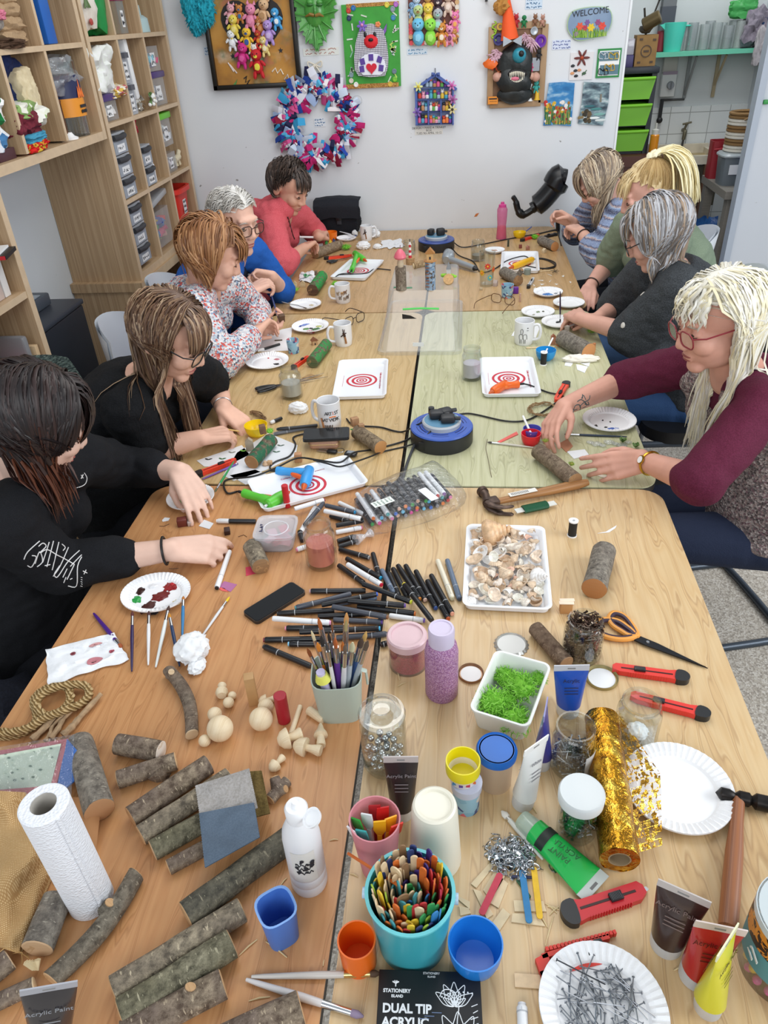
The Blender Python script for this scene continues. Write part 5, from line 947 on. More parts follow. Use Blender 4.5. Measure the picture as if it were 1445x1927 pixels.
for i in range(16):a=r_.random()*6.28;d=r_.uniform(.002,.014);p=onb(d*cos(a),h*.42+d*1.5*sin(a),.0012);g.add(ico(r_.uniform(.0015,.0038),2,(1,1,1)),INK,TR_(p)@M.Scale(.25,4,V((p.x,p.y,0)).normalized()))
for k,z in enumerate((h*.46,h*.41,h*.36)):g.add(tb([onb(-.011+.022*i/9,z+.003*sin(i*2.3+k))for i in range(10)],.0011,4),INK)
g.obj('ink_splat',t)
t,r0,r1,h=pot('plastic_pot','cornflower blue square plastic pot in front of the white bottle','pot',(531,1757),1706,58,mt('4f7fd0'),70,.0015,3.2,rz=.62)
Q(t,'rim',lt([(r1,h-.001),(r1+.0012,h),(r1-.001,h+.001),(r1-.002,h-.001)],36,3.2),mt('86aee8'))
BG='paintbrushes on the front left table'
bsh('clear handled brush with a dark green end lying across the table gap',(472,1838),(716,1832),'c9c4bd','5a4432',.0042,BG,fl=.2,bl=.08,fer='d8b878',h=.006);bsh('paint-splashed white handled brush with a mauve tip at the bottom',(462,1843),(684,1913),'d6d3d2','8f7f98',.0046,BG,fl=.24,bl=.1,h=.006)
pe('paint-covered paper plate of brown, red and green paint below the sweatshirt sleeve',(294,1118),.066,0,None,((264,1112,11,'3a1f1c'),(257,1128,11,'2f9a4a'),(277,1143,15,'4a2826'),(302,1122,16,'6e2020'),(321,1104,15,'8e1c22'),(325,1100,8,'b8202a'),(291,1151,9,'22242c'),(333,1133,10,'cfc49a'),(288,1103,9,'e9ebee'),(347,1099,6,'7a1a20')),sx=1.15)
def bpx(lab,a,b,hb,**k):return bsh(lab,T(a[0],a[1],.004),T(b[0],b[1],hb),group='brushes resting on the painted plate',**k)
bpx('dark purple brush resting on the left rim of the painted plate',(248,1264),(249,1150),.02,hc='2f2450',tip='5a2a2a',r=.0032)
bpx('white brush resting on the painted plate in the middle',(279,1252),(280,1150),.02,hc='e6e6e6',tip='4a2826',r=.0034);bpx('white pearl brush leaning right on the painted plate',(293,1256),(318,1140),.02,hc='dfe4e2',tip='4a3028',r=.0036)
bpx('dark blue brush crossing under the crumpled tissue',(338,1254),(318,1154),.02,hc='22385c',tip='c8862c',r=.0034);bpx('bright blue brush beside the crumpled tissue on the plate',(343,1200),(345,1122),.021,hc='2f7ab0',tip='b5702c',r=.0032)
bsh('white rod brush with a yellow tip slanting right of the plate',(374,1206),(432,1123),'d9dcde','e6c52a',.0028,'paintbrushes on the front left table',fl=.12,bl=.12)
bsh('purple flat brush lying beside the stained tissue',(176,1154),(229,1219),'4a2480','a0522a',.0044,'paintbrushes on the front left table',fl=.12,bl=.08)
def tissue(lab,pts,seed,amp=.012,stains=(),base_h=.003,m=None,n_=22):
 P=[V((a,b,0))for a,b in pts];g=G()
 def f(u,v):
  q=P[0].lerp(P[1],u).lerp(P[3].lerp(P[2],u),v);e=min(1,6*min(u,1-u,v,1-v));h=base_h+amp*(.35+.65*e)*abs(NZ(V((u*3.5+seed,v*3.5,seed*2))))+amp*.4*abs(NZ(V((u*9,v*9+seed,seed))));return T(q.x+8*NZ(V((u*4,v*4,seed+9))),q.y+5*NZ(V((u*4+5,v*4,seed))),h)
 g.add(sh_(f,n_,n_,.0008),m or mt('eef0f3',.85,bump=.25,bs=120));t=tag(g.obj('tissue',None),lab,'tissue')
 for i,(u,v,s,c)in enumerate(stains):
  Q(t,'paint_stain',sh_(lambda a,b:V(f(u+s*(a-.5)*cos(b*6.28),v+s*(a-.5)*sin(b*6.28)))+V((0,0,.0009)),4,14,0),mt(c,.8))
 return t
tissue('flat white paper towel stained with red paint on the front left table',[(85,1222),(215,1190),(243,1240),(92,1290)],3,.014,((.7,.25,.16,'d9a0a0'),(.6,.7,.2,'c98088'),(.85,.6,.1,'a84a5a'),(.35,.35,.07,'8a3a44')))
def cpl(lab,c,s,seed,m=None,fl=.7,name='crumpled_tissue',cat='tissue',nz=.5,group=None):
 v,f=ico(1,4);o=[]
 for p in v:
  d=V(p);k=1+nz*(.25-abs(NZ(d*2.1+V((seed,0,0)))))+nz*.45*(.2-abs(NZ(d*3.6+V((seed,3,0)))));o.append(V((d.x*k*s[0],d.y*k*s[1],max(-.75,d.z*k)*s[2]+s[2]*.75)))
 g=G().add((o,f),m or mt('eff1f3',.85));return tag(g.obj(name,None,L(T(*c,0)),sharp=75),lab,cat,group)
cpl('crumpled white tissue ball beside the brushes',(364,1232),(.033,.036,.024),4,fl=.8);cpl('small peak of torn tissue beneath the crumpled tissue ball',(372,1258),(.016,.022,.01),6)
# markers and middle of the front tables
def u3(u,v):return(380+.346*u,860+.346*v)
MG='marker pens in the heap'
PENS=[((740,500),(912,548),'b',None,'9a9a9a',0,'black marker pointing right, just right of the jar of red water'),((780,548),(975,660),'b',None,'2fa8d8',0,'black marker with a cyan end under the white red-tipped one'),((738,585),(885,690),'b',None,'222222',0,'all black marker left of the white red-tipped marker'),((785,580),(978,697),'w',None,'c8243c',1,'white marker with a red end in the heap'),((928,520),(962,645),'b',None,'222222',0,'short looking black marker pointing up beside the table gap'),((868,688),(1140,790),'b',None,'c9d03a',1,'long black marker with yellow green ends across the heap'),((900,727),(585,730),'b',None,'b48f94',0,'black marker with a dusty pink end left of the heap'),((820,742),(505,822),'d',None,'3f7f88',0,'slate grey marker with a teal end'),((640,806),(955,745),'b',None,'2f5fc8',1,'black marker with a royal blue end'),((720,800),(950,765),'e',None,'5f86b8',0,'blue grey marker with a soft blue end'),((785,782),(1108,808),'b',None,'6a4a9a',1,'black lettered marker with a violet end'),((835,812),(1162,852),'b',None,'e0762c',0,'black lettered marker with an orange end'),((730,832),(408,852),'b',None,'2a2a2a',0,'black marker pointing left at the phone'),((700,812),(1012,872),'d',None,'8a5a3a',1,'slate grey marker with a brown end'),((375,878),(702,902),'w',None,'e49ac0',1,'long white marker with a pink end nearest the phone'),((705,885),(982,898),'d',None,'5a3f9a',0,'dark grey marker with a deep purple end'),((620,868),(900,852),'b',None,'3a3a3a',0,'black marker half buried in the middle of the heap'),((790,928),(452,932),'b',None,'e08aa0',0,'black marker with a rose end in front of the white one'),((520,952),(970,932),'b',None,'3fb0e0',1,'black marker with a sky blue band at the right'),((680,988),(334,995),'b',None,'7a2a34',0,'black marker with a dark red end pointing left'),((650,1018),(468,1017),'b',None,'8ac8e6',0,'black marker with a pale blue end behind the brush pot'),((602,1142),(335,1030),'b',None,'3a3a3a',0,'black marker slanting down to the brush pot'),((720,985),(1012,962),'d',None,'4a4a50',0,'steel grey marker behind the brush pot'),((1010,862),(1212,890),'w',None,'7a5ac0',0,'white marker pointing right beside the red glitter tub'),((975,610),(1045,745),'e',None,'55606e',0,'grey blue marker, leftmost of the upright fan'),((1015,628),(1072,760),'b',None,'303030',0,'black marker, second in the upright fan'),((1036,602),(1120,765),'b',None,'303030',0,'black marker, third in the upright fan'),((1062,585),(1185,775),'b',None,'d88a3c',0,'black marker with an amber end in the upright fan'),((1104,585),(1215,780),'b',None,'d9b8a8',0,'black marker with a beige end in the upright fan'),((1160,615),(1272,825),'b',None,'2f4f8f',0,'black marker with a navy end in the upright fan'),((1222,668),(1340,882),'b',None,'b5532c',0,'black marker with a rust end in the upright fan'),((1243,638),(1362,855),'b',None,'e0a088',0,'black marker with a peach end, rightmost of the upright fan'),((1255,895),(1098,690),'b',None,'d9c83a',1,'long black marker with a yellow band crossing the fan'),((1280,558),(1362,772),'k',None,'cfc8a8',0,'cream marker lying apart left of the shell tray'),((1332,556),(1402,776),'e',None,'3f4a5a',0,'slate blue marker touching the shell tray'),((535,410),(620,268),'w',None,'d8d8da',0,'white marker leaning behind the jar of red water'),((555,375),(662,250),'d',None,'4a4a52',1,'dark grey marker behind the jar of red water'),((665,262),(835,302),'d',None,'2f9fd8',1,'dark grey marker with a blue ring by the marker bag'),((658,292),(872,338),'w',None,'2a2a2a',2,'white marker with a black end by the marker bag'),((740,246),(885,315),'w',None,'202024',0,'white marker partly under the marker bag'),((690,318),(805,352),'b',None,'303030',0,'black marker below the white black-ended marker'),((720,374),(880,346),'b',None,'2a2a2a',1,'black marker beside the bag knot'),((720,412),(872,383),'w',None,'e07aa0',0,'white marker with a magenta end beside the bag knot'),((728,462),(835,430),'b',None,'303030',0,'black marker under the bag knot'),((735,490),(848,455),'b',None,'303030',0,'black lettered marker, nearest below the bag knot'),((620,470),(512,505),'w',None,'e08aa8',0,'white marker with a pale pink end left of the jar of red water'),((495,285),(668,232),'w',None,'8a2040',1,'white marker with a maroon end resting on the rotated tray edge'),((548,462),(530,400),'b',None,'d9c03a',0,'small dark marker with a yellow end beside the clear tub'),((152,508),(80,715),'w',None,'1c1c1e',0,'white marker with a black end lying alone on the left'),((302,350),(80,348),'b','w','e8e8ea',0,'black pen with a white cap beside the seated person in a sweatshirt'),((1020,1010),(970,1022),'b',None,'3a2a2a',0,'dark marker poking out behind the red glitter tub'),]
PC=dict(b='1d1e22',w='e9eaec',d='4a4e58',e='66758a',k='e6dfca')
for a,b,c,cc,pl,ly,wd in PENS:pen(wd,u3(*a),u3(*b),PC[c],PC[cc]if cc else None,pl,ly,group=MG)
pen('white marker at the bottom edge beside the black pen box',(984,1945),(982,1888),'e6e7e8',None,'d0d0d2',0,.007)
t=tH('marker_bag','clear plastic bag packed with capped marker pens on the table gap','bag')
bl=[(676,946),(790,896),(826,890),(872,938),(864,962),(800,990),(712,1012),(690,1004)]
c=T(776,950,0);P=SP([T(a,b,0)for a,b in bl],5,True);m_=len(P);V_,F_=[],[];lv=[(.86,.001),(1,.01),(1.02,.024),(.94,.038),(.76,.046),(.45,.049)]
for k,(s,z)in enumerate(lv):V_+=[c+(p-c)*s*(1+.03*NZ(V((i*.5,k,3))))+V((0,0,z+.006*NZ(V((p.x*30,p.y*30,k)))))for i,p in enumerate(P)]
for k in range(len(lv)-1):F_+=[(k*m_+i,k*m_+(i+1)%m_,(k+1)*m_+(i+1)%m_,(k+1)*m_+i)for i in range(m_)]
V_.append(c+V((0,0,.05)));F_+=[((len(lv)-1)*m_+i,(len(lv)-1)*m_+(i+1)%m_,len(V_)-1)for i in range(m_)]
g=G().add((V_,F_),cl('e9eef6',.08,.05,1,45,.02));k_=T(688,1008,.012);g.add(crv:=tb([k_+V((.012,.012,0)),k_,k_+V((-.012,-.012,.002)),k_+V((-.02,-.022,.004))],[.012,.004,.01,.014],9),cl('eef2f8',.35,.05,1,60,.25));g.obj('plastic',t,sharp=60)
r_=RR(17);pc=['e07a2c','d84a9a','2f9aa0','c83a3a','2f9a4a','3f6fc8','c98a6a','7a4a9a','d8b09a','58b0d8','e08ab0','8a8a90']
dirv=(T(856,972,0)-T(800,905,0)).normalized();sd=V((-dirv.y,dirv.x,0))
e0,e1=T(700,1002,0),T(862,952,0)
for ly in range(3):
 nn=(13,12,8)[ly]
 for i in range(nn):
  f_=(i+.5+.25*(ly%2))/(nn+.5);q=e0.lerp(e1,f_ if ly<2 else .3+.65*f_)-dirv*(.012+.012*r_.random())+V((0,0,.0085+ly*.0125));bd=r_.choice(['1d1e22','1d1e22','24262c','30343c','e9eaec'])if not(ly==2 and i>5)else 'eef0f2'
  pen('capped marker pen inside the clear bag',q-dirv*r_.uniform(.118,.128),q,bd,None,r_.choice(pc),group='markers in the clear bag')
g=G();a=T(720,945,.0565);g.add(box(.024,.055,.0006),mt('e9efe8',.6),L(a,-.95));scrib(g,.02,.05,5,mt('9aa8a0'),2,L(a,-.95)@TR_((0,0,.0008)),.0005);g.obj('label',t)
g=G();a=T(806,930,.06);g.add(box(.022,.06,.0006),mt('e6eaf0',.6),L(a,.62));g.obj('label',t)
b=T(523,1020);mx=L(b,.05);t=tH('plastic_tub','clear takeaway tub with handwriting on its lid and pink card inside','tub',mx);w_=74*mpp(T(523,1000,.03));HZ=cl('eceef4',.16,.15,haze=.3)
Q(t,'tub_body',cup(w_*.43,w_*.5,.04,.0015,36,.002,6),HZ);g=G().add(lt([(0,.041),(w_*.44,.041),(w_*.47,.045),(w_*.53,.045),(w_*.53,.04),(w_*.51,.04)],36,6),cl('eef0f5',.18,.15,haze=.35));g.add(lt([(w_*.29,.0415),(w_*.31,.043),(w_*.33,.0415)],36),cl('eef0f5',.3,.2,haze=.6));g.obj('lid',t)
g=G();r_=RR(5);[g.add(box(.022,.03,.0008),mt(r_.choice(['e6a0b0','d86a7a','f0d0d6','e8b8c4']),.6),L((r_.uniform(-.02,.025),r_.uniform(-.02,.02),.004+.003*i),r_.random()*3,.1))for i in range(8)];g.obj('pink_card',t)
g=G();scrib(g,.05,.014,1,mt('2a2a50'),8,TR_((-w_*.36,0,.0455))@MR(PI/2+.1,4,'Z'),.0011);g.obj('handwriting',t)
jar('tall glass jar half full of dirty red paint water',(606,1060),985,60,50,(.56,'d67c6e'))
def phone(lab,pts,h=.009,case='2a2523',z=0):
 mx,w_,d=quad(pts,z+h);mx.translation.z=TZ+z;t=tH('smartphone',lab,'phone',mx);Q(t,'case',pr_(rq(w_,d,.009),h-.001),mt(case,.35));Q(t,'screen',pr_(rq(w_-.004,d-.004,.008),.0012,h-.0012),mt('0b0c0e',.12));return t
phone('black phone in a brown case lying screen up on the front left table',[(458,1150),(549,1091),(576,1114),(480,1171)])
pp_('small blank white paper leaf under the fingertips',[(374,990),(384,978),(402,985),(394,996)],mt('dfe1e4',.7));pp_('white leaf shaped paper scrap by the painted paper plate',[(305,979),(310,974),(320,975),(317,980),(306,982)]);pp_('white paper scrap under the wrist band hand',[(328,1043),(334,1040),(345,1042),(338,1048)])
for lab,pts,c in(('pink tissue square under the stubby log',[(462,1068),(482,1064),(486,1078),(463,1084)],'d8405c'),('purple and orange printed card scrap by the white marker',[(412,1104),(422,1094),(446,1100),(434,1114)],'b06a9a'),('pink printed card strip by the white marker',[(405,1104),(422,1107),(430,1114),(418,1112)],'e0605c')):pp_(lab,pts,mt(c,.5))
g=G();p=T(344,988);g.add(box(.024,.02,.02,.002),mt('6a2e26'),L((0,0,0),.3));g.add(box(.01,.024,.012,.001,c=(.018,0,0)),mt('b8a8a4'),L((0,0,0),.3));so(g,'painted_house','small dark red painted wooden house piece near the paint plate','wooden piece',L(p))
g=G().add(box(.014,.02,.012,.001),mt('3a221c',.6));so(g,'wooden_block','dark brown painted wooden block by the black pen','wooden block',L(T(428,1003),.3))
r_=RR(4)
for i,(px,py)in enumerate(((300,990),(330,1052),(352,1048),(318,1070),(402,1046),(448,1010))):
 g=G();p=T(px,py,.001);g.add(tb([p,p+V((.012,.004*(i%3),0)),p+V((.022,.01-.006*i%.01,0))],.0007,4),mt('5a3a26'));so(g,'wood_shaving','tiny dark twig shaving on the front left table','shaving',None,'twig shavings')
pe('paper plate with green and red paint under the far hand of the sweatshirt person',(359,938),.062,0,None,((336,945,13,'2a9a4c'),(330,938,9,'3f8f52'),(344,929,9,'c81f26'),(352,944,8,'e0cdbb')))
bsh('green brush leaning on the paper plate with green paint',T(440,868,.02),T(404,926,.02),'2f8f4c','5a5a3a',.003)
def kf(lab,a,b,w_px,c='d8342a',endc='1f2124',r3=False,z=0,open_=False,flip=1):
 p,q=T(*a,.006+z),T(*b,.006+z);ln=(q-p).length;w_=w_px*mpp(p);t=tH('utility_knife',lab,'knife',FR(p,q-p),None);m=mt(c,.35);e=mt(endc,.4);h=.011
 pl=[(0,-w_*.5),(ln*.12,-w_*.52),(ln*.2,-w_*.46),(ln*.9,-w_*.42),(ln,-w_*.18),(ln,w_*.2),(ln*.95,w_*.44),(ln*.2,w_*.42),(ln*.12,w_*.52),(0,w_*.5)]
 g=G().add(pr_([(x,y*flip)for x,y in pl][::flip],h,-.005),m);
 for i in range(16):g.add(box(ln*.012,w_*.08,h*1.06,0,c=(ln*(.24+.035*i),-w_*.44*flip,-.0052)),m)
 g.obj('handle',t)
 Q(t,'end_cap',pr_(s2_([(-ln*.06,-w_*.3),(-ln*.075,0),(-ln*.06,w_*.3),(ln*0,w_*.56),(ln*.13,w_*.5),(ln*.1,-w_*.5),(0,-w_*.56)]),h*1.15,-.0056),e)
 Q(t,'slot',box(ln*.72,w_*.12,h*1.05,0,c=(ln*.52,w_*.02,-.005)),mt('5a1612' if c.startswith('d')else '33100e',.4))
 g=G().add(box(ln*.16,w_*.42,.005,.001,c=(ln*.62,w_*.02,h-.005)),mt('232427'));[g.add(box(.0012,w_*.36,.001,0,c=(ln*.56+ln*.018*i,w_*.02,h))or box(.0012,.01,.001),mt('3a3b3f'))for i in range(7)];g.obj('slider',t)
 if open_:Q(t,'blade',pr_([(ln,-w_*.12),(ln*1.06,-w_*.02),(ln*1.045,w_*.14),(ln,w_*.16)],.001),mt('c9ccd0',.2,1))
 return t
def s2_(p):return[(q.x,q.y)for q in SP([(a,b,0)for a,b in p],3,True)][::-1]
kf('orange-red utility knife lying by the green painted log',(372,893),(444,866),13,'e8452c')
bsh('purple pencil lying beside the orange-red utility knife',(380,902),(448,872),'6a45a0','6a45a0',.003,fl=.04,bl=.03)
def gg_(lab,a,b,c,nozzle_px,col,trig='e8642c',cord=None,z=.006,tilt=0,hs=1,barrel=.02):
 """a back of barrel, b nozzle tip, c handle end, lying on its side"""
 p,q,h_=T(*a,z+.012),T(*b,z+.01),T(*c,z+.01);t=tH('glue_gun',lab,'glue gun',L((p.x,p.y,TZ)));o=V((p.x,p.y,TZ));p,q,h_=p-o,q-o,h_-o;m=mt(col,.35);d=q-p;hd=p+d*.22
 g=G().add(tb([p-d*.02,p+d*.04,p+d*.5,p+d*.74,p+d*.8],[barrel*.5,barrel*.72,barrel*.78,barrel*.7,barrel*.5],14),m);g.add(tb(SP([hd,hd.lerp(h_,.35),hd.lerp(h_,.75),h_],4),[barrel*.66]*5+[barrel*.56]*4+[barrel*.62]*4,12),m);g.obj('gun_body',t)
 Q(t,'nozzle',tb([p+d*.8,p+d*.92,q],[barrel*.42,barrel*.3,.0025],12),mt('c8581f' if trig else '8a8d90',.4));Q(t,'trigger',tb([p+d*.45+(h_-hd)*.12,p+d*.36+(h_-hd)*.38,p+d*.3+(h_-hd)*.5],[.006,.007,.005],8),mt(trig,.4))
 Q(t,'glue_stick',tb([p-d*.12,p-d*.02],.0035,8),mt('dfe3e6',.3))
 if cord:g=G().add(tb(SP([h_,h_+(h_-hd).normalized()*.018],3),[.004]*4,8),mt('17181a'));g.add(tb(SP([h_+(h_-hd).normalized()*.016]+[T(c_[0],c_[1],c_[2]if len(c_)>2 else .004)-o for c_ in cord],6),.0026,8),mt('17181a',.45));g.obj('power_cord',t)
 return t
tt_('rotated white target tray under the blue and green glue guns',[(469,903),(655,857),(694,910),(489,965)],rot=0)
gg_('blue glue gun lying on the rotated target tray',(582,882),(570,922),(521,886),0,'3a9ae0',cord=[(508,878),(520,868),(545,858),(556,838),(553,822),(590,813)],z=.008)
gg_('lime green glue gun lying at the front corner of the rotated tray',(503,950),(545,925),(459,928),0,'5cc43c',cord=[(446,925),(428,928),(421,912),(430,902),(478,896,.018),(520,880,.019),(560,862,.019),(600,866,.019),(640,870,.019),(665,852,.019),(700,846),(760,830),(790,812)],z=.008)
kf('red utility knife with a black end, topmost of the two on the right',(1287,1276),(1152,1258),24,'e03a32',flip=-1);kf('red utility knife partly behind the empty glass jar',(1326,1345),(1186,1310),24,'e03a32',flip=-1)
kf('large dark red utility knife with an open blade at the front right',(1068,1722),(1212,1676),40,'c4202a',open_=True)
t=tH('utility_knife','taken-apart orange red utility knife half under the plate of nails','knife',FR(T(1012,1822,.006),T(1170,1782,.006)-T(1012,1822,.006)));ln=(T(1170,1782)-T(1012,1822)).length;m=mt('d8382c');g=G()
g.add(pr_([(0,-.02),(.02,-.014),(ln,-.016),(ln,-.008),(.02,-.004),(0,-.006)],.009,-.005),m);g.add(pr_([(0,-.02),(.018,-.016),(.018,.014),(0,.01)],.009,-.005),m);g.add(pr_([(.01,.008),(ln*.9,.012),(ln*.9,.018),(.01,.014)],.009,-.005),m);[g.add(box(.004,.005,.009,0,c=(.02+ln*.045*i,.0185,-.005)),m)for i in range(19)];g.obj('handle',t);Q(t,'blade_track',box(ln*.72,.012,.0012,0,c=(ln*.5,.001,-.004)),ST)
for x in(.62,.74):Q(t,'slider',box(ln*.105,.018,.008,.002,c=(ln*x,.005,.001)),mt('24262a'))
t,r0,r1,h=pot('brush_pot','sage green square pot crammed with paintbrushes','pot',(641,1330),1262,80,mt('aebaae'),96,.002,4,rz=.12)
t['label']='sage green square plastic pot crammed with paintbrushes';bp_=T(641,1330);Q(t,'clip',tb([(r1*.95,0,h),(r1*1.15,0,h-.004),(r1*1.18,0,h-.035)],.005,6,True,.5),mt('bcc8bc'))
r_=RR(31);BC=[('2f9a5a','c8702c'),('1f2024','2a2320'),('6a3a9a','b5602c'),('cfd8d2','9a8a5c'),('e07a2c','d8842c'),('b5bcc2','c9c4a0'),('8a5a34','7a4a2a'),('1a1a1c','1f1a18'),('3f5a8a','4a3a30'),('c8cdd4','d8c8a0'),('d9d9dc','6a5a4c'),('7a8a92','c08a50'),('2a2a2e','8a4a20'),('a8b0b4','5a4a3c'),('c2a06a','b0602c'),('e2e2e0','3a3a3c'),('4a6a4c','c8a05c')]
HW=['green handled','black handled','violet flat','pearl handled','orange handled','silver handled','brown handled','jet black handled','blue handled','pale grey handled','white handled','steel blue handled','charcoal handled','grey handled','tan handled','ivory handled','olive handled']
for i,(hc,tc_)in enumerate(BC):
 a=i*2.4;rr=r1*.62*sqrt((i+.5)/17);x,y=rr*cos(a),rr*sin(a);b0=bp_+V((x*.5,y*.5,.006));tp=bp_+V((x*2.3+.006,y*1.5,h*1.75+.012*(i%4)));
 bsh('%s brush standing in the sage green pot'%HW[i],b0,tp,hc,tc_,.0032+.001*(i%3),'paintbrushes in the sage green pot',fl=.2,bl=.12,flat=.6)
g=G().add(cyl(.008,.09,10),mt('c9c0e0',.3),FZ(bp_+V((-.012,-.02,.03)),(-.1,-.1,1)));g.add(lt([(0,0),(.014,0),(.01,.014),(0,.014)],14),mt('dfe06a'),FZ(bp_+V((-.018,-.028,.1)),(-.1,-.1,1)));so(g,'glitter_glue','lilac glue pen with a yellow collar in the sage green pot','glue pen')
a,b=T(895,922,.014),T(1103,909,.014);d=b-a;t=tH('claw_hammer','claw hammer with a wooden handle and rusty steel head','hammer',FR(T(930,945,.014),T(1103,908,.014)-T(930,945,.014)));ln=(T(1103,908)-T(930,945)).length;HWd=wood('b07f4e','9a6a3c','7f5430',60,3,.4,4,'Y')
Q(t,'handle',tb([(0,0,0),(ln*.3,0,0),(ln*.6,0,0),(ln*.88,0,0),(ln,0,0)],[.009,.011,.0135,.0145,.01],16,True,.8),HWd)
g=G().add(box(.075,.016,.001,0,c=(ln*.3,.002,.0098)),mt('e2dfd8',.6));[g.add(box(.0012,.01,.0004,0,c=(ln*.3+.004*i-.03,.002,.0109)),INK)for i in range(12)];g.obj('label',t)
IR=mt('5a4a42',.45,.7,var=.35,vs=60);g=G().add(tb([(-.018,.002,0),(-.008,.034,0),(-.008,.05,0)],[.012,.01,.0125],14),IR);g.add(lt([(0,0),(.014,0),(.0145,.012),(.012,.015),(0,.015)],18),IR,FZ((-.008,.048,0),(0,1,0)));g.add(box(.03,.03,.022,.004,z0=False,c=(-.004,0,0)),IR)
for s in(-1,1):g.add(tb(SP([(-.018,0,s*.004),(-.012,-.024,s*.006),(.006,-.042,s*.009),(.03,-.05,s*.012)],4),[.012]*4+[.009]*4+[.006]*4+[.002],10,True,.6),IR)
g.obj('hammer_head',t)
t=tH('ball_pein_hammer','ball pein hammer with a worn wooden handle at the right edge','hammer',FR(T(1390,1505,.013),T(1370,1742,.013)-T(1390,1505,.013)));ln=(T(1370,1742)-T(1390,1505)).length
Q(t,'handle',tb([(-.004,0,0),(ln*.2,0,0),(ln*.45,0,0),(ln*.8,0,0),(ln,0,0)],[.009,.0095,.0125,.013,.0125],16,True,.85),wood('a46a44','8d5636','74452a',60,3,.45,4,'Y',2))
IR2=mt('2f2c2b',.35,.8,var=.3,vs=60);g=G();hd=[(-.034,0),(-.026,.01),(-.014,.01),(-.006,.006),(0,.011),(.014,.011),(.018,.007),(.024,.0125),(.046,.0125),(.048,.01),(.048,0)];V_=lt([(r_,z)for z,r_ in hd],20);g.add(V_,IR2,FZ((-.004,0,0),(-.12,1,0)));g.obj('hammer_head',t)
p,q=T(970,962,.01),T(1045,946,.01);ln=(q-p).length;t=tH('wire_spool','flat card wound with dark green florist wire below the claw hammer','wire',FR(p,q-p));Q(t,'card',box(ln,.018,.002,z0=False,c=(ln/2,0,0)),mt('d9dad4',.6));g=G();[g.add(tb([(ln*(.2+.024*i),.0125*cos(k*PI/5),.0075*sin(k*PI/5))for k in range(10)],.0016,5,*LP),mt('1f5a3c',.35))for i in range(25)];g.add(box(ln*.62,.022,.012,.004,z0=False,c=(ln*.5,0,0)),mt('1a4a32'));g.obj('wire',t)
def spool(lab,base,topy,wpx,c):
 b=T(*base);h=hg(b,topy);r=wpx*mpp(b)/2;t=tH('thread_spool',lab,'spool',L(b));g=G();[g.add(lt([(r*.35,z),(r,z),(r,z+.003),(r*.35,z+.003),(r*.35,z)],20),WT)for z in(0,h-.003)];g.add(lt([(r*.35,0),(r*.35,h)],16),WT);g.obj('spool_core',t);Q(t,'thread',lt([(r*.45,.0031),(r*.88,.0031),(r*.86,h*.5),(r*.9,h-.0031),(r*.45,h-.0031)],20),mt(c,.6,bump=.4,bs=900))
spool('spool of black thread standing right of the green wire',(1076,1008),979,18,'191a1c');spool('spool of black thread standing against the blue bowl',(1022,686),662,13,'191a1c')
pp_('white crescent shaped paper scrap on the right of the front table',[(1124,1004),(1140,1001),(1160,989),(1158,994),(1146,1002)],th=.001)
pts=[(880,990),(1028,993),(1036,1153),(867,1143)];mx,w_,d=quad(pts,.012);mx.translation.z=TZ;t=tH('shell_tray','white tray heaped with seashells in the centre of the front right table','tray',mx);Q(t,'tray_body',traymesh(w_,d,.018),TRW)
SC=['f0e8dc','e6d4c0','f6f1ea','dcc4a8','f2e2d4','cdb092','e9dccf','e6bca6']
def scallop(c,flat=.34,ribs=11):
 g=G();V_,F_=[],[];nu,nv=34,8
 for j in range(nv+1):
  v=j/nv
  for i in range(nu):a=-1.25+2.5*i/(nu-1);rr=.016*v*(1-.08*abs(a));z=.016*flat*2*sin(PI*.5*min(1,v*1.15))*(1-v*v*.75)+.0007*v*cos(ribs*2*PI*i/(nu-1));V_.append(V((rr*sin(a),rr*cos(a)-.008,z+.001)))
 for j in range(nv):
  for i in range(nu-1):q=j*nu+i;F_.append((q,q+nu,q+nu+1,q+1))
 m_=len(V_);V_+=[p-V((0,0,.0012))for p in V_];F_+=[tuple(x+m_ for x in f[::-1])for f in F_];rim=list(range(nv*nu,nv*nu+nu));F_+=[(rim[i],rim[i]+m_,rim[i+1]+m_,rim[i+1])for i in range(nu-1)]
 g.add((V_,F_),mt(c,.4,var=.2,vs=250));return g.mesh('seashell',None,60)
def bowlshell(c):g=G().add(lt([(0,0),(.007,.0015),(.0125,.006),(.014,.011),(.0132,.011),(.0115,.007),(.006,.003),(0,.0016)],22),mt(c,.3,var=.25,vs=200));[g.v.__setitem__(i,V((p.x*1.2,p.y*.9,p.z)))for i,p in enumerate(g.v)];return g.mesh('seashell',None,60)
def spiral(c):
 g=G();P,rr=[],[]
 for i in range(70):t_=i/69;a=t_*5*2*PI;R_=.0015+.0085*t_**1.3;P.append(V((R_*cos(a),R_*sin(a),.024*(1-t_)+.004)));rr.append(.0012+.0062*t_**1.2)
 g.add(tb(P,rr,8),mt(c,.35,var=.25,vs=200));return g.mesh('seashell',None,60)
SH=[('cockle shell','ribbed',scallop(c))for c in SC]+[('limpet shell','cupped',bowlshell(c))for c in SC[:6]]+[('snail shell','spiral',spiral(c))for c in SC[2:6]]
CN={0:'cream',1:'tan',2:'pale ivory',3:'brown',4:'pinkish',5:'dark tan',6:'greyish',7:'coral pink'}
r_=RR(41);pos=[]
for ly in range(2):
 for k in range(900):
  x,y=r_.uniform(-w_/2+.022,w_/2-.022),r_.uniform(-d/2+.022,d/2-.022)
  if all((x-a)**2+(y-b)**2>(.0175 if ly==0 else .026)**2 for a,b,l in pos if l==ly):pos.append((x,y,ly))
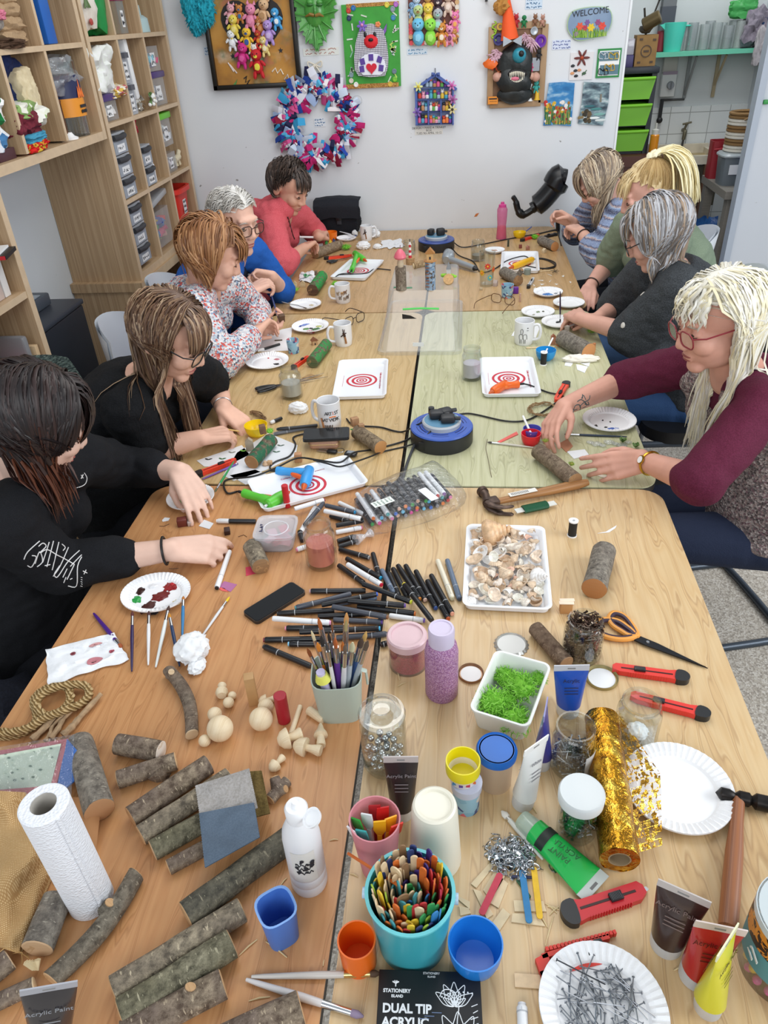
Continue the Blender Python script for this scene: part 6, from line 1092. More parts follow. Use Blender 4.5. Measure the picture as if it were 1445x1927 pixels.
for i,(x,y,ly)in enumerate(pos[:110]):
 j=r_.choice(list(range(8))*2+[8,9,10,11,12,13]*2+[14,15,16,17]);kd,sh,me=SH[j];s=r_.uniform(.75,1.3);cn=CN[j if j<8 else j-8 if j<14 else j-12]
 o=link(me,'seashell',None,mx@TR_((x,y,.0045+ly*.009))@Euler((r_.uniform(-.5,.5)+(PI*0 if j>=8 else 0),r_.uniform(-.5,.5)+(1.4 if 14<=j else 0),r_.random()*6.28)).to_matrix().to_4x4()@M.Scale(s,4));tag(o,'%s %s in the white shell tray'%(cn,kd),'shell','%s %ss in the white tray'%(cn,kd))
o=link(spiral('d9b48c'),'seashell',None,mx@TR_((-w_*.28,d*.36,.014))@Euler((.4,1.3,.6)).to_matrix().to_4x4()@M.Scale(2.4,4));tag(o,'big tan conch shell in the back left corner of the shell tray','shell')
g=G();b=T(1064,1150);g.add(box(.024,.018,hg(b,1132),.001),mt('c99660',.6));so(g,'wooden_block','orange wooden block standing behind the jar of nails','wooden block',L(b,.05));h_=hg(b,1132)
for i,s_ in enumerate(('lower','upper')):g=G().add(box(.03,.009,.002,.0005),mt('f0dcc4',.6));so(g,'wood_chip','pale wooden chip balanced on the orange block, %s of two'%s_,'wood chip',L(b+V((.002*i-.001,-.006+.009*i,h_+.0004)),.06*i))
t,b,r,rr,h=jar('glass jar packed with dark rusty nails',(1093,1232),1166,74,66)
def nailpile(name,lab,n,b,r,h0,h1,c,ln,rad,seed,cat='nails',metal=.8,head=True,kind='stuff'):
 r_=RR(seed);g=G();ms=[mt(x,.4,metal)for x in c]
 for i in range(n):
  a=r_.random()*6.28;q=r*sqrt(r_.random())*.95;z=h0+(h1-h0)*r_.random();o=V((q*cos(a),q*sin(a),z));dv=V((r_.gauss(0,1),r_.gauss(0,1),r_.gauss(0,.6))).normalized();e0,e1=o-dv*ln/2,o+dv*ln/2
  for e in(e0,e1):
   k=hypot(e.x,e.y)
   if k>r*.97:e.x*=r*.97/k;e.y*=r*.97/k
   e.z=max(h0,e.z)
  m=ms[i%len(ms)];g.add(tb([e0,e1],rad,5),m)
  if head:g.add(tb([e1,e1+(e1-e0).normalized()*rad],rad*2.1,6),m)
 o=so(g,name,lab,cat,L(b));o['kind']=kind;return o
nailpile('rusty_nails','mass of dark rusty nails filling a glass jar',420,b,r*.92,.012,h*.92,['3a2c26','574238','6f5a4c','8a7c70'],.036,.0011,3)
t=tH('scissors','large scissors with orange and dark purple handles and black blades','scissors',FR(T(1196,1198,.006),T(1331,1256,.004)-T(1196,1198,.006)));BLD=mt('26282c',.3,.5)
ln=(T(1331,1256)-T(1196,1198)).length;g=G().add(pr_([(-.01,-.008),(ln*.1,-.011),(ln,0),(ln*.3,.008),(-.01,.007)],.0025,-.003),BLD);g.add(pr_([(-.008,-.01),(ln*.2,-.012),(ln*.97,-.001),(ln*.3,-.002),(-.005,0)],.002,-.0005),BLD);g.obj('blades',t);Q(t,'pivot',lt([(0,.0035),(.003,.0035),(.0035,.002),(.0035,0)],12),ST,L((ln*.18,-.003,0)))
inv=t.matrix_world.inverted()if False else FR(T(1196,1198,.006),T(1331,1256,.004)-T(1196,1198,.006)).inverted()
def sq_(pp,h=.007):return[inv@T(a,b,h)for a,b in pp]
ORG,PUR=mt('e8a04a'),mt('3a2a3c')
for pp,nm in(([(1197,1196),(1180,1180),(1160,1168),(1134,1166),(1122,1175),(1128,1192),(1150,1201),(1178,1203)],0),([(1200,1196),(1186,1172),(1172,1158),(1155,1153),(1146,1162),(1152,1176),(1170,1188),(1184,1196)],1)):
 g=G();q=SP(sq_(pp),4,True);g.add(tb(q,.0052,8,*LP),ORG);g.obj('handle',t);ce=sum(q,V())/len(q);Q(t,'grip',tb([ce+(p-ce)*.86+V((0,0,.001))for p in q],.0042,8,*LP),PUR)
def lid(lab,c,dpx,rimc,inc,h=.006,flute=False,dome=False):
 p=T(*c);r=dpx*mpp(p)/2;g=G()
 if flute:
  V_,F_=lt([(0,.002),(r*.8,.002),(r*.86,.006),(r,.0015),(r,0)],84);V_=[v*1 if hypot(v.x,v.y)<r*.97 else V((v.x*(1+.025*(1 if(int(round(atan2(v.y,v.x)/(2*PI)*84))%4<2)else-1)),v.y*(1+.025*(1 if(int(round(atan2(v.y,v.x)/(2*PI)*84))%4<2)else-1)),v.z))for v in V_];g.add((V_,F_),mt(rimc,.35,.6))
 else:g.add(lt([(0,.001),(r*.9,.001),(r*.96,h*.7),(r*.99,h),(r,h*.8),(r,0),(0,0)],40),mt(rimc,.35,.6))
 t=so(g,'metal_lid',lab,'lid',L(p));Q(t,'lining',lt([(0,.0016 if not flute else .0025),(r*.82,.0016 if not flute else .0025),(r*.82,.0012)],40),mt(inc,.25));return t
lid('upturned jar lid with a white lining and gold rim beside the blue paint tube',(1132,1277),61,'a89a6a','f4f5f6');lid('upturned jar lid with a white lining and copper rim beside the lilac bottle',(886,1269),48,'a07a5c','f2f2f2');lid('pale fluted metal cap lying behind the moss tub',(962,1214),64,'c9c9c4','dcdcd8',flute=True)
# front right: jars, tubes, tubs
t,r0,r1,h=pot('glitter_tub','round tub of red glitter with a frosted pink lid','tub',(768,1248),1194,72,cl('f2e6e8',.12,.08,haze=.06));r1=r0
Q(t,'glitter',cyl(r0-.003,h*.58,32),sk(['b32a3c','8f1f30','c8485a','a32436'],900,.35,.3),L((0,0,.003)))
Q(t,'lid',lt([(0,h-.002),(r0*.8,h-.002),(r0*.82,h+.001),(r0*.98,h+.001),(r0*1.05,h-.002),(r0*1.06,h-.016),(r0*1.005,h-.017)],40),mt('d9b8be',.3,var=.04))
b=T(831,1303);h=hg(b,1181);r0=63*mpp(b+V((0,0,h*.4)))/2;t=tH('glitter_bottle','tall bottle of lilac glitter with a white screw cap','bottle',L(b))
Q(t,'bottle_body',lt([(0,0),(r0*.92,0),(r0,.006),(r0,h*.66),(r0*.9,h*.76),(r0*.7,h*.8),(0,h*.8)],40),sk(['9a6a94','ad80a8','8a5c86','c09abc','b48aa4'],700,.35,.2));Q(t,'cap',lt([(0,h*.79),(r0*.76,h*.79),(r0*.78,h*.97),(r0*.72,h),(r0*.6,h),(r0*.58,h-.0015),(0,h-.0015)],40),mt('cfc4dc',.35))
b=T(725,1436);h=hg(b,1329);r0=86*mpp(b+V((0,0,h*.5)))/2;t=tH('storage_jar','glass jar with a domed glass stopper holding silver beads','jar',L(b));Q(t,'glass',lt([(0,.001),(r0*.9,.001),(r0,.01),(r0,h*.7),(r0*.96,h*.78),(r0*.9,h*.82),(r0*.86,h*.82),(r0*.93,h*.7),(r0*.95,.012),(0,.006)],40),GLASS)
Q(t,'stopper',lt([(r0*.5,h*.83),(r0*.97,h*.84),(r0*1.03,h*.88),(r0*.97,h*.93),(r0*.7,h*.94),(r0*.62,h*.955),(r0*.6,h*.99),(r0*.5,h),(r0*.42,h*.99),(r0*.36,h*.95),(0,h*.94)],40),cl('e6eeec',.3,.03))
r_=RR(51);SB=mt('c9cbcc',.12,1);me=G().add(ico(.0062,2),SB).mesh('silver_bead');P=[]
for k in range(2500):
 a=r_.random()*6.28;q=(r0*.95-.0062)*sqrt(r_.random());p=V((q*cos(a),q*sin(a),.0125+.034*r_.random()))
 if all((p-o).length>.0118 for o in P):P.append(p)
for p in P[:90]:tag(link(me,'silver_bead',None,L(b+p)),'shiny silver bead inside the glass stopper jar','bead','silver beads in the jar')
sqtube('black acrylic paint tube standing in front of the silver bead jar',(757,1530),(754,1424),66,'2b2426','bdb4b2',.08,txt='Acrylic Paint',txtc='8a8488')
sqtube('bright blue acrylic paint tube standing behind the jar of tacks',(1068,1338),(1076,1252),66,'1f4fae','c9ccd2',.05,txt='Acrylic',txtc='2a2f52')
sqtube('violet blue paint tube seen edge-on behind the white tube',(1019,1440),(1027,1330),50,'3a3a8f','8f8fc4',1.35)
sqtube('white acrylic paint tube with a black band seen nearly edge-on',(983,1512),(1010,1398),66,'dfe0de','eeeeec',.75,txt='White',txtc='8a8a90')
sqtube('dark brown acrylic paint tube standing at the lower right',(1253,1776),(1288,1676),96,'3a2823','c4bcb8',-.42,txt='Acrylic Paint',txtc='7a6660')
sqtube('red acrylic paint tube at the lower right corner',(1306,1836),(1358,1742),94,'b01c22','d8c9c4',-.1,txt='Acrylic Paint',txtc='5a1010')
sqtube('yellow acrylic paint tube leaning in front of the red tube',(1331,1895),(1370,1768),84,'d9d628','e9e9c4',.85,txt='Acrylic Paint',txtc='6a6420')
sqtube('dark paint tube cropped by the bottom edge on the left',(98,1975),(92,1855),100,'28262c','a8aab2',.35,txt='Acrylic Paint',txtc='8f9298')
p,q=T(980,1540,.018),T(1122,1666,.012);d=q-p;t=tH('paint_tube','bright green acrylic paint tube lying on its side','paint tube',FR(p,d));ln=d.length;X=X_;GM=mt('1fae4c',.25,coat=.4)
Q(t,'cap',lt([(0,0),(.013,0),(.0145,.003),(.0165,.026),(0,.026)],24),cl('d9efe2',.25,.15,haze=.35),X);V_,F_=[],[];k=28
for i in range(13):
 u=i/12;ry=.0185+.009*u;rz=.0175*(1-u)**.8+.0009
 for j in range(k):a=2*PI*j/k;V_.append(V((.026+(ln-.038)*u,ry*cos(a),rz*sin(a)-(.0175-.0175*(1-u)**.8)*.35)))
F_=[(i*k+j,i*k+(j+1)%k,(i+1)*k+(j+1)%k,(i+1)*k+j)for i in range(12)for j in range(k)]+[tuple(range(k)),tuple(range(12*k,13*k))];Q(t,'tube_body',(V_,F_),GM)
g=G().add(box(.016,.055,.0018,0,c=(ln-.005,0,-.008)),mt('bcc4c0'));g.add(box(.004,.014,.0024,0,c=(ln-.003,0,-.0082)),mt('6a6a6a'));g.obj('crimp',t)
g=G();V_=[];[V_.append(V((x,(.0205)*cos(a),.0183*sin(a)*(1-(x/ln)*.28))))for x in(ln*.3,ln*.4)for a in[.15+2.84*i/12 for i in range(13)]];g.add((V_,[(i,i+1,i+14,i+13)for i in range(12)]),mt('15211a'));g.obj('black_band',t);g=G();[g.add(text(s_,.0125,.0003),mt('0f5a2c'),L((ln*x,y,z),-PI/2*0+PI,0,.18))for s_,x,y,z in(('ACRYLIC',.57,.004,.0142),('PAINT',.57,-.009,.0125))];g.obj('lettering',t)
b=T(931,1470);t,r0,r1,h=pot('play_tub','pale beige tub with a bright blue screw lid','tub',(931,1470),1409,60,mt('bfa58a'),66);Q(t,'lid',lt([(r1*.9,h-.012),(r1*1.16,h-.012),(r1*1.18,h-.002),(r1*1.1,h+.003),(r1*1.04,h),(0,h)],40),mt('1668c4',.35))
b=T(877,1516);h=hg(b,1470);r0=52*mpp(b)/2;t=tH('patterned_tub','pale blue patterned tub carrying a yellow pot on top','tub',L(b));pat=sk(['9ac4d8','9ac4d8','8ab8d0','d8707a','9ac4d8','e0d8d0','4a5a8a'],90,.4,0);Q(t,'body',lt([(0,0),(r0*.92,0),(r0*1,h*.78),(0,h*.78)],32),pat);Q(t,'lid',lt([(0,h*.76),(r0*1.08,h*.76),(r0*1.1,h),(r0,h),(0,h)],32),mt('c3c9dc',.35))
b2=b+V((-.006,.004,h+.0005));t=tH('patterned_tub','yellow lined open tub stacked on the pale blue patterned tub','tub',L(b2));g=G().add(cup(r0*.9,r0*1.08,.022,.002,32),mt('e6e0e0'));[g.add(box(.006,.002,.004,0,c=(r0*1*cos(a),r0*1*sin(a),.008)),mt(c,.5))for a,c in((-1.2,'c83a5a'),(-1.7,'5a3f9a'),(-2.2,'3f8ac0'),(-.7,'d8703a'))];g.obj('body',t);Q(t,'rim',lt([(r0*1.05,.02),(r0*1.2,.021),(r0*1.22,.028),(r0*1.2,.043),(r0*1.12,.043),(r0*1,.012),(0,.01)],36),mt('e6d80f',.35))
b=T(819,1612);h=hg(b,1513);t=tH('upturned_pot','upside-down cream white plastic pot behind the aqua bucket','pot',L(b));r0=98*mpp(b+V((0,0,.02)))/2;r1=84*mpp(b+V((0,0,h)))/2;Q(t,'body',lt([(r0,0),(r0,.004),(r1*1.04,h-.01),(r1*.98,h-.002),(r1*.88,h),(r1*.78,h-.001),(r1*.74,h-.004),(0,h-.004)],40),mt('e9e5d4',.35))
t,r0,r1,h=pot('pink_cup','frosted pink plastic cup holding coloured plastic spreaders','cup',(713,1630),1540,66,cl('e89aa4',.15,.25,haze=.6),98,.002);b=T(713,1630);r_=RR(5)
for i,(c,nm,x,y,a)in enumerate((('2f9a3c','green',-.022,-.004,-.5),('e6e6ea','white',-.01,.002,-.35),('c81f24','red',.008,.012,.1),('a8181f','dark red',-.002,.014,-.1),('f0b41c','golden yellow',.006,-.006,.05),('f0a81c','amber',.018,0,.4),('d8321f','scarlet',.026,-.008,.45),('e9eaee','milky white',-.026,-.016,-.7),('3aa0a0','teal',-.014,-.018,-.3))):
 z0=.02+h*.35;t2=tH('plastic_spreader','%s plastic spreader standing in the pink cup'%nm,'spreader',FZ(b+V((x*.4,y*.4,.008)),(x*.9,y*.9+.004,h),(cos(a),sin(a),0)),'spreaders in the pink cup');m=mt(c,.35);g=G().add(box(.007,.004,h*.66,.001),m);g.obj('handle',t2);g=G().add(pr_([(-.0035,0),(.0035,0),(.009,.012),(.0085,.034),(-.0085,.03),(-.009,.012)],.0024,-.0012),m,UP(0,h*.66));g.obj('blade',t2)
bk=T(776,1766);h=hg(bk,1676);t=tH('bucket','aqua plastic bucket crammed with coloured craft sticks','bucket',L(bk));r0=128*mpp(bk+V((0,0,.01)))/2;r1=164*mpp(bk+V((0,0,h)))/2;AQ=mt('3fa8b4',.3);g=G().add(cup(r0,r1,h,.0022,48),AQ);g.add(lt([(r1-.001,h-.004),(r1+.0025,h-.002),(r1+.0025,h+.001),(r1-.002,h+.001),(r1-.001,h-.004)],48),mt('5cc0c8',.3));g.obj('bucket_body',t)
for s in(-1,1):Q(t,'handle_lug',tb([(s*(r1+.001),0,h-.012),(s*(r1+.006),0,h-.012)],.007,12),mt('b9d0e4',.35))
Q(t,'sticker',ico(.008,1,(.9,.15,.9)),mt('d9a83c'),FZ((-r1*.62,-r1*.68,h*.7),(0,0,1),(.75,-.66,0)))
CSt=dict(natural='d9c09a',brown='8a6a4a',purple='3a2570',navy='2a3a6a',green='2f8f4c',red='b02a2c',crimson='a81f3c',orange='cf6a28',yellow='d8b62c',blue='2f7ab8',lime='9ab83a',teal='3a8a90')
def stickmesh(c,wd=.0095,ln=.115,th=.002):
 k=8;pl=[(wd/2*cos(a),ln-wd/2+wd/2*sin(a))for a in[PI*i/k for i in range(k+1)]]+[(-wd/2*cos(a),wd/2-wd/2*sin(a))for a in[PI*i/k for i in range(k+1)]]
 g=G().add(pr_(pl,th,-th/2),mt(c,.6,var=.06,vs=200),UP(0,0));return g.mesh('craft_stick')
SM={k:stickmesh(c)for k,c in CSt.items()};SMw={k:stickmesh(c,.016,.13)for k,c in(('natural','dcc6a2'),('brown','8a6a4a'))}
r_=RR(77);n_=0
def zn(a,rr):
 d=degrees(a)%360
 if rr<.3:return r_.choice(['blue','natural','green','teal','purple'])
 if d<40:return r_.choice(['orange','yellow','orange','red'])
 if d<75:return r_.choice(['purple','orange','purple'])
 if d<115:return r_.choice(['purple','navy','brown','natural'])
 if d<165:return r_.choice(['natural','brown','orange','navy'])
 if d<215:return r_.choice(['natural','natural','yellow','teal','lime'])
 if d<265:return r_.choice(['natural','red','yellow','orange','teal','natural'])
 if d<310:return r_.choice(['green','lime','yellow','navy','red'])
 return r_.choice(['green','crimson','green','crimson','blue','orange'])
rings=[(.1,5),(.26,10),(.42,18),(.58,24),(.73,32),(.87,38)]
for rr,cnt in rings:
 for i in range(cnt):
  a=2*PI*(i+.5*r_.random())/cnt;x,y=r1*rr*cos(a),r1*rr*sin(a);k=zn(a,rr);b0=bk+V((x*.7,y*.7,.004+.028*r_.random()**2));ti=V((x*.3,y*.3,h));dn=a+PI/2+r_.uniform(-.5,.5)
  o=link(SM[k],'craft_stick',None,FZ(b0,ti,(cos(dn),sin(dn),0)));tag(o,'%s craft stick standing in the aqua bucket'%k,'craft stick','%s craft sticks in the aqua bucket'%k)
for i,(px,py,k,lab)in enumerate(((745,1640,'natural','wide pale craft stick rising highest at the back of the aqua bucket'),(786,1712,'natural','wide pale craft stick tip at the front of the aqua bucket'),(758,1690,'brown','wide brown craft stick near the middle of the aqua bucket'))):
 q=on(px,py,2,TZ+h+.012);o=link(SMw[k],'craft_stick',None,FZ(bk+V(((q.x-bk.x)*.6,(q.y-bk.y)*.6,.01)),V(((q.x-bk.x)*.4+0,(q.y-bk.y)*.4,h)),(.9,-.5+.5*i,0)));tag(o,lab,'craft stick')
p,q=T(655,1606,.085),bk+V((-.01,0,h+.006));g=G().add(tb([p,q],.0022,6),mt('c8682c'));so(g,'wooden_skewer','thin orange wooden skewer jutting left out of the aqua bucket','skewer')
def bwl(lab,base,topy,wtop,wbase,c,name='plastic_bowl',cat='bowl',rough=.25,fillm=None):
 b=T(*base);h=hg(b,topy);r1=wtop*mpp(b+V((0,0,h)))/2;r0=wbase*mpp(b)/2;t=tH(name,lab,cat,L(b));g=G();pr=[(0,0),(r0,0),(r0*1.05,.002)]+[(r0+(r1-r0)*sin(u*PI/2),h*(1-cos(u*PI/2))*.98+.002)for u in(.3,.5,.7,.85)]+[(r1,h),(r1-.0018,h)]+[(r0+(r1-r0)*sin(u*PI/2)-.002,h*(1-cos(u*PI/2))*.98+.004)for u in(.85,.7,.5,.3)]+[(0,.004)]
 g.add(lt(pr,44),mt(c,rough));g.obj('bowl_body',t);return t,b,r1,h
bwl('bright blue plastic bowl beside the aqua bucket',(893,1812),1774,104,56,'2080d8')
t,r0,r1,h=pot('orange_cup','small bright orange plastic cup at the table gap','cup',(676,1808),1768,66,mt('ee6a14',.35),73,.002);t['label']='small bright orange plastic cup left of the aqua bucket'
pts=[(718,1820),(903,1833),(912,1990),(700,1990)];mx,w_,d=quad(pts,.022);mx.translation.z=TZ;t=tH('pen_box','black box printed with white lettering and a line-drawn flower','box',mx);Q(t,'carton',box(w_,d,.022,.0012),mt('161618',.45))
IW=mt('eceef0');g=G();top=d/2;z=.0222
for s_,x,y,sz,al in(('STATIONERY',-w_*.45,top-.025,.0058,'LEFT'),('ISLAND',-w_*.37,top-.031,.0044,'LEFT'),('DUAL TIP',-w_*.45,top-.045,.0142,'LEFT'),('ACRYLIC',-w_*.45,top-.06,.0142,'LEFT'),('MARKERS',-w_*.45,top-.075,.0142,'LEFT')):
 g.add(text(s_,sz,.0002,al,.035),IW,L((x,y,z)))
g.add(text('STATIONERY',.0036,.0002),IW,L((w_*.02,top-.0035,z)));g.add(text('ISLAND',.003,.0002),IW,L((w_*.02,top-.0075,z)));g.add(tb([(-w_*.33,top-.02,z),(-w_*.33,top-.016,z)],.0008,4),IW)
for a in(-.9,-.3,.3,.9):g.add(tb([(-w_*.33,top-.016,z),(-w_*.33+.005*sin(a),top-.016+.003*cos(a),z)],.0009,4),IW)
for x,y in((w_*0,top-.052),(-w_*.05,top-.055),(w_*.07,top-.048),(w_*.05,top-.062)):g.add(box(.012,.0009,.0003),mt('6a7a9a'),L((x,y,z)))
g.obj('lettering',t);g=G()
def petal(cx,cy,a,l_,w2,k=2):
 for s in(1,)*1:
  P=[(0,0),(w2,l_*.4),(w2*.5,l_*.8),(0,l_),(-w2*.5,l_*.8),(-w2,l_*.4)];c_,s_=cos(a),sin(a)
  for f_ in(1,.6):g.add(tb(SP([(cx+(x*c_-y*s_)*f_,cy+(x*s_+y*c_)*f_,z)for x,y in P],4,True),.0005,4,False,.5,None,True),IW)
for cx,cy,sc_ in((w_*.27,top-.085,1.15),(w_*.24,top-.04,.8)):
 for a in(-1,-.5,0,.5,1):petal(cx,cy,a,.034*sc_,.007*sc_)
g.add(tb(SP([(w_*.1,top-.03,z),(w_*.14,top-.022,z),(w_*.24,top-.024,z),(w_*.28,top-.04,z),(w_*.26,top-.06,z),(w_*.27,top-.1,z)],4),.0006,4),IW)
for i in range(8):g.add(ico(.0012,1,(1,1,.2)),IW,L((w_*.12+.006*i*.9,top-.024-.0012*(i-5)**2*.2,z)))
for i in range(9):g.add(tb([(w_*.4+.002*sin(i*2),top-.04-.007*i,z),(w_*.46,top-.037-.007*i,z)],.0005,4),IW)
petal(w_*.06,top-.118,.9,.02,.005);g.obj('flower_drawing',t)
t,b,r,rr,h=jar('glass jar of silver tacks with a torn label, left of the gold foil roll',(1073,1442),1366,80,74)
nailpile('metal_tacks','mass of small silver tacks in the glass jar left of the gold roll',260,b,r*.92,.012,h*.45,['8a8d90','b5b8bc','5c5f64'],.016,.001,8,'tacks')
g=G();V_=[V(((r+.0004)*cos(a),(r+.0004)*sin(a),z))for z in(h*.1,h*.6)for a in[-1.1+.9*i/8 for i in range(9)]];g.add((V_,[(i,i+1,i+10,i+9)for i in range(8)]),mt('d4d6d8'));g.obj('label',t)
b=T(1083,1563);h=hg(b,1489);r=74*mpp(b+V((0,0,.03)))/2;t=tH('lidded_jar','clear jar with a white lid holding map pins, beside the gold roll','jar',L(b));Q(t,'glass',lt([(0,.001),(r*.9,.001),(r,.008),(r,h*.86),(r-.003,h*.86),(r-.003,.01),(0,.006)],36),GLASS);Q(t,'lid',lt([(r*.95,h*.8),(r*1.12,h*.8),(r*1.14,h*.96),(r*1.06,h),(r*.95,h-.001),(0,h-.001)],40),mt('d5dadb',.3))
nailpile('map_pins','mass of green and silver map pins in the white lidded jar',150,b,r*.9,.012,h*.62,['2f6a4c','b9bcc0','3f8a5a','6a6d70'],.02,.0012,9,'pins')
t,b,r,rr,h=jar('empty round glass jar with a tuft of white wadding at the bottom',(1194,1384),1319,82,72)
cpl('small tuft of white wadding inside the empty glass jar',(1196,1384),(.018,.016,.014),9,mt('f3f4f6',.9),1,'wadding','wadding')
pts=[(931,1222),(1036,1248),(998,1373),(883,1334)];hb=.05;P=[on(a,b_,2,TZ+hb)for a,b_ in pts];c=sum(P,V())/4;x=(P[1]-P[0]+P[2]-P[3])/2;y=(P[0]-P[3]+P[1]-P[2])/2;mx=FR((c.x,c.y,TZ),(x.x,x.y,0));w_,d=x.length,y.length
t=tH('plastic_tub','white rectangular plastic tub filled with green craft moss','tub',mx);V_,F_=[],[];n=28
for(i,z,q)in((.01,0,.012),(.002,hb-.004,.014),(0,hb-.004,.015),(0,hb,.015),(.004,hb,.012),(.006,hb-.003,.012),(.013,.003,.01)):V_+=[V((a,b_,z))for a,b_ in rq(w_-2*i,d-2*i,q,6)]
F_=[(j*n+i,j*n+(i+1)%n,(j+1)*n+(i+1)%n,(j+1)*n+i)for j in range(6)for i in range(n)]+[tuple(range(n))[::-1],tuple(range(6*n,7*n))];Q(t,'tub_body',(V_,F_),mt('e8ebe6'))
for i,(u,v,s,nm)in enumerate(((-.22,.3,.026,'back left'),(.12,.12,.034,'middle'),(.34,.36,.018,'back right, spilling over the rim'),(-.22,-.18,.034,'front left'),(.18,-.3,.034,'front right'),(-.02,-.05,.022,'centre'))):
 moss('moss_clump','bright green curly moss clump in the white tub, %s'%nm,mx@V((u*w_,v*d,.004+(.012 if i in(1,2,5)else 0))),s,seed=i+1,n=170,fl=.62)
p,q=T(1132,1352,.031),T(1166,1618,.031);d_=q-p;ln=d_.length;r0=68*mpp((p+q)/2)/2;t=tH('foil_roll','roll of shiny gold foil mesh on the front right table','roll',FR(p,d_));n=N('gold_foil');n.set(.22,1);f=n.noise(n.co((1,1,1)),55,4,.6);n.base(n.ramp(f,[(.3,'8a5a1c'),(.5,'c8922c'),(.7,'f0cc5c')]));n.bump(f,.9,.006);GOLD=n.m
V_,F_=[],[];k=40;m_=30
for i in range(m_+1):
 for j in range(k):a=2*PI*j/k;rr=r0*(1+.05*NZ(V((i*.4,cos(a)*2,sin(a)*2))));V_.append(V((ln*i/m_+.003*NZ(V((cos(a)*2,sin(a)*2,i))),rr*cos(a),rr*sin(a))))
F_=[(i*k+j,i*k+(j+1)%k,(i+1)*k+(j+1)%k,(i+1)*k+j)[::-1]for i in range(m_)for j in range(k)];g=G().add((V_,F_),GOLD);
for e in(0,ln):ring=[V((e,r0*s*cos(2*PI*j/k),r0*s*sin(2*PI*j/k)))for s in(1,.56)for j in range(k)];g.add((ring,[(j,(j+1)%k,k+(j+1)%k,k+j)for j in range(k)]),GOLD)
g.obj('foil',t);Q(t,'core',lt([(r0*.58,0),(r0*.58,ln),(r0*.5,ln),(r0*.5,0)],30),mt('a08a6a',.8),X)
g=G();V_,F_=[],[];nu,nv=84,170
def lace(u,v):
 a=V((1150,1345,0)).lerp(V((1180,1610,0)),v);e=V((1172,1350,0)).lerp(V((1242,1455,0)),min(1,v*2)).lerp(V((1246,1590,0)),max(0,v*2-1));q=a.lerp(e,u);return T(q.x,q.y,.03*(1-u)**1.5+.0175+.004*NZ(V((u*4,v*6,2))))
for j in range(nv):
 for i in range(nu):V_.append(lace(i/(nu-1),j/(nv-1)))
for j in range(nv-1):
 for i in range(nu-1):
  u,v=i/(nu-1),j/(nv-1);nz=NZ(V((u*9,v*20,5)))+.5*NZ(V((u*22,v*50,2)))
  if nz>.02-.25*(u<.12):a=j*nu+i;F_.append((a,a+1,a+nu+1,a+nu))
g.add((V_,F_),GOLD);L_=g.obj('torn_mesh',t);L_.matrix_local=FR(p,d_).inverted()
g=G();pts2=[[lace(i/14,j/40)for i in range(15)]for j in range(41)];[g.add(tb(r_w,.0004,3,False),GOLD)for r_w in pts2[::2]];L2=g.obj('mesh_threads',t);L2.matrix_local=FR(p,d_).inverted()
pe('empty white fluted paper plate under the gold mesh at the right',(1275,1484),.083,0,None);
NP=(1134,1900);pl=pe('white fluted paper plate heaped with loose nails at the bottom right',NP,.0775,.004)
r_=RR(61);pc_=T(NP[0],NP[1],.012)-V((0,0,.008));g=G().add(lt([(0,0),(.0008,.0012),(.0008,.037),(.002,.0375),(.002,.0384),(0,.0384)],7),mt('90949a',.3,.8));NM=g.mesh('nail');k=0
for ly in range(4):
 for i in range(24):
  a=r_.random()*6.28;q=.05*sqrt(r_.random());dd=r_.choice([.3,1.4,2.2,-.4])+r_.gauss(0,.35);dv=V((cos(dd),sin(dd),r_.uniform(-.06,.06)));o=link(NM,'nail',None,FZ(pc_+V((q*cos(a),q*sin(a)+.002,.0062+ly*.0024))-dv*.018,dv));tag(o,'silver nail lying loose on the fluted paper plate','nail','nails on the paper plate')
g=G().add(lt([(0,0),(.0009,.0012),(.0009,.062),(.0022,.0625),(.0022,.0635),(0,.0635)],7),mt('3a3c40',.4,.8));so(g,'nail','longest dark nail lying at the back of the nail plate','nail',FZ(T(1140,1853,.024),T(1081,1823,.024)-T(1140,1853,.024)))
r_=RR(71);g=G().add(tb(SP([(0,-.006,0),(.0035,-.002,.001),(.003,.004,.0015),(0,.007,.0015),(-.003,.004,.001),(-.0035,-.002,0),],3,True),.0009,5,*LP),ST);g.add(box(.004,.006,.0015,0,c=(0,-.005,-.0006)),ST);g.add(tb([(0,.006,.001),(.001,.01,.003),(0,.012,.001)],.0007,4),ST);CLM=g.mesh('metal_clasp')
for i in range(130):
 while True:
  px,py=r_.gauss(962,24),r_.gauss(1610,17)
  if((px-962)/58)**2+((py-1610-(px-962)*.35)/42)**2<1:break
 e=((px-962)/58)**2+((py-1610)/45)**2;o=link(CLM,'metal_clasp',None,TR_(T(px,py,.002+max(0,1-e)*.01*r_.random()))@Euler((r_.uniform(-.8,.8),r_.uniform(-.8,.8),r_.random()*6.28)).to_matrix().to_4x4());tag(o,'small shiny metal clasp in the heap on the front right table','clasp','heap of metal clasps')
tag(link(CLM,'metal_clasp',None,L(T(1040,1634,.002),.6)),'single metal clasp lying apart beside the green paint tube','clasp')
bsh('translucent white plastic brush lying beside the green paint tube',(1022,1618),(944,1526),'d9d9d2','e6e2da',.0038,None,fl=.06,bl=.14,flat=1.4,fer='e6e4de')
def fs_(lab,a,b,wpx,c,h=.001,name='craft_stick',cat='craft stick',group=None,rnd=True):
 p,q=T(*a,h),T(*b,h);ln=(q-p).length;wd=wpx*mpp(p);pl=rq(ln,wd,wd*.48 if rnd else .0008,5);g=G().add(pr_(pl,.0018),mt(c,.6,var=.08,vs=120),TR_((ln/2,0,0)));return so(g,name,lab,cat,FR(p,q-p),group)
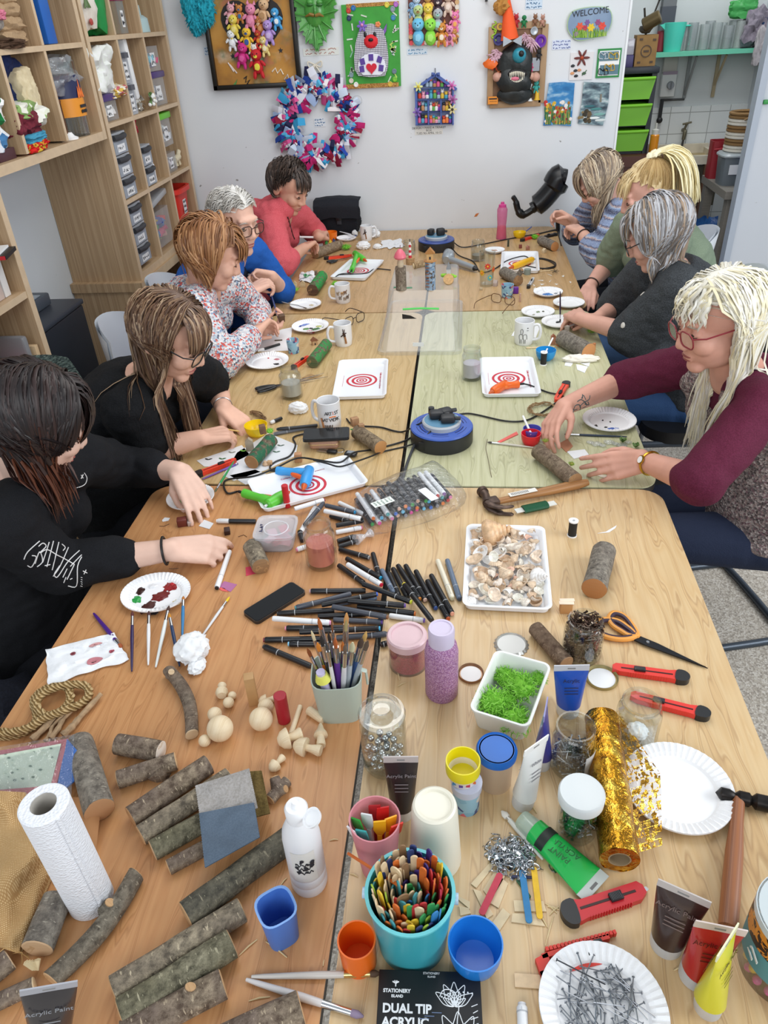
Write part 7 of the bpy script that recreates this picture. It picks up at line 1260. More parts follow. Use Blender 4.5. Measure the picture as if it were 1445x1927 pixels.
fs_('crimson craft stick lying over pale wood chips',(905,1722),(942,1644),13,'c23a50',.0052);fs_('blue craft stick lying over two pale wood chips',(982,1638),(996,1738),12,'2f7aae',.0052);fs_('yellow craft stick lying next to the blue craft stick',(1004,1632),(1016,1730),11,'e0b42c',.0052)
fs_('dark green matchstick under the blue craft stick',(972,1656),(998,1690),5,'2a5a3c',.002);fs_('dark navy matchstick across the end of the clasp heap',(962,1650),(1002,1652),5,'2a3050',.0022);fs_('flat pale stick lying under the taken-apart knife',(968,1845),(1024,1849),24,'dcc09a',.001,rnd=False)
WCH='dcc8a4'
for i,(pp,lab)in enumerate((([(886,1664),(922,1624),(928,1632),(896,1672)],'rounded pale wood chip at the back of the chips'),([(909,1676),(932,1638),(950,1650),(924,1696)],'pale wood chip under the crimson stick'),([(922,1700),(945,1654),(956,1664),(938,1710)],'long pale wood chip to the right of the crimson stick'),([(890,1674),(904,1678),(928,1722),(916,1730)],'narrow pale wood chip left of the crimson stick'),([(856,1684),(884,1698),(884,1712),(858,1690)],'thin pale wood chip beside the aqua bucket'),([(864,1706),(882,1710),(886,1720),(866,1724)],'small wood chip behind the blue bowl'),([(926,1738),(946,1710),(960,1722),(940,1752)],'pale wood chip at the right rim of the blue bowl'),([(966,1695),(1022,1697),(1028,1716),(968,1716)],'upper of two pale chips under the blue stick'),([(964,1720),(1012,1722),(1026,1744),(962,1736)],'lower of two pale chips under the blue stick'),([(922,1818),(934,1812),(936,1826),(928,1832)],'small wood chip below the blue bowl'))):pp_(lab,pp,mt(WCH,.65,var=.08,vs=60),.0004,.0018,'wood_chip','wood chip')
r_=RR(9);k=0
for(a,b)in(((1030,1706),(1052,1712)),((1034,1722),(1052,1706)),((1042,1722),(1026,1780)),((1012,1716),(1030,1745)),((1026,1700),(1048,1718)),((450,1798),(484,1768)),((500,1772),(540,1802)),((620,1582),(636,1580)),((468,1884),(508,1876)),((748,1292),(764,1284)),((658,1644),(674,1650)),((748,1264),(752,1280)),((540,1652),(528,1666)),((610,1806),(608,1818)),((996,1510),(1010,1530)),((1268,1826),(1288,1820)),((1040,1778),(1064,1784))):
 g=G();p,q=T(*a,.0012),T(*b,.0012);g.add(tb([p,p.lerp(q,.5)+V((0,.001,.0008)),q],[.0006,.0011,.0007],5),mt('e0cb9c',.6));so(g,'wood_splinter','thin pale wood splinter lying on the front tables','splinter',None,'wood splinters on the front tables')
b=T(1470,1820);t=tH('bead_tub','round tub with an orange and teal label showing coloured beads, cut by the right edge','tub',L(b));h=.125;r=.055;g=G().add(cup(r*.95,r,h,.002,40),cl('eef2f2',.18,.05));g.add(lt([(r*1.02,h-.012),(r*1.02,h),(0,h)],40),mt('c9d2d4',.3));g.obj('tub_body',t)
n=N('label_print');n.set(.4);x=n.noise(n.co((1,1,1)),60,2,.5,1.5);n.base(n.ramp(x,[(.35,'2a1c16'),(.45,'d88a2c'),(.62,'e0a03c'),(.68,'3f7f86')],'CONSTANT'));g=G().add(lt([(r+.0006,h*.62),(r+.0008,h-.012)],40),n.m);g.add(lt([(r*.985+.0006,h*.3),(r+.0007,h*.62)],40),mt('4f8f98'));[g.add(box(.0012,.02,.004,0,c=(-r*.985,y,z)),mt('dfe6e4'))for y,z in((-.02,h*.52),(-.01,h*.42),(0,h*.5))];g.obj('label',t)
r_=RR(2);cs_=['d83a3a','e6c22c','3f9ac8','4aae4c','d85aa0','eeeeee','e08030','7a4ab0']
for i in range(44):a=r_.random()*6.28;q=(r*.93-.006)*(1 if i<32 else .6);g=G().add(ico(.0058,2),mt(cs_[i%8],.3));so(g,'bead','coloured plastic bead in the tub at the right edge','bead',L(b+V((q*cos(2.4*i),q*sin(2.4*i),.01+.0105*(i%4)))),'beads in the edge tub')
# middle tables
tt_('plain white target tray on the middle left table, beside the mugs',[(637,678),(730,677),(728,745),(626,751)],rot=-PI/2,flip=True)
tt_('white target tray on the middle right table with the orange glue gun',[(907,674),(1008,673),(1013,743),(902,745)],rot=-PI/2,flip=True)
gg_('orange glue gun lying on the middle right target tray',(952,722),(920,741),(976,723),0,'ee6a1c',trig='f07a2c',cord=[(1000,726),(1030,738),(1060,746),(1040,762),(1010,782),(985,792),(950,792),(900,781),(880,778),(862,780)],z=.006)
jar('tall glass jar of grey paint water on the middle left table',(550,746),691,42,34,(.5,'b8b4ac'));jar('tall glass jar of milky lilac paint water on the middle right table',(887,712),654,38,33,(.52,'cfc8d4'))
def mug(lab,base,topy,wpx,hang,deco=None):
 b=T(*base);h=hg(b,topy);r=wpx*mpp(b+V((0,0,h*.6)))/2;t=tH('mug',lab,'mug',L(b));m=mt('e9eaec',.15);Q(t,'body',lt([(0,0),(r*.86,0),(r*.93,.004),(r,h*.3),(r,h-.001),(r-.0015,h),(r-.003,h-.001),(r-.0035,.006),(0,.005)],40),m)
 d=V((cos(hang),sin(hang),0));Q(t,'handle',tb(SP([d*(r-.002)+V((0,0,h*.82)),d*(r+.016)+V((0,0,h*.86)),d*(r+.025)+V((0,0,h*.6)),d*(r+.02)+V((0,0,h*.28)),d*(r-.002)+V((0,0,h*.18))],5),.0052,10,True,1),m)
 if deco:
  g=G();deco(g,lambda a,z,o=.0006:V(((r+o)*cos(a),(r+o)*sin(a),z)),r,h);g.obj('printed_design',t)
 return t
BRN,TAN=mt('3a241a'),mt('a8754a')
def om(g,f,r,pts,m,wd):g.add(tb(SP([f(a,z)for a,z in pts],3),wd,5),m)
def giraffe(a0,s=1):
 def D(g,f,r,h):
  om(g,f,r,[(a0,h*.18),(a0-.04,h*.35),(a0-.1,h*.5)],TAN,.0042*s);om(g,f,r,[(a0-.1,h*.5),(a0-.18,h*.62),(a0-.22,h*.68)],BRN,.005*s);om(g,f,r,[(a0-.22,h*.68),(a0-.26,h*.84)],BRN,.0016);om(g,f,r,[(a0-.12,h*.66),(a0-.08,h*.82)],BRN,.0016);om(g,f,r,[(a0-.14,h*.6),(a0+.1,h*.66)],BRN,.0022);om(g,f,r,[(a0-.26,h*.58),(a0-.5,h*.5)],BRN,.0025)
  for i in range(4):g.add(ico(.002,1),BRN,TR_(f(a0-.03*i,h*(.2+.08*i),.0028)))
 return D
def art(g,f,r,h):
 for s_,z,m,a0 in(('ARTIST',h*.68,mt('2a2626'),-1.15),('AT WORK',h*.46,mt('2a2626'),-1.2)):
  for i,ch in enumerate(s_):
   if ch==' ':continue
   a=a0+(i-(len(s_)-1)/2)*.2;g.add(text(ch,h*.165,.0003),mt('d8622c')if ch=='I' and s_=='ARTIST' else m,TR_(f(a,z))@MR(a+PI/2,4,'Z')@MR(PI/2,4,'X'))
 for a,z in((-1.1,.57),(-.9,.56),(-1.3,.56)):g.add(ico(.006,1,(1,1,.5)),mt('e8823c'),TR_(f(a,h*z,-.003)))
 om(g,f,r,[(-1.9,h*.08),(-2,h*.3),(-2.1,h*.52)],TAN,.004);om(g,f,r,[(-2.1,h*.52),(-1.98,h*.42)],BRN,.003)
 for i in range(9):om(g,f,r,[(-1.75+.06*i,h*.06),(-1.8+.08*i+.05*sin(i*2),h*.3)],mt('5a4a3c'),.001)
def animals(g,f,r,h):
 for k,(a,z,c)in enumerate(((-1.5,.62,'b08a5c'),(-1.1,.66,'7a5a44'),(-1.8,.38,'8a8076'),(-1.2,.34,'9a8a7c'),(-.8,.4,'6a5648'),(-2.1,.6,'a89a86'))):
  m=mt(c,.5);om(g,f,r,[(a-.16,h*z),(a+.16,h*z)],m,.004);om(g,f,r,[(a+.16,h*z),(a+.26,h*(z+.08))],m,.0022);[om(g,f,r,[(a+x,h*z),(a+x+.02,h*(z-.14))],m,.0012)for x in(-.14,-.06,.08,.15)]
def sketch(g,f,r,h):
 INKm=mt('4a4a46')
 for a,z in((-1.9,.3),(-1.5,.3)):om(g,f,r,[(a-.2,h*z),(a-.22,h*(z+.18)),(a+.1,h*(z+.2)),(a+.16,h*z)],INKm,.0009);om(g,f,r,[(a,h*.12),(a,h*z)],INKm,.0009);om(g,f,r,[(a-.15,h*.12),(a-.15,h*z)],INKm,.0009)
 om(g,f,r,[(-1.95,h*.52),(-2,h*.68),(-1.85,h*.74),(-1.75,h*.66),(-1.8,h*.52)],INKm,.0009);g.add(ico(.004,1,(1,1,.7)),INKm,TR_(f(-1.3,h*.78,-.002)));om(g,f,r,[(-1.4,h*.68),(-1.2,h*.68)],INKm,.0008)
mug('white mug lettered ARTIST AT WORK with a giraffe, middle left table',(622,806),752,44,2.75,art);mug('white mug with a giraffe head, beside the folded spectacles',(647,648),607,34,3.5,giraffe(-1.15))
mug('white mug patterned with many small animals, back left table',(646,568),533,29,3.3,animals);mug('white mug with line-drawn animals on the middle right table',(985,645),602,37,-.35,sketch)
mug('white mug with a brown animal at the back beside crumpled tissues',(690,452),424,22,.35,giraffe(-1.5,.8))
def reel(lab,c,wpx,h_,sock,capdir=0,plugs=(),disc='3f5fb4',cable=None):
 b=T(*c);r=wpx*mpp(b+V((0,0,h_)))/2;t=tH('cable_reel',lab,'cable reel',L(b));DB=mt('24262a')
 Q(t,'drum',lt([(0,0),(r*.98,0),(r,.004),(r,h_*.82),(r*.97,h_*.86),(0,h_*.86)],56),DB)
 BLm=mt(disc,.35);g=G().add(lt([(0,h_*.86),(r*.985,h_*.86),(r*1,h_*.9),(r*.97,h_*.97),(r*.6,h_),(0,h_)],56),BLm)
 g.obj('blue_cover',t);g=G()
 for i in range(6):
  for q in(.7,.8):g.add(tb([(r*q*cos(a),r*q*sin(a),h_-.0005-(q-.6)*.01)for a in[i*1.047+.15+.7*k/6 for k in range(7)]],.0022,5),mt('16225a'))
 g.obj('vent_slots',t);Q(t,'socket_plate',lt([(0,h_),(r*.6,h_),(r*.62,h_+.012),(r*.58,h_+.016),(0,h_+.016)],44),mt('b5bcc2'))
 Q(t,'label',lt([(r*.1,h_+.0165),(r*.55,h_+.0165)],40),mt('5f8fae'))
 for i,(x,y,a,hh)in enumerate(plugs):g=G().add(box(.042,.032,hh,.008,c=(0,0,0)),DB,L((x*r,y*r,h_+.0165),a));g.add(tb([(.02,0,hh*.5),(.036,0,hh*.45)],.006,8),DB,L((x*r,y*r,h_+.0165),a));g.obj('plug',t)
 Q(t,'knob',tb([(-r*.34,r*.42,h_+.016),(-r*.34,r*.42,h_+.036)],.009,10),DB)
 Q(t,'cable_outlet',box(.02,.004,h_*.5,.001,c=(-r*.58,-r*.84,h_*.18)),mt('0c0d0f'))
 return t
reel('large blue and black cable reel on the middle right table',(831,829),118,.052,None,plugs=((-.16,.1,.1,.024),(.1,.28,.5,.022),(.2,-.18,.1,.022)))
reel('smaller looking blue and black cable reel at the back by the wall',(821,468),68,.052,None,plugs=((-.3,.1,1.2,.03),(.24,-.05,.4,.036)),disc='38509a')
def cable(lab,pts,r=.003,c='17181a',h=.004):
 g=G();P=[T(a[0],a[1],a[2]if len(a)>2 else h)for a in pts];g.add(tb(SP(P,7),r,8),mt(c,.45));return tag(g.obj('power_cable'),lab,'cable',None)
cable('thick dark cable from the large reel down into the table gap',[(786,826,.02),(776,846,.006),(766,872),(758,900),(756,905,-.004)],.0042,'3a3d42')
cable('thin black lead from the large reel leftwards past the wooden log house',[(806,790,.066),(784,800,.05),(760,812,.006),(742,811),(716,804),(686,802),(664,800),(652,788)],.0026)
cable('black lead looping over the rotated tray to the large reel',[(830,788,.07),(800,822,.045),(770,838,.006),(720,850),(700,858,.012),(672,868,.02),(640,878,.02),(615,872,.02),(590,866,.019)],.0024)
cable('black cable along the back table from the rear reel to the pink bottle side',[(850,452,.02),(868,465,.006),(900,461),(955,450),(1010,440),(1045,432)],.003)
cable('black lead looping from the rear reel past the hair dryer',[(840,450,.03),(860,478,.006),(890,492),(905,512),(930,506),(955,490),(985,482),(1000,488),(1020,486),(1044,494),(1040,504),(1010,504),(975,496)],.0028)
cable('short black lead behind the stacked tub on the back left table',[(636,517),(660,516),(690,514),(706,506),(735,508)],.0026);cable('long black lead hanging off the back right table edge',[(1000,444),(1030,436),(1048,434),(1052,446),(1056,462)],.003)
pts_b=[(724,585),(866,580),(872,670),(708,672)];a=T(709,670);bb=T(869,667);c_=T(862,568);hb=.17
tl,tr=on(741,498,2,TZ+hb),on(862,496,2,TZ+hb);bl_,br_=on(733,548,2,TZ+hb),on(864,546,2,TZ+hb)
t=tH('storage_box','upturned clear plastic storage box in the middle of the tables, models on top','storage box');HZB=cl('e9eef2',.14,.14,haze=.13)
x0b,x1b,y0b=a.x,bb.x,(a.y+bb.y)/2;xt0,xt1,yt0,yt1=(bl_.x+tl.x)/2,(br_.x+tr.x)/2,(bl_.y+br_.y)/2,(tl.y+tr.y)/2;ex=(x1b-x0b-(xt1-xt0))/2;y1b=yt1+max(.02,ex);n=28
V_,F_=[],[];tx,ty,tw,td=(xt0+xt1)/2,(yt0+yt1)/2,xt1-xt0,yt1-yt0;bx_,by_,bw,bd=(x0b+x1b)/2,(y0b+y1b)/2,x1b-x0b,y1b-y0b
for(k_,z,grow,q)in((0,0,0,.03),(0,.012,0,.03),(0,.014,-.024,.03),(.5,hb*.52,-.012,.03),(.52,hb*.54,-.02,.03),(1,hb-.006,0,.025),(1,hb,-.01,.02)):
 w2,d2,cx2,cy2=bw+(tw-bw)*k_+grow,bd+(td-bd)*k_+grow,bx_+(tx-bx_)*k_,by_+(ty-by_)*k_;V_+=[V((x+cx2,y+cy2,TZ+z))for x,y in rq(w2,d2,q,6)]
F_=[(j*n+i,j*n+(i+1)%n,(j+1)*n+(i+1)%n,(j+1)*n+i)for j in range(6)for i in range(n)]+[tuple(range(6*n,7*n))];Q(t,'box_shell',(V_,F_),HZB)
BZ=TZ+hb;g=G();q=on(791,586,1,y0b+.012)
g.add(box(.04,.001,.014,0,c=(T(790,648).x,y0b-.001+.012,TZ+.03)),mt('dfe4e6'));g.obj('label',t)
yf=y0b+.03;q0,q1=on(758,582,1,yf),on(826,581,1,yf);Q(t,'handle_strip',tb([q0+V((0,-0,0)),(q0+q1)/2+V((0,-.004,.004)),q1],.005,8,True,.7),mt('4fc85a'))
g=G();q2=on(757,600,1,yf+.02);g.add(pr_([(0,0),(.052,0),(.03,.012),(0,.018)],.001),BK,WX(q2));g.obj('black_card_corner',t)
def ont(px,py):return on(px,py,2,BZ)
def vlog(name,lab,base,topy,wpx,m,fx=ont):
 b=fx(*base);h=0;lo,hi=0,.5
 for _ in range(30):
  mm=(lo+hi)/2
  if pjy(b+V((0,0,mm)))>topy:lo=mm
  else:hi=mm
 h=lo;r=wpx*mpp(b)/2;t_=tH(name,lab,'model',L(b));k=18;V_=[];nn=6
 for i in range(nn+1):
  for j in range(k):a_=2*PI*j/k;s_=1+.07*NZ(V((i,cos(a_)*2,sin(a_)*2+base[0])));V_.append(V((r*s_*cos(a_),r*s_*sin(a_),h*i/nn)))
 g_=G();g_.add((V_,[(i*k+j,i*k+(j+1)%k,(i+1)*k+(j+1)%k,(i+1)*k+j)for i in range(nn)for j in range(k)]+[tuple(range(nn*k,nn*k+k))]),m);g_.obj('trunk',t_);return t_,b,r,h
B1_=bk_('5a4c40','8a7c6c','b8ac98',11)
t,b,r,h=vlog('mushroom_model','upright log model topped by a pink painted mushroom on the clear box',(755,545),502,20,B1_)
Q(t,'stalk',lt([(r*.55,0),(r*.62,.01),(r*.4,.035),(0,.035)],18),mt('c9b79a',.6),L((0,0,h)));g=G().add(lt([(0,.026),(r*1,.03),(r*1.15,.036),(r*.9,.05),(r*.4,.062),(0,.066)],24),mt('d8697a',.35),L((0,0,h)));g.add(tb([(0,0,h+.066),(.002,0,h+.078)],.0012,5),mt('7a3a44'));g.obj('cap',t)
t,b,r,h=vlog('tower_model','upright log painted as a blue tower with balcony and ladder, on the clear box',(810,544),490,19,sk(['8aa0b4','6f86a0','a8b4c0','5a5048','8a9ab0'],120,.7,.3))
WDm=mt('b5824e',.6);g=G().add(box(.024,.022,.026,0,c=(0,0,h)),mt('c9a06a',.6));g.add(pr_([(-.018,0),(.018,0),(0,.02)],.026,-.013),mt('a8743c',.6),UP(0,h+.026));g.add(box(.006,.001,.01,0,c=(0,-.0115,h+.006)),INK);g.obj('house',t);g=G();[g.add(box(.014,.004,.0025,0,c=(-r*.5,-r*.95,h*(.12+.11*i))),mt('8a5230',.6))for i in range(8)];g.obj('ladder',t)
Q(t,'balcony',lt([(r*1.02,h-.004),(r*1.25,h-.002),(r*1.25,h+.001),(0,h+.001)],18),WDm)
t=tH('lighthouse_model','small red and white striped lighthouse on a cut log round, on the clear box','model',L(ont(772,497)));Q(t,'log_round',cyl(.018,.026,20),mt('a8845a',.7,var=.3,vs=200))
for i in range(6):Q(t,'stripe',lt([(0,.026+.0105*i),(.0068-.0005*i,.026+.0105*i),(.0064-.0005*i,.0365+.0105*i),(0,.0365+.0105*i)],14),mt('c8303c' if i%2==0 else 'e9e6e2',.4))
Q(t,'lamp_top',tb([(0,0,.088),(0,0,.1)],.002,6),mt('4a4444'))
t=tH('log_slice_model','gnarled cut branch model lying behind the tower on the clear box','model',FR(ont(795,505)+V((0,0,.014)),(1,.3,0)));Q(t,'branch',tb(SP([(-.035,0,0),(0,.004,.003),(.03,0,0),(.05,.01,.006)],4),[.014]*5+[.013]*4+[.011]*4,12),bk_('7a6248','a88a64','d0b890',12));Q(t,'cut_face',ico(.011,2,(.4,1,1)),mt('d8bf94',.7),L((-.037,0,0)))
t=tH('cottage_model','small cottage scene with green moss on a tilted log slice, on the clear box','model',L(ont(844,532)));Q(t,'log_slice',cyl(.02,.012,20),mt('c29a68',.7,var=.2,vs=150),FZ((0,-.01,.014),(0,-.8,.5)));g=G().add(box(.016,.014,.03,0,c=(0,.012,.02)),mt('c9cccc'));g.add(lt([(.013,.05),(0,.078)],4),mt('7a7d80'),L((0,.012,0),.78));g.obj('cottage',t);g=G();[g.add(ico(.009,2,(1,1,.7),.5,40,i),mt('8ac43c',.8),L((.022*cos(i*1.1+2),.008+.01*sin(i),.024)))for i in range(6)];g.obj('moss',t)
for i,(px,py)in enumerate(((748,540),(768,541))):g=G().add(box(.03,.012,.002),mt('4a8a6a'),L(ont(px,py+1),.1));so(g,'green_card','small dark green card strip under the mushroom model, %s piece'%('left','right')[i],'card')
phone('black phone lying on a tan zipped purse, middle left table',[(571,806),(657,803),(657,823),(570,829)],.008,'1f2024',.032)
mx,w_,d=quad([(580,826),(645,824),(643,846),(580,847)],0);mx.translation.z=TZ;t=tH('purse','small tan zipped purse under the black phone','purse',mx);Q(t,'purse_body',box(.085,.075,.031,.011,3),mt('b58a72',.6,bump=.3,bs=300));Q(t,'zip',tb([V((x,y,.018))for x,y in rq(.087,.077,.012,4)],.0016,5,*LP),mt('c9a878',.3,.7))
t=tH('car_keys','black car key fob and keys beside the rotated tray','keys',FR(T(625,852,.002),(1,-.25,0)));g=G().add(box(.03,.018,.009,.004),BK);g.add(box(.036,.022,.01,.004,c=(.058,0,0)),mt('2a2c30',.3));g.add(box(.02,.014,.001,0,c=(.058,0,.0102)),mt('8a9098',.25));g.obj('fob',t);g=G().add(tb([(.02+.012*cos(i*.63),.012*sin(i*.63)+.012,.004)for i in range(10)],.0012,5,*LP),ST);g.add(box(.034,.006,.002,0,c=(-.03,-.002,.001)),ST);g.add(box(.03,.006,.002,0,c=(-.028,.008,.002)),ST);g.obj('keys',t)
def plog(name,lab,a,b,dia,paint,end='b5855c',extras=None,**k):
 o=log(name,lab,a,b,dia,bk_('4a3c30','7a6a58','a09078',20,paint),end,'painted log',**k);return o
o=plog('painted_log','green painted log carrying a small brown block and moss, middle left table',(473,870),(510,828),27,'2f6a4c','a8784e')
g=G().add(box(.018,.018,.026,.001),mt('7a5a42',.7,var=.3,vs=90));so(g,'wooden_block','small bark brown block standing on the green painted log','wooden block',L(T(495,815,.03),.4));moss('moss_tuft','light green moss tuft on top of the green painted log',T(508,815,.028),.014,'7ac04a',31,60)
g=G().add(box(.022,.014,.032,.0005),mt('a89a84',.6));g.add(pr_([(-.011,0),(.011,0),(0,.01)],.014,-.007),mt('a89a84',.6),UP(0,.032));so(g,'wooden_house','plain house shaped wooden block behind the green painted log','wooden block',L(T(471,848),.2))
g=G().add(lt([(0,0),(.007,.001),(.009,.006),(.006,.01),(.004,.014),(0,.015)],14),mt('c9a888',.6));g.add(box(.014,.012,.014,.002,c=(.012,.002,0)),mt('c09a72',.6));so(g,'wooden_mushroom','tiny wooden bead figure on the patterned paper near the blue glue gun','wooden piece',L(T(500,876)))
g=G().add(box(.02,.016,.026,.001),mt('b98a64',.6,var=.1));so(g,'wooden_block','upright tan block behind the blue glue gun','wooden block',L(T(562,868),.1))
pp_('large white patterned paper under the green painted log',[(420,895),(446,852),(505,815),(560,838),(556,858),(500,885),(440,905)],mt('e3e5ea',.7));pp_('white printed sheet with cut-out leaf pictures by the woman in black',[(370,867),(455,838),(470,856),(420,880),(384,878)],mt('e6e8ea',.7));pp_('white paper sheet under the rotated tray corner',[(432,895),(480,884),(520,900),(462,912)],mt('dfe2e6',.7))
for i,(px,py,c)in enumerate(((392,864,'2a2a2a'),(418,863,'3a6a3c'),(458,848,'7ac04a'),(436,851,'8a8a80'),(528,838,'5a6a60'),(520,850,'4f6a58'))):g=G();[g.add(ico(.006,1,(1.4,.6,.1)),mt(c,.6),L(T(px+3*s,py,.0015),s*.6))for s in(-1,1)];so(g,'paper_cutout',('black bat shaped','dark green leafy','bright green leaf','grey','grey green printed','dark printed')[i]+' paper cut-out on the printed sheets','cut-out')
bwl('yellow plastic bowl by the hands of the woman in black, with a green scrap',(484,818),799,44,26,'f0cf1c');g=G().add(ico(.006,1,(1.5,1,.4)),mt('4a8a3c'));so(g,'green_scrap','green scrap lying inside the yellow bowl','scrap',L(T(486,814,.005)))
g=G();r_=RR(3);[g.add(tb(SP([T(472+r_.uniform(-3,3),775+r_.uniform(-3,3),.003),T(486+r_.uniform(-4,4),778+r_.uniform(-4,4),.01),T(499+r_.uniform(-2,3),788+r_.uniform(-4,3),.004)],3),.0008,4),mt(r_.choice(['8a6a4a','a88a64','6a4f38'])))for i in range(26)];so(g,'fibre_bundle','small bundle of brown plant fibre above the yellow bowl','fibre')
cpl('folded white paper towel leaning behind the yellow bowl',(562,776),(.03,.02,.02),14,nz=.5);
pen('black marker with a white cap lying beside the folded paper towel',(532,786),(508,796),'1c1d20','e6e7e9','c8c8ca',0,.006);pen('grey marker pointing at the giraffe mug from the yellow bowl',(598,802),(514,817),'6a6d74',None,'8a8d92',0,.0055);pen('black marker behind the grey marker by the mug',(600,800),(520,808),'24262a',None,'4a4a4a',1,.005)
o=log('log_model','bark covered log with a rough stub by the mug lettered ARTIST',(672,812),(716,842),27,bk_('5a4a3a','8f7e68','b5a284',21),'b8844e','log model',stub=[(.8,-1.2,.006,.01)])
for i,(px,py,s)in enumerate(((668,800,.022),(680,808,.016))):g=G().add(box(s,s*.8,s*1.1,.0006),mt('a8805c',.7,var=.15,vs=90));so(g,'wooden_block','small brown wooden cube on the bark covered log, %s of two'%('larger','smaller')[i],'wooden block',L(T(px,py,.03),.5))
g=G().add(ico(.005,1,(1.6,1,.4)),mt('4a9a3c'));so(g,'green_scrap','tiny green leaf scrap at the end of the bark covered log','scrap',L(T(663,808,.012)))
def scis(lab,c,tip,l_,hc,op=.12):
 p,q=T(*c,.005),T(*tip,.005);t=tH('scissors',lab,'scissors',FR(p,q-p));ln=(q-p).length
 g=G();[g.add(pr_([(-.004,-.004),(ln*.4,-.0055),(ln,0),(-.004,.004)],.0016,z),mt('c2c6ca',.22,1),MR(s*op,4,'Z'))for s,z in((1,0),(-1,.0017))];g.obj('blades',t)
 for s in(1,-1):g=G();pts=[(-l_*.25,s*.006,.002),(-l_*.55,s*.018,.002),(-l_*.95,s*.02,.002),(-l_,s*.008,.002),(-l_*.6,s*.003,.002)];g.add(tb(SP(pts,4,True),.0038,8,*LP),mt(hc,.35));g.add(tb([(0,0,.002),(-l_*.3,s*.006,.002)],.003,6),mt(hc,.35));g.obj('handle',t)
 return t
scis('black handled scissors lying open by the jar of grey water',(530,725),(614,706),.085,'1a1b1d');
kf('orange-red knife by the green log behind the jar of grey water',(552,692),(580,672),9,'ea4428');g=G().add(pr_([(0,0),(.05,.01),(.062,.035),(.04,.028),(.02,.04),(.01,.03)],.002),mt('a8875c',.8,var=.2,vs=60));so(g,'card_scrap','torn brown cardboard scrap behind the open scissors','scrap',L(T(568,712),-.2))
o=plog('painted_log','green glittered log standing at a slant behind the jar of grey water',(587,682),(614,648),22,'3f8a4c','3f5a3c')
t=tH('house_model','tiny brown wooden house by the plate of blue and green paint','model',L(T(592,648),.5));g=G().add(box(.02,.016,.016,.0005),mt('c9a57c',.6));g.add(box(.004,.001,.008,0,c=(0,-.0085,0)),INK);g.obj('house_walls',t);Q(t,'roof',pr_([(-.014,0),(.014,0),(0,.012)],.02,-.01),mt('8a5a3c',.6),UP(0,.016))
t,r0,r1,h=pot('patterned_tub','small blue patterned tub holding a white stick, middle left table','tub',(553,663),639,20,pat,24,.0015);b=T(553,663);g=G().add(tb([b+V((.004,0,.005)),b+V((-.012,0,h+.012))],.002,6),WT);so(g,'plastic_stick','white plastic stick standing in the small blue patterned tub','stick')
PB=dict(group='paper plates')
pe('plate with blue, green and pink paint by the giraffe mug',(584,615),.074,0,None,((562,613,8,'2f4a9a'),(573,610,10,'7a90d0'),(594,620,9,'3f7a4c'),(583,624,9,'dfb8c0'),(600,614,6,'c9d08a'),(610,616,5,'4f7a5a'),(576,619,6,'6a9a5c'),(588,625,4,'a02a3c'),(585,618,4,'2a2a30')))
pe('plate with a black bird shape and pink mark near the woman in black',(503,681),.078,0,None,((520,685,5,'1a1a1e'),(526,688,4,'1a1a1e'),(521,676,5,'c87a84'),(505,674,2,'c83a44')))
pe('plate holding tweezers, at the seam of the back left table',(575,574),.068,0,None,((586,574,5,'cfc0a0'),(584,579,3,'4a4a48')))
bsh('slim brush and tweezers pair resting across the plate by the seam',T(530,568,.02),T(578,580,.018),'dfe2e4','6a6a60',.0018,cat='brush');g=G();[g.add(tb([T(532,570,.021),T(560,574,.021+.004*s),T(576,581,.019)],.0011,5),ST)for s in(-1,1)];so(g,'tweezers','steel tweezers lying on the plate by the seam','tweezers')
pp_('white sheet with dark leaf cuttings under the hands of the woman in the multicoloured jumper',[(484,642),(530,620),(550,616),(545,660),(478,662)]);pen('black pen with a white cap on the leaf cuttings sheet',(528,647),(483,661),'1a1b1e','f0f1f2',None,0,.005);g=G().add(box(.03,.008,.003,.001),mt('5a4c3c',.8));so(g,'wooden_block','flat dark bark strip on the leaf cuttings sheet','wooden piece',L(T(524,641,.001),.15));pen('white plastic pen lid lying by the small blue patterned tub',(507,664),(518,660),'eeeeee',None,None,0,.0045)
def specs(lab,c,a,col,op=1,sc_=1):
 t=tH('spectacles',lab,'spectacles',L(T(*c,.002),a,0,0,sc_));m=mt(col,.3)
 for s in(-1,1):
  g=G();pts=[V((s*.032+x,0,.02+z))for x,z in rq(.046,.036,.014,4)];g.add(tb(pts,.0016,6,*LP),m);l_=g.obj('rim',t);g=G().add(([p for p in pts],[tuple(range(len(pts)))]),cl('f2f5f5',.12,.03));g.obj('lens',l_);Q(t,'temple',tb(SP([(s*.055,0,.03),(s*.062,.03,.03),(s*(.062+.01*op),.1,.026),(s*(.062+.004*op),.125,.008)],4),.0017,6),m)
 Q(t,'bridge',tb([(-.009,0,.024),(0,-.002,.028),(.009,0,.024)],.0016,6),m);return t
specs('black spectacles lying behind the mug with a giraffe head',(668,610),.9,'2a2220');specs('tortoiseshell spectacles lying open on the back right table',(946,572),2.6,'6a4a2c')
kf('orange-red knife crossed by the black lead, middle right table',(1066,722),(1046,755),13,'ee4a2c');g=G();r_=RR(5)
for i in range(9):g.add(tb([T(1022+(26+r_.uniform(-6,5))*cos(a),770+(12+r_.uniform(-4,3))*sin(a),.003+.008*r_.random())for a in[k*.4+i for k in range(14)]],.0011,5),mt('9a7d58',.9))
so(g,'string','loose coil of brown string behind the red bowl','string')
bwl('small blue bowl nested behind the red bowl',(1000,822),806,34,24,'5a5fc0',fillm=None);bwl('red plastic bowl under the hand of the woman in maroon',(998,834),815,37,26,'dc1f2c');bwl('bright blue bowl with a white spoon on the middle right table',(1026,676),658,38,22,'1f8fd0')
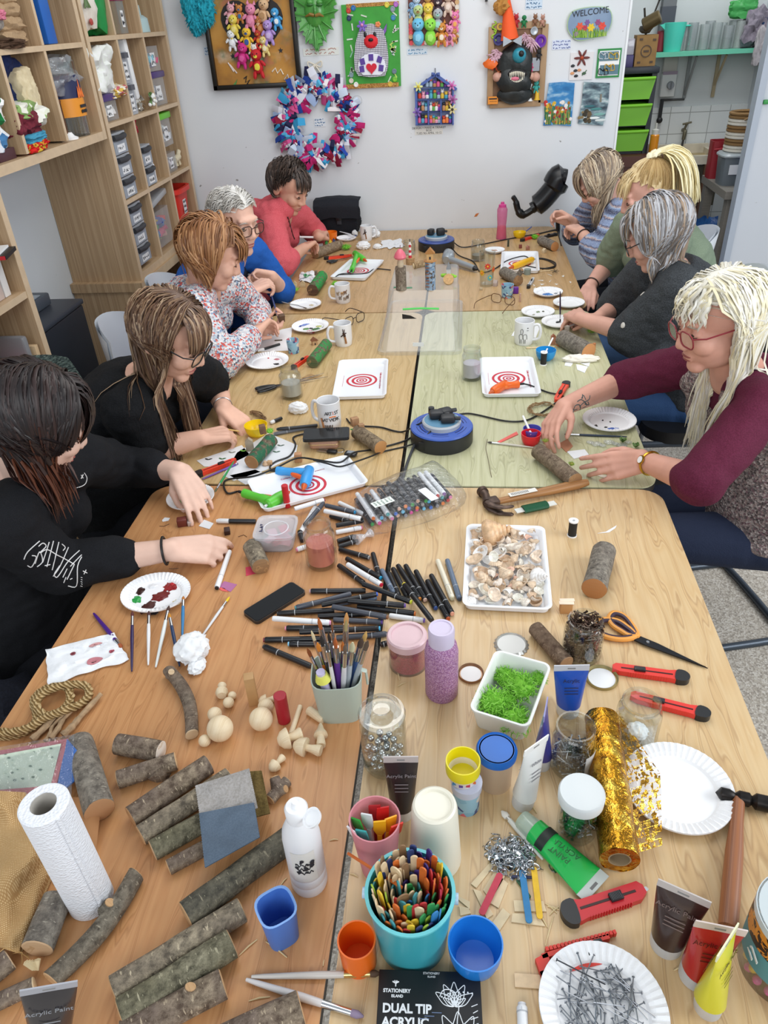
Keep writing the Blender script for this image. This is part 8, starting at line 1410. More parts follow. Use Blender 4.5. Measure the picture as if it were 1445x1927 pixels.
g=G().add(tb([T(1000,818,.02),T(984,783,.045)],.0035,8),WT);so(g,'plastic_spreader','white plastic stick leaning in the red bowl','stick');t=tH('plastic_spoon','white plastic spoon leaning out of the bright blue bowl','spoon');Q(t,'handle',tb([T(1024,668,.012),T(1040,636,.05)],.003,8),WT);Q(t,'bowl_end',ico(.01,2,(1,1,.5)),WT,L(T(1023,670,.012)))
pp_('salmon pink craft strip lying left of the red bowl',[(936,832),(972,813),(975,818),(940,834)],mt('e8665c'),th=.002,name='craft_strip',cat='craft strip')
bsh('white flecked fine brush lying under the log being glued',(1004,842),(917,832),'c9c4b8','4a4440',.0028);bsh('dark blue handled brush below the speckled plate',(1180,822),(1062,817),'1f3048','6a6258',.003,bl=.08)
g=G().add(tb(SP([T(917,826,.002),T(914,842,.004),T(918,862,.002),T(922,884,.003),T(925,898,.001)],4),.0007,5),mt('5a4a3a'));so(g,'wire_strand','thin brown wire strand lying left of the log being glued','wire')
pe('plate with dark specks and a blue smear beside the tattooed arm',(1146,792),.077,0,None,((1121,801,4,'3a3a34'),(1150,807,7,'5a76c0'),(1140,804,3,'3a3a3a'),(1134,791,2,'2a2a2a'),(1148,794,2,'2a2a2a'),(1160,806,5,'b8c0dc')))
log('log','brown log being glued between the hands of the woman in maroon',(1012,848),(1082,905),30,bk_('5a4a3c','8a7664','a8967e',22),'9a7450',lift=.003)
for i,(px,py)in enumerate(((1026,832),(1075,876))):moss('moss_tuft','dry green brown moss tuft at the %s end of the log being glued'%('far','near')[i],T(px,py,.03),.01,'8a8a3c',60+i,40)
for i,(pp,c,lab)in enumerate((([(1050,836),(1068,826),(1078,840),(1066,852)],'b98060','brown card triangle behind the log being glued'),([(1066,850),(1100,846),(1108,856),(1080,864)],'e6e8ea','white paper scraps under the hand holding the log'),([(1118,890),(1142,896),(1138,900),(1116,893)],'e6e2d2','cream paper strip by the end of the log being glued'))):pp_(lab,pp,mt(c,.7),th=.001)
g=G();[g.add(ico(.012+.006*(i%2),1,(1,.8,.25)),cl('e6ecec',.25,.1,.6,80,.1),L(T(1110+12*i,832+3*(i%3),.004)))for i in range(7)];so(g,'plastic_wrap','crumpled clear wrap holding green sprigs on the table edge','wrap');g=G();r_=RR(8)
for px,py in((1172,828),(1196,838)):[g.add(tb([T(px,py+4,.003),T(px+r_.uniform(-6,6),py-6*r_.random(),.01+.012*r_.random())],[.0012,.003],5),mt('5a7a3a'))for i in range(14)]
so(g,'moss_sprigs','small dark green moss sprigs near the watch wrist','moss')
o=log('log','brown log with orange cut ends among card houses on the middle right table',(1058,636),(1108,662),31,B4,'c98a54')
for i,(px,py,hh,wd,c,lab)in enumerate(((1040,648,.03,.018,'b58468','brown card house left of the log among card houses'),(1052,650,.024,.02,'c07e5c','orange brown card house in front of the log end'),(1066,628,.03,.014,'9a9084','small painted tower block standing on the log'),(1116,664,.036,.011,'c07e50','tall orange wooden stick at the right of the log'))):g=G().add(box(wd,wd*.8,hh,.0006),mt(c,.6,var=.12,vs=90));(g.add(pr_([(-wd/2,0),(wd/2,0),(0,wd*.5)],wd*.8,-wd*.4),mt('a0664a',.6),UP(0,hh))if i<2 else None);so(g,'card_house' if i<2 else 'wooden_block',lab,'wooden piece',L(T(px,py,.028 if i==2 else 0),.3*i))
cpl('long crumpled cream paper towel in front of the log among card houses',(1092,680),(.062,.02,.014),22,mt('efe9dc',.85),.8,nz=.5);moss('moss_tuft','thin green moss strands behind the log among card houses',T(1112,626,.004),.02,'8aa04a',77,60,.4)
for i,pp in enumerate(([(1064,682),(1078,684),(1074,690),(1062,688)],[(1084,686),(1106,690),(1100,702),(1086,696)],[(1092,684),(1110,683),(1108,690)])):pp_('torn white paper scrap in front of the cream paper towel, %s'%('left','front','right')[i],pp,th=.001)
pp_('white paper sheet under the mug with line-drawn animals',[(962,632),(978,606),(1018,610),(1008,636)]);fs_('pale lolly stick between the sketch mug and the blue bowl',(990,655),(1044,653),6,'dfc89c')
for lab,c,rad,bl_ in(('plate of thick blue paint on the back right table edge',(1031,551),.062,((1028,554,9,'1f6fc0'),(1035,555,7,'3f8ad0'),(1046,552,4,'8a9098'))),('plate with a pink smear at the back right table edge',(1070,571),.064,((1048,569,6,'e6b8bc'),)),('plate with leaf stalks and a thin brush at the table seam',(1012,588),.066,((1012,587,4,'8a9a7a'),(1022,586,3,'6a6a5c'),(1004,592,3,'b0b0a0'))),('plate with one black dot near the hand of the woman in charcoal',(1052,607),.068,((1050,606,5,'1a1a1c'),(1062,608,2,'8a3a3a')))):pe(lab,c,rad,0,None,bl_)
# back tables
tt_('tilted white target tray on the back left table with a green glue gun',[(656,488),(721,490),(691,526),(624,523)],txt=False);tt_('white target tray on the back right table with the yellow glue gun',[(945,474),(1013,474),(1015,511),(940,512)],txt=False)
t=gg_('lime green glue gun propped upright on the back left target tray',(667,476),(690,492),(662,508),0,'58c83c',cord=[(655,514),(640,516),(630,522)],z=.012);gg_('yellow glue gun lying on the back right target tray',(1002,488),(955,506),(986,492),0,'f2b81c',trig='e0a01c',cord=[(1008,487),(1030,490),(1044,500),(1020,506)],z=.008)
log('log_model','log with moss, a picket fence and coloured houses, before the person in coral',(593,478),(640,460),17,bk_('6a5642','94806a','b5a288',23),'9a7a58','log model')
g=G();[g.add(pr_([(-.003,0),(.003,0),(.003,.018),(0,.023),(-.003,.018)],.0015),WT,UP(i*.008,0))for i in range(6)];g.add(box(.046,.0014,.003,0,c=(.02,.001,.008)),WT);so(g,'picket_fence','small white picket fence on the mossy log','fence',L(T(593,467,.024),.35));moss('moss_tuft','bright green moss on the log behind the picket fence',T(602,472,.022),.018,'7ac43c',81,80)
for i,(px,c,nm)in enumerate(((615,'2f8a3c','green'),(622,'e0c02c','yellow'),(629,'3a3f6a','navy'))):g=G().add(box(.014,.012,.028,.0005),mt(c,.5));g.add(pr_([(-.008,0),(.008,0),(0,.01)],.013,-.0065),mt(c,.5),UP(0,.028));so(g,'wooden_house','%s painted house block on the mossy log'%nm,'wooden piece',L(T(px,466-i*2,.024),.3))
bwl('orange plastic cup behind the coloured house blocks',(623,452),436,25,18,'ef7a1c');pe('plate with red and blue paint beside the black bag',(652,449),.055,0,None,((640,452,4,'c83040'),(660,450,5,'3f5fa8'),(651,451,3,'4a7a4c')))
bsh('blue handled brush lying over the plate by the black bag',T(632,434,.03),T(672,444,.02),'dfe3ea','2a4a8a',.003);moss('moss_clump','bright green moss clump by the crumpled tissues at the back',T(652,470),.028,'6fbe36',83,110,.6)
moss('moss_clump','green moss clump between the tray and the animal pattern mug',T(630,538),.02,'74c038',84,90,.6);moss('moss_tuft','flat pale green moss wisps beside the small plain houses',T(555,551),.026,'9ad04a',85,60,.22);moss('moss_tuft','green moss ball behind the leaning log on the back right table',T(1006,450),.022,'86d03c',86,90,.7)
kf('orange-red knife lying across black scissors, back left table',(613,486),(662,481),9,'ee4a30');scis('black scissors behind the tilted target tray',(636,490),(665,483),.055,'202124',.05)
for i,(c,s,lab)in enumerate((((684,468),(.036,.03,.022),'big crumpled clear and white wrap in front of the back mug'),((706,446),(.028,.024,.024),'crumpled white tissue to the right of the back mug'),((668,445),(.016,.018,.02),'small white tissue peak left of the back mug'),((710,468),(.022,.016,.014),'white tissue with red and yellow stains at the back'))):cpl(lab,c,s,31+i)
tissue('flat white tissue square behind the clear box at the back',[(716,452),(756,450),(758,465),(720,466)],9,.004);tissue('white tissue with green paint smears on the back left table',[(566,513),(590,510),(596,530),(562,530)],12,.014,((.5,.5,.3,'7ac08a'),(.3,.3,.15,'3f9a5c')))
o=plog('painted_log','bright green painted log with moss on the back left table',(588,546),(606,520),21,'2f9a4c','4a3226');g=G().add(box(.013,.011,.022,.0005),mt('8a7460',.7,var=.3,vs=90));so(g,'wooden_block','small brown block standing on the bright green log','wooden block',L(T(595,518,.024)));moss('moss_tuft','moss tuft on the bright green painted log',T(602,522,.022),.013,'84d04c',87,60)
for i,(px,py,w2,h2)in enumerate(((556,546,.018,.032),(570,540,.024,.018))):g=G().add(box(w2,.014,h2,.0005),mt('e0c8a0',.6));g.add(pr_([(-w2/2,0),(w2/2,0),(0,.01)],.014,-.007),mt('d8bd92',.6),UP(0,h2));so(g,'wooden_house',('tall plain wooden house block by the green moss wisps','low plain wooden house block behind the bright green log')[i],'wooden piece',L(T(px,py),.2))
b=T(641,440);t=tH('shoulder_bag','black canvas shoulder bag standing against the back wall','bag',L((b.x,YW-.075,TZ)));BC_=ct('17181c','22242a',500,.8,.4);Q(t,'bag_body',lump(91,.25,.11,.19,.08,14,4),BC_);Q(t,'flap',sh_(lambda u,v:(-.128+.256*u,.03-.1*min(1,v*1.6)-.012*sin(v*3),.196+.01*sin(PI*u)-.1*max(0,v-.45)*1.7+.006*NZ(V((u*4,v*4,1)))),14,14,.006),ct('202228','2a2d34',500,.8,.4));g=G().add(box(.026,.006,.06,.001,c=(.01,-.062,.07)),mt('2c2e34',.6));g.add(box(.032,.008,.02,.002,c=(.01,-.064,.09)),mt('0f1012'));g.obj('buckle_strap',t);Q(t,'carry_strap',tb(SP([(-.12,0,.12),(-.16,-0,.11),(-.15,0,.03),(-.12,0,.01)],5),.012,6,True,.25),BC_)
b=T(943,449);h=hg(b,380);r=19*mpp(b)/2;t=tH('drinks_bottle','pink sports bottle half full of orange drink at the back','bottle',L(b));Q(t,'bottle_body',lt([(0,0),(r,0),(r*1,h*.06),(r*.86,h*.38),(r*.97,h*.62),(r*1,h*.8),(r*.8,h*.87),(0,h*.87)],32),cl('e87ab0',.12,.1,haze=.45));Q(t,'drink',lt([(0,.004),(r*.95,.004),(r*.9,h*.28),(r*.84,h*.34),(0,h*.34)],28),mt('e8802a',.3));Q(t,'cap',lt([(0,h*.86),(r*.72,h*.86),(r*.72,h*.93),(r*.35,h*.95),(r*.34,h),(0,h)],24),mt('d84a94',.35))
bwl('yellow bowl at the back beside the pink bottle',(977,447),436,24,14,'f2cc1c');g=G().add(tb([T(978,445,.01),T(1000,427,.025)],.003,7),mt('4a5fae'));so(g,'plastic_spreader','blue plastic handle leaning in the back yellow bowl','stick')
log('log','grey log with an orange cut end leaning at the back right corner of the tables',(1018,452),(1044,464),17,B4,'cf9058');kf('red knife behind the grey log at the back right',(982,452),(1014,442),7,'e8402c');kf('black knife behind the grey log at the back right edge',(1046,441),(1024,446),8,'202124')
for i,(px,py,w2,h2,c,lab)in enumerate(((956,464,.01,.036,'3a4030','narrow dark post block left of the yellow back bowl'),(979,467,.014,.018,'8a4a40','small maroon block behind the back right tray'),(993,470,.016,.014,'b07a6a','small pinkish house block behind the back right tray'),(1024,476,.02,.014,'d8c4a0','plain pale house block in front of the leaning grey log'),(1028,466,.012,.014,'c8744a','orange house block beside the leaning grey log'),(932,538,.022,.016,'b9a8a0','grey pink card house left of the small blue tub'),(905,546,.014,.01,'c2b090','tiny green topped block by the flower glass'),(978,568,.008,.036,'c9a494','thin pink post block by the small blue tub'))):g=G().add(box(w2,w2*.8,h2,.0005),mt(c,.6,var=.1,vs=90));(g.add(pr_([(-w2/2,0),(w2/2,0),(0,w2*.5)],w2*.8,-w2*.4),mt(c,.6),UP(0,h2))if i in(2,3,4,5)else None);so(g,'wooden_block',lab,'wooden piece',L(T(px,py),.25*i))
jar('glass jar with murky sides behind the flower glass',(899,490),452,27,24,(.3,'8a8478'));pe('plate with faint orange paint behind the flower glass',(931,472),.05,0,None,((930,471,6,'c8a08a'),));jar('glass jar with dark stained rim behind the lighthouse model',(770,478),452,24,22,None)
b=T(915,537);h=hg(b,473);r0=24*mpp(b)/2;r1=31*mpp(b+V((0,0,h)))/2;t=tH('drinking_glass','tall clear glass printed with red, yellow and blue flowers','glass',L(b));Q(t,'glass',cup(r0,r1,h,.002,36,.01),GLASS)
for a,z,c,c2 in((-1.5,.62,'d8402c','e8b02c'),(-2.3,.42,'e6b41c','e8862c'),(-1.1,.28,'5ab8c0','e8d04a'),(-.5,.5,'e07a2c','d8402c')):
 g=G();rr=r0+(r1-r0)*z+.0006
 for i in range(8):g.add(ico(.006,1,(1,.6,.2)),mt(c,.4),TR_((rr*cos(a+.009/rr*cos(i*.785)),rr*sin(a+.009/rr*cos(i*.785)),h*z+.009*sin(i*.785)))@MR(a+PI/2,4,'Z')@MR(PI/2,4,'X')@MR(i*.785,4,'Z'))
 g.add(ico(.005,1),mt(c2,.4),TR_((rr*cos(a),rr*sin(a),h*z)));g.obj('printed_flower',t)
t=tH('hair_dryer','silver grey hair dryer lying behind the clear box','hair dryer',FR(T(838,486,.026),T(888,502,.022)-T(838,486,.026)));SV=mt('a8b0b6',.3,.5);ln=(T(888,502)-T(838,486)).length;Q(t,'barrel',tb([(-.05,.06,.004),(-.02,.04,.004),(.02,0,0),(.03,-.02,0)],[.022,.03,.032,.018],16),SV);Q(t,'handle',tb([(0,0,0),(ln*.5,0,-.002),(ln,0,-.004)],[.018,.016,.014],12),SV);Q(t,'cord_end',tb([(ln,0,-.004),(ln+.02,0,-.006)],[.012,.005],10),BK)
log('log','forked grey log lying beside the flower glass on the back right table',(948,512),(975,528),20,B4,'8a6a4c',stub=[(.85,1.3,.03,.01)]);g=G().add(cyl(.016,.024,18),mt('8a9690'));so(g,'plastic_pot','small grey green pot at the front of the back right tray','pot',L(T(992,516)))
t,r0,r1,h=pot('patterned_tub','small blue patterned tub by the tortoiseshell spectacles','tub',(954,559),535,20,pat,24,.0015);g=G().add(box(.024,.02,.028,.003),mt('6a2a9a',.35));so(g,'plastic_block','purple plastic pot beside the small blue tub','pot',L(T(970,552)));kf('silver and black craft knife behind the purple pot',(994,540),(1004,524),6,'c9ccd0')
g=G().add(tb([T(1020,542,.03),T(1026,552,.012)],.0024,6),WT);so(g,'plastic_stick','white stick standing in the blue paint plate','stick');r_=RR(14)
for i in range(26):px,py=r_.uniform(995,1078),r_.uniform(508,548);pp=[(px+r_.uniform(-6,6),py+r_.uniform(-2.5,2.5))for _ in range(3)];(pp_('tiny white paper snipping scattered on the back right table',pp,mt('eceae4',.7),.0005+.0004*(i%3),.0006,'paper_snipping','paper scrap','paper snippings')if abs((pp[1][0]-pp[0][0])*(pp[2][1]-pp[0][1])-(pp[2][0]-pp[0][0])*(pp[1][1]-pp[0][1]))>8 else None)
fs_('pale stick in front of the back right tray',(1013,511),(1040,509),4,'dcc49a');g=G();[g.add(tb([T(1044,510,.004),T(1044+8*cos(a),510+4*sin(a),.01)],.0012,5),mt('3a3a2c'))for a in(0,1,2.2,3.3,4.5,5.5)];so(g,'twig_piece','small dark twig star among the paper snippings','twig')
t=tH('phone_mount','black curved plastic seat-and-clamp device standing on a pole by the back wall','equipment');o=Wl(1035,365,.13);DKB=mt('131417',.28)
def wq(px,py,d):return Wl(px,py,d)
g=G().add(tb(SP([wq(1000,392,.13),wq(1018,380,.13),wq(1040,355,.13),wq(1052,335,.13),wq(1064,335,.13)],5),[.03]*3+[.054]*8+[.068]*6+[.044]*4,14),DKB);g.add(tb(SP([wq(1046,345,.12),wq(1048,325,.12),wq(1054,322,.12),wq(1060,334,.12)],4),.012,8),DKB);g.obj('shell',t)
Q(t,'hook_arm',tb(SP([wq(1003,394,.13),wq(985,404,.13),wq(975,396,.13),wq(970,378,.13),wq(964,369,.13)],5),[.018]*5+[.022]*5+[.017]*5+[.013]*5+[.006],12),DKB);g=G().add(tb([wq(1048,395,.12),wq(1050,430,.12),V((wq(1050,430,.12).x,YW-.12,.02))],.012,10),DKB);g.add(cyl(.1,.018,24),DKB,L((wq(1050,430,.12).x,YW-.12,0)));g.obj('pole',t)
# people and chairs
from mathutils.bvhtree import BVHTree
def cap2(g,a,b,ra,rb,n=14):
 a,b=V(a),V(b);d=b-a;l_=d.length;d=d/l_;P,R_=[],[]
 for q in(1,.92,.7,.38):P.append(a-d*ra*q);R_.append(ra*sqrt(max(.002,1-q*q)))
 for u in(0,.33,.66,1):P.append(a+(b-a)*u);R_.append(ra+(rb-ra)*u)
 for q in(.38,.7,.92,1):P.append(b+d*rb*q);R_.append(rb*sqrt(max(.002,1-q*q)))
 g.add(tb(P,R_,n))
def ell(g,mx,c,r,s=3):g.add(ico(1,s,r),None,mx@TR_(c))
def hand(g,w,tip,nrm,right,curl=.5,thumb=.6,spread=.1,s=.94):
 d=(V(tip)-w).normalized();n=V(nrm);n=(n-d*n.dot(d)).normalized();t=d.cross(n)*(1 if right else-1);pt=lambda x,y,z:w+(d*x+t*y+n*z)*s
 for i in range(4):
  y=.031-.0205*i;kx=(.086,.089,.085,.077)[i];cap2(g,pt(0,y*.55,0),pt(kx,y,-.002),.0165*s,.0115*s,10);a=0;p=pt(kx,y,-.002);r=(.0092,.0096,.0092,.008)[i]*s;cu=curl[i]if isinstance(curl,(list,tuple))else curl+.06*i;sp=spread*(1.5-i)*.35
  for f_,k in((.46,.75),(.3,1),(.25,.7)):a+=cu*k;q=p+(d*cos(a)+n*sin(a)+t*sp*cos(a))*(.076,.083,.077,.062)[i]*f_*s*1.05;cap2(g,p,q,r,r*.92,10);p=q;r*=.92
 p0,p1,p2,p3=pt(.012,.018,.006),pt(.045,.04,.018+.008*thumb),pt(.072,.046-.012*thumb,.03+.014*thumb),pt(.094,.042-.022*thumb,.04+.018*thumb)
 cap2(g,p0,p1,.0165*s,.0125*s,10);cap2(g,p1,p2,.0112*s,.0098*s,10);cap2(g,p2,p3,.0096*s,.0078*s,10)
def spine(J,t):a=J['pel'];c=a+V((0,0,.3));b=J['neck'];return a*(1-t)**2+c*2*t*(1-t)+b*t*t
def torso(g,J,k=1,add=0,t0=0,t1=1,bulk=1,ang=None,th=0,mat=None):
 sh=(J['ls']-J['rs']).normalized();s0=V((sh.x,sh.y,0)).normalized();n=28;V_,F_=[],[];T_=[(0,.165,.125),(.18,.168,.13),(.4,.16,.125),(.62,.168,.122),(.78,.168,.105),(.9,.125,.085),(1,.062,.058)];m=14
 def rad(t):
  for(a,p,q),(b,p2,q2)in zip(T_,T_[1:]):
   if a<=t<=b:u=(t-a)/(b-a);return(p+(p2-p)*u)*bulk,(q+(q2-q)*u)*bulk
  return T_[-1][1],T_[-1][2]
 A=[2*PI*i/n for i in range(n)]if not ang else[ang[0]+(ang[1]-ang[0])*i/(n-1)for i in range(n)]
 for e in([0]if not th else[th,0]):
  for j in range(m+1):
   t=t0+(t1-t0)*j/m;c=spine(J,t);tg=(spine(J,min(1,t+.02))-spine(J,max(0,t-.02))).normalized();s=s0.lerp(sh,t);s=(s-tg*s.dot(tg)).normalized();f=tg.cross(s)*-1;rx,ry=rad(t)
   f=f if f.dot(J['f0'])>0 else-f
   for a in A:V_.append(c+s*sin(a)*(rx*k+add+e)+f*cos(a)*(ry*k+add+e))
 if not ang:F_=[(j*n+i,j*n+(i+1)%n,(j+1)*n+(i+1)%n,(j+1)*n+i)for j in range(m)for i in range(n)]+[tuple(range(n))[::-1],tuple(range(m*n,m*n+n))]
 else:
  q=(m+1)*n
  for j in range(m):
   for i in range(n-1):a=j*n+i;F_+=[(a,a+1,a+n+1,a+n),(q+a,q+a+n,q+a+n+1,q+a+1)]
   for i in(0,n-1):a=j*n+i;F_.append((a,a+n,q+a+n,q+a))
  for j in(0,m):
   for i in range(n-1):a=j*n+i;F_.append((a,q+a,q+a+1,a+1))
 g.add((V_,F_),mat)
def sleeve(g,J,s,frac,r0=.064,r1=.056,r2=.046):
 a,b,c=J[s+'s'],J[s+'e'],J[s+'w'];cap2(g,J['neck'].lerp(a,.45)-V((0,0,.01)),a,r0*.9,r0,16)
 if frac<=1:cap2(g,a,a.lerp(b,frac),r0,r1,16);e=a.lerp(b,frac);d=(b-a).normalized()
 else:cap2(g,a,b,r0,r1,16);e=b.lerp(c,frac-1);d=(c-b).normalized();cap2(g,b,e,r1,r2,16)
HAIRM=attr(.42,.45)
def hair(par,base,J,H,sp,BV):
 r_=RR(sp.get('seed',1));g=G();Hi=H.inverted();rx,ry,rz=.08,.098,.092;n=sp['n'];pal=sp['pal'];c0=V((0,-.01,.026));part=sp.get('part',0);free=sp.get('free',0)
 gl=Hi.to_3x3()@V((0,0,-1));tie=sp.get('tie')
 k=0;i=0;n*=3
 while k<n and i<n*20:
  i+=1;d=V((r_.gauss(0,1),r_.gauss(0,1),r_.gauss(0,1))).normalized()
  if d.z<(-.8 if d.y<-.25 else-.35)or(d.y>.5 and d.z<.52)or(abs(d.x)>.55 and d.y>.25 and d.z<.25)or(d.y>-.15 and d.z<-.05):continue
  k+=1;lift=1+sp.get('lift',.1)*.62*r_.random();p=c0+V((d.x*rx,d.y*ry,d.z*rz))*1;fr=d.y>.42 and d.z>.4 and sp.get('fringe',0)and abs(d.x)<.6;ln=r_.uniform(*sp['len'])*(1 if not fr else 0)+(sp.get('fringe',0)*r_.uniform(.8,1.2)if fr else 0);st=11;sg=ln/st
  side=1 if d.x>part else-1
  if tie and not fr:v=(V(tie)-p).normalized()
  elif fr:v=V((.25*(d.x-part)*3,.8,.25))
  elif sp.get('sweep'):v=V(sp['sweep'])+V((side*.5,0,.1))
  else:v=V((d.x*1.2+side*.3,d.y*.6-.2,.05))
  v.normalize();P=[p];ph=r_.random()*6.28;wv=sp.get('wave',0)
  for s_ in range(st):
   gr=(.6 if fr else sp.get('grav',.55))*(.35+.65*min(1,(s_+1)/5));v=(v+gl*gr+V((r_.gauss(0,.05),r_.gauss(0,.05),r_.gauss(0,.05)))).normalized();q=P[-1]+v*sg
   if tie and not fr:
    q=P[0].lerp(V(tie),(s_+1)/st)
   fy=sp.get('fy',.03)
   if not fr and not free and-.19<q.z<.06 and q.y>fy:q.y=fy-.004*r_.random()
   if wv:q+=V((sin(ph+s_*1.1),cos(ph+s_*.9),0))*wv
   e=q-c0;m=sqrt((e.x/rx)**2+(e.y/ry)**2+(e.z/rz)**2);lim=1.02+(lift-1)*min(1,.35+(s_+1)/4)
   if m<lim:q=c0+e*(lim/m)
   elif q.z>-.07 and not tie and m>lim+.09:q=c0+e*((lim+.09)/m)
   if not fr and not free and q.y>.035 and abs(q.x)<.07 and-.16<q.z<.045:q.x=.07*(1 if q.x>0 or(abs(q.x)<.01 and side>0)else-1)
   if q.z<-.05 and q.y>-.02 and abs(q.x)<.058 and not free:q.x=.06*(1 if q.x>0 else-1)
   wq_=H@q
   for bv in BV:
    h_=bv.find_nearest(wq_,.12)
    if h_[0]is not None and(wq_-h_[0]).dot(h_[1])<.003:wq_=h_[0]+h_[1]*.004
   q=Hi@wq_;v=(q-P[-1]).normalized()if(q-P[-1]).length>1e-5 else v;P.append(q)
  wd=sp.get('w',.007)*.44*r_.uniform(.6,1.3);col=r_.choice(pal);tips=sp.get('tips');Q=[H@q for q in P];R_=[wd*.7]+[wd]*(st-3)+[wd*.8,wd*.55,wd*.15]
  if tips and not fr:
   h_=st-4;g.add(tb(Q[:h_+1],R_[:h_+1],4,False,.5),HAIRM,None,col);g.add(tb(Q[h_:],R_[h_:],4,False,.5),HAIRM,None,r_.choice(tips))
  else:g.add(tb(Q,R_,4,False,.5),HAIRM,None,col)
 V_,F_=ico(1,3);keep=[];ok=lambda d:not((d.y>.42 and d.z<.5)or d.z<(-.8 if d.y<-.25 else-.45)or(abs(d.x)>.5 and d.y>.15 and d.z<.2))
 for f in F_:
  d=sum((V_[a]for a in f),V())/3
  if ok(d):keep.append(f)
 g.add(([H@(c0+V((p.x*rx,p.y*ry,p.z*rz))*1.015)for p in V_],keep),HAIRM,None,pal[0])
 if tie:
  for j in range(sp['tail'][0]*2):
   p=V(tie)+V((r_.gauss(0,.009),r_.gauss(0,.006),0));Q=[H@p];v=V((r_.gauss(0,.25),-.8,.55));
   for s_ in range(10):v=(v+gl*.42+V((r_.gauss(0,.06),r_.gauss(0,.06),0))).normalized();p=p+v*sp['tail'][1]*r_.uniform(.9,1.1)/10;e=p-c0;m=sqrt((e.x/rx)**2+(e.y/ry)**2+(e.z/rz)**2);p=c0+e*(1.16/m)if m<1.16 else p;Q.append(H@p)
   g.add(tb(Q,[.002]+[.0038]*7+[.003,.002,.001],5,True,.5),HAIRM,None,r_.choice(sp['tailpal']))
  b=G();[b.add(ico(.013,2,(1.2,1,.8),.4,30,j),mt('ece6c8',.8),H@TR_(V(tie)+V((.02*cos(j),.018*sin(j),.004))))for j in range(7)];b.obj('hair_scrunchie',par,None,base)
 g.obj('hair',par,None,base,60)
def person(label,J,fwd,skin,hs,garments,hands,leg='22252e',glasses=None,bulk=1,vox=.0045,mouth='a8605a',legs=True):
 J={k:V(v)for k,v in J.items()};sgn=1 if fwd[0]>0 else-1;J['f0']=V((sgn,0,0));f=V(fwd).normalized();u=V((0,0,1));u=(u-f*u.dot(f)).normalized();r=f.cross(u);hc=J['head'];H=M((r,f,u)).transposed().to_4x4();H.translation=hc;base=V((J['pel'].x,J['pel'].y,0));g=G()
 for c,rr in(((0,-.01,.03),(.075,.094,.088)),((0,.03,-.035),(.06,.064,.078)),((0,.068,-.098),(.026,.022,.02)),((0,.02,-.072),(.054,.06,.045)),((.034,.062,-.032),(.028,.03,.028)),((-.034,.062,-.032),(.028,.03,.028)),((0,.078,.026),(.05,.02,.016)),((.033,.079,0),(.015,.012,.011)),((-.033,.079,0),(.015,.012,.011)),((.013,.099,-.036),(.009,.01,.008)),((-.013,.099,-.036),(.009,.01,.008)),((0,.088,-.064),(.022,.009,.006)),((0,.087,-.074),(.019,.009,.007)),((.077,-.012,-.008),(.01,.02,.032)),((-.077,-.012,-.008),(.01,.02,.032))):ell(g,H,c,rr)
 cap2(g,H@V((0,.09,.008)),H@V((0,.106,-.03)),.0085,.0115,10);cap2(g,J['neck']-V((0,0,.02)),H@V((0,-.02,-.055)),.056*bulk**.5,.05*bulk**.5)
 torso(g,J,.97,0,0,1,bulk)
 for s in 'lr':
  cap2(g,J['neck'].lerp(J[s+'s'],.3)-V((0,0,.02)),J[s+'s'],.046,.048*bulk);cap2(g,J[s+'s'],J[s+'e'],.046*bulk,.04*bulk);cap2(g,J[s+'e'],J[s+'w'],.04*bulk**.7,.0255)
  hd=hands.get(s)
  if hd:hand(g,J[s+'w'],hd[0],hd[1],s=='r',*hd[2:])
 sh=(J['ls']-J['rs']);sh.z=0;sh.normalize()
 LG2=G()
 for s in(1,-1):
  hp_=J['pel']+sh*.09*s-V((0,0,.02));kn=V((J['pel'].x+sgn*.4,hp_.y+.02*s,.475));an=V((kn.x-sgn*.02,kn.y,.1))
  for G_,k in((g,1),(LG2,1.14)):cap2(G_,hp_,kn,.078*bulk*k,.056*k);cap2(G_,kn,an,.054*k,.038*k)
  cap2(g,an-V((0,0,.04)),an+V((sgn*.15,0,-.06)),.036,.03)
 me=bake(g,vox,4,base,'person',.5);me.materials.append(mt(skin,.5,spec=.35,var=.1,vs=14));o=link(me,'person');o.location=base;tag(o,label,'person');B=BVHTree.FromPolygons([q.co+base for q in me.vertices],[tuple(p.vertices)for p in me.polygons])
 ell(LG2,TR_(J['pel']-V((0,0,.02))),(0,0,0),(.14*bulk,.185*bulk,.1));ml=bake(LG2,.009,4,base,'trousers');ml.materials.append(ct(leg,leg,300,.85,.35,9));link(ml,'trousers',o)
 b={}
 for nm,m,fn in garments:gg=G();fn(gg,J);mm_=bake(gg,.0065,5,base,nm);D_=[q.normal*(.0055*NZ(q.co*13)+.004*NZ(V((q.co.x*26,q.co.y*26,q.co.z*44))))for q in mm_.vertices];[setattr(q,'co',q.co+d)for q,d in zip(mm_.vertices,D_)];mm_.materials.append(m);link(mm_,nm,o);b[nm]=BVHTree.FromPolygons([q.co+base for q in mm_.vertices],[tuple(p.vertices)for p in mm_.polygons])
 g=G();ell(g,H,(0,.0895,-.0635),(.02,.009,.004),2);ell(g,H,(0,.0882,-.0725),(.0175,.0092,.005),2);[g.ms.append(mt(mouth,.45))];g.obj('lips',o,None,base)
 for s in(-1,1):g=G().add(tb([H@V((s*.016,.0925,.02)),H@V((s*.032,.0935,.024)),H@V((s*.048,.083,.019))],[.0022,.003,.0012],6),mt(hs.get('brow','6a5444'),.8));g.obj('eyebrow',o,None,base)
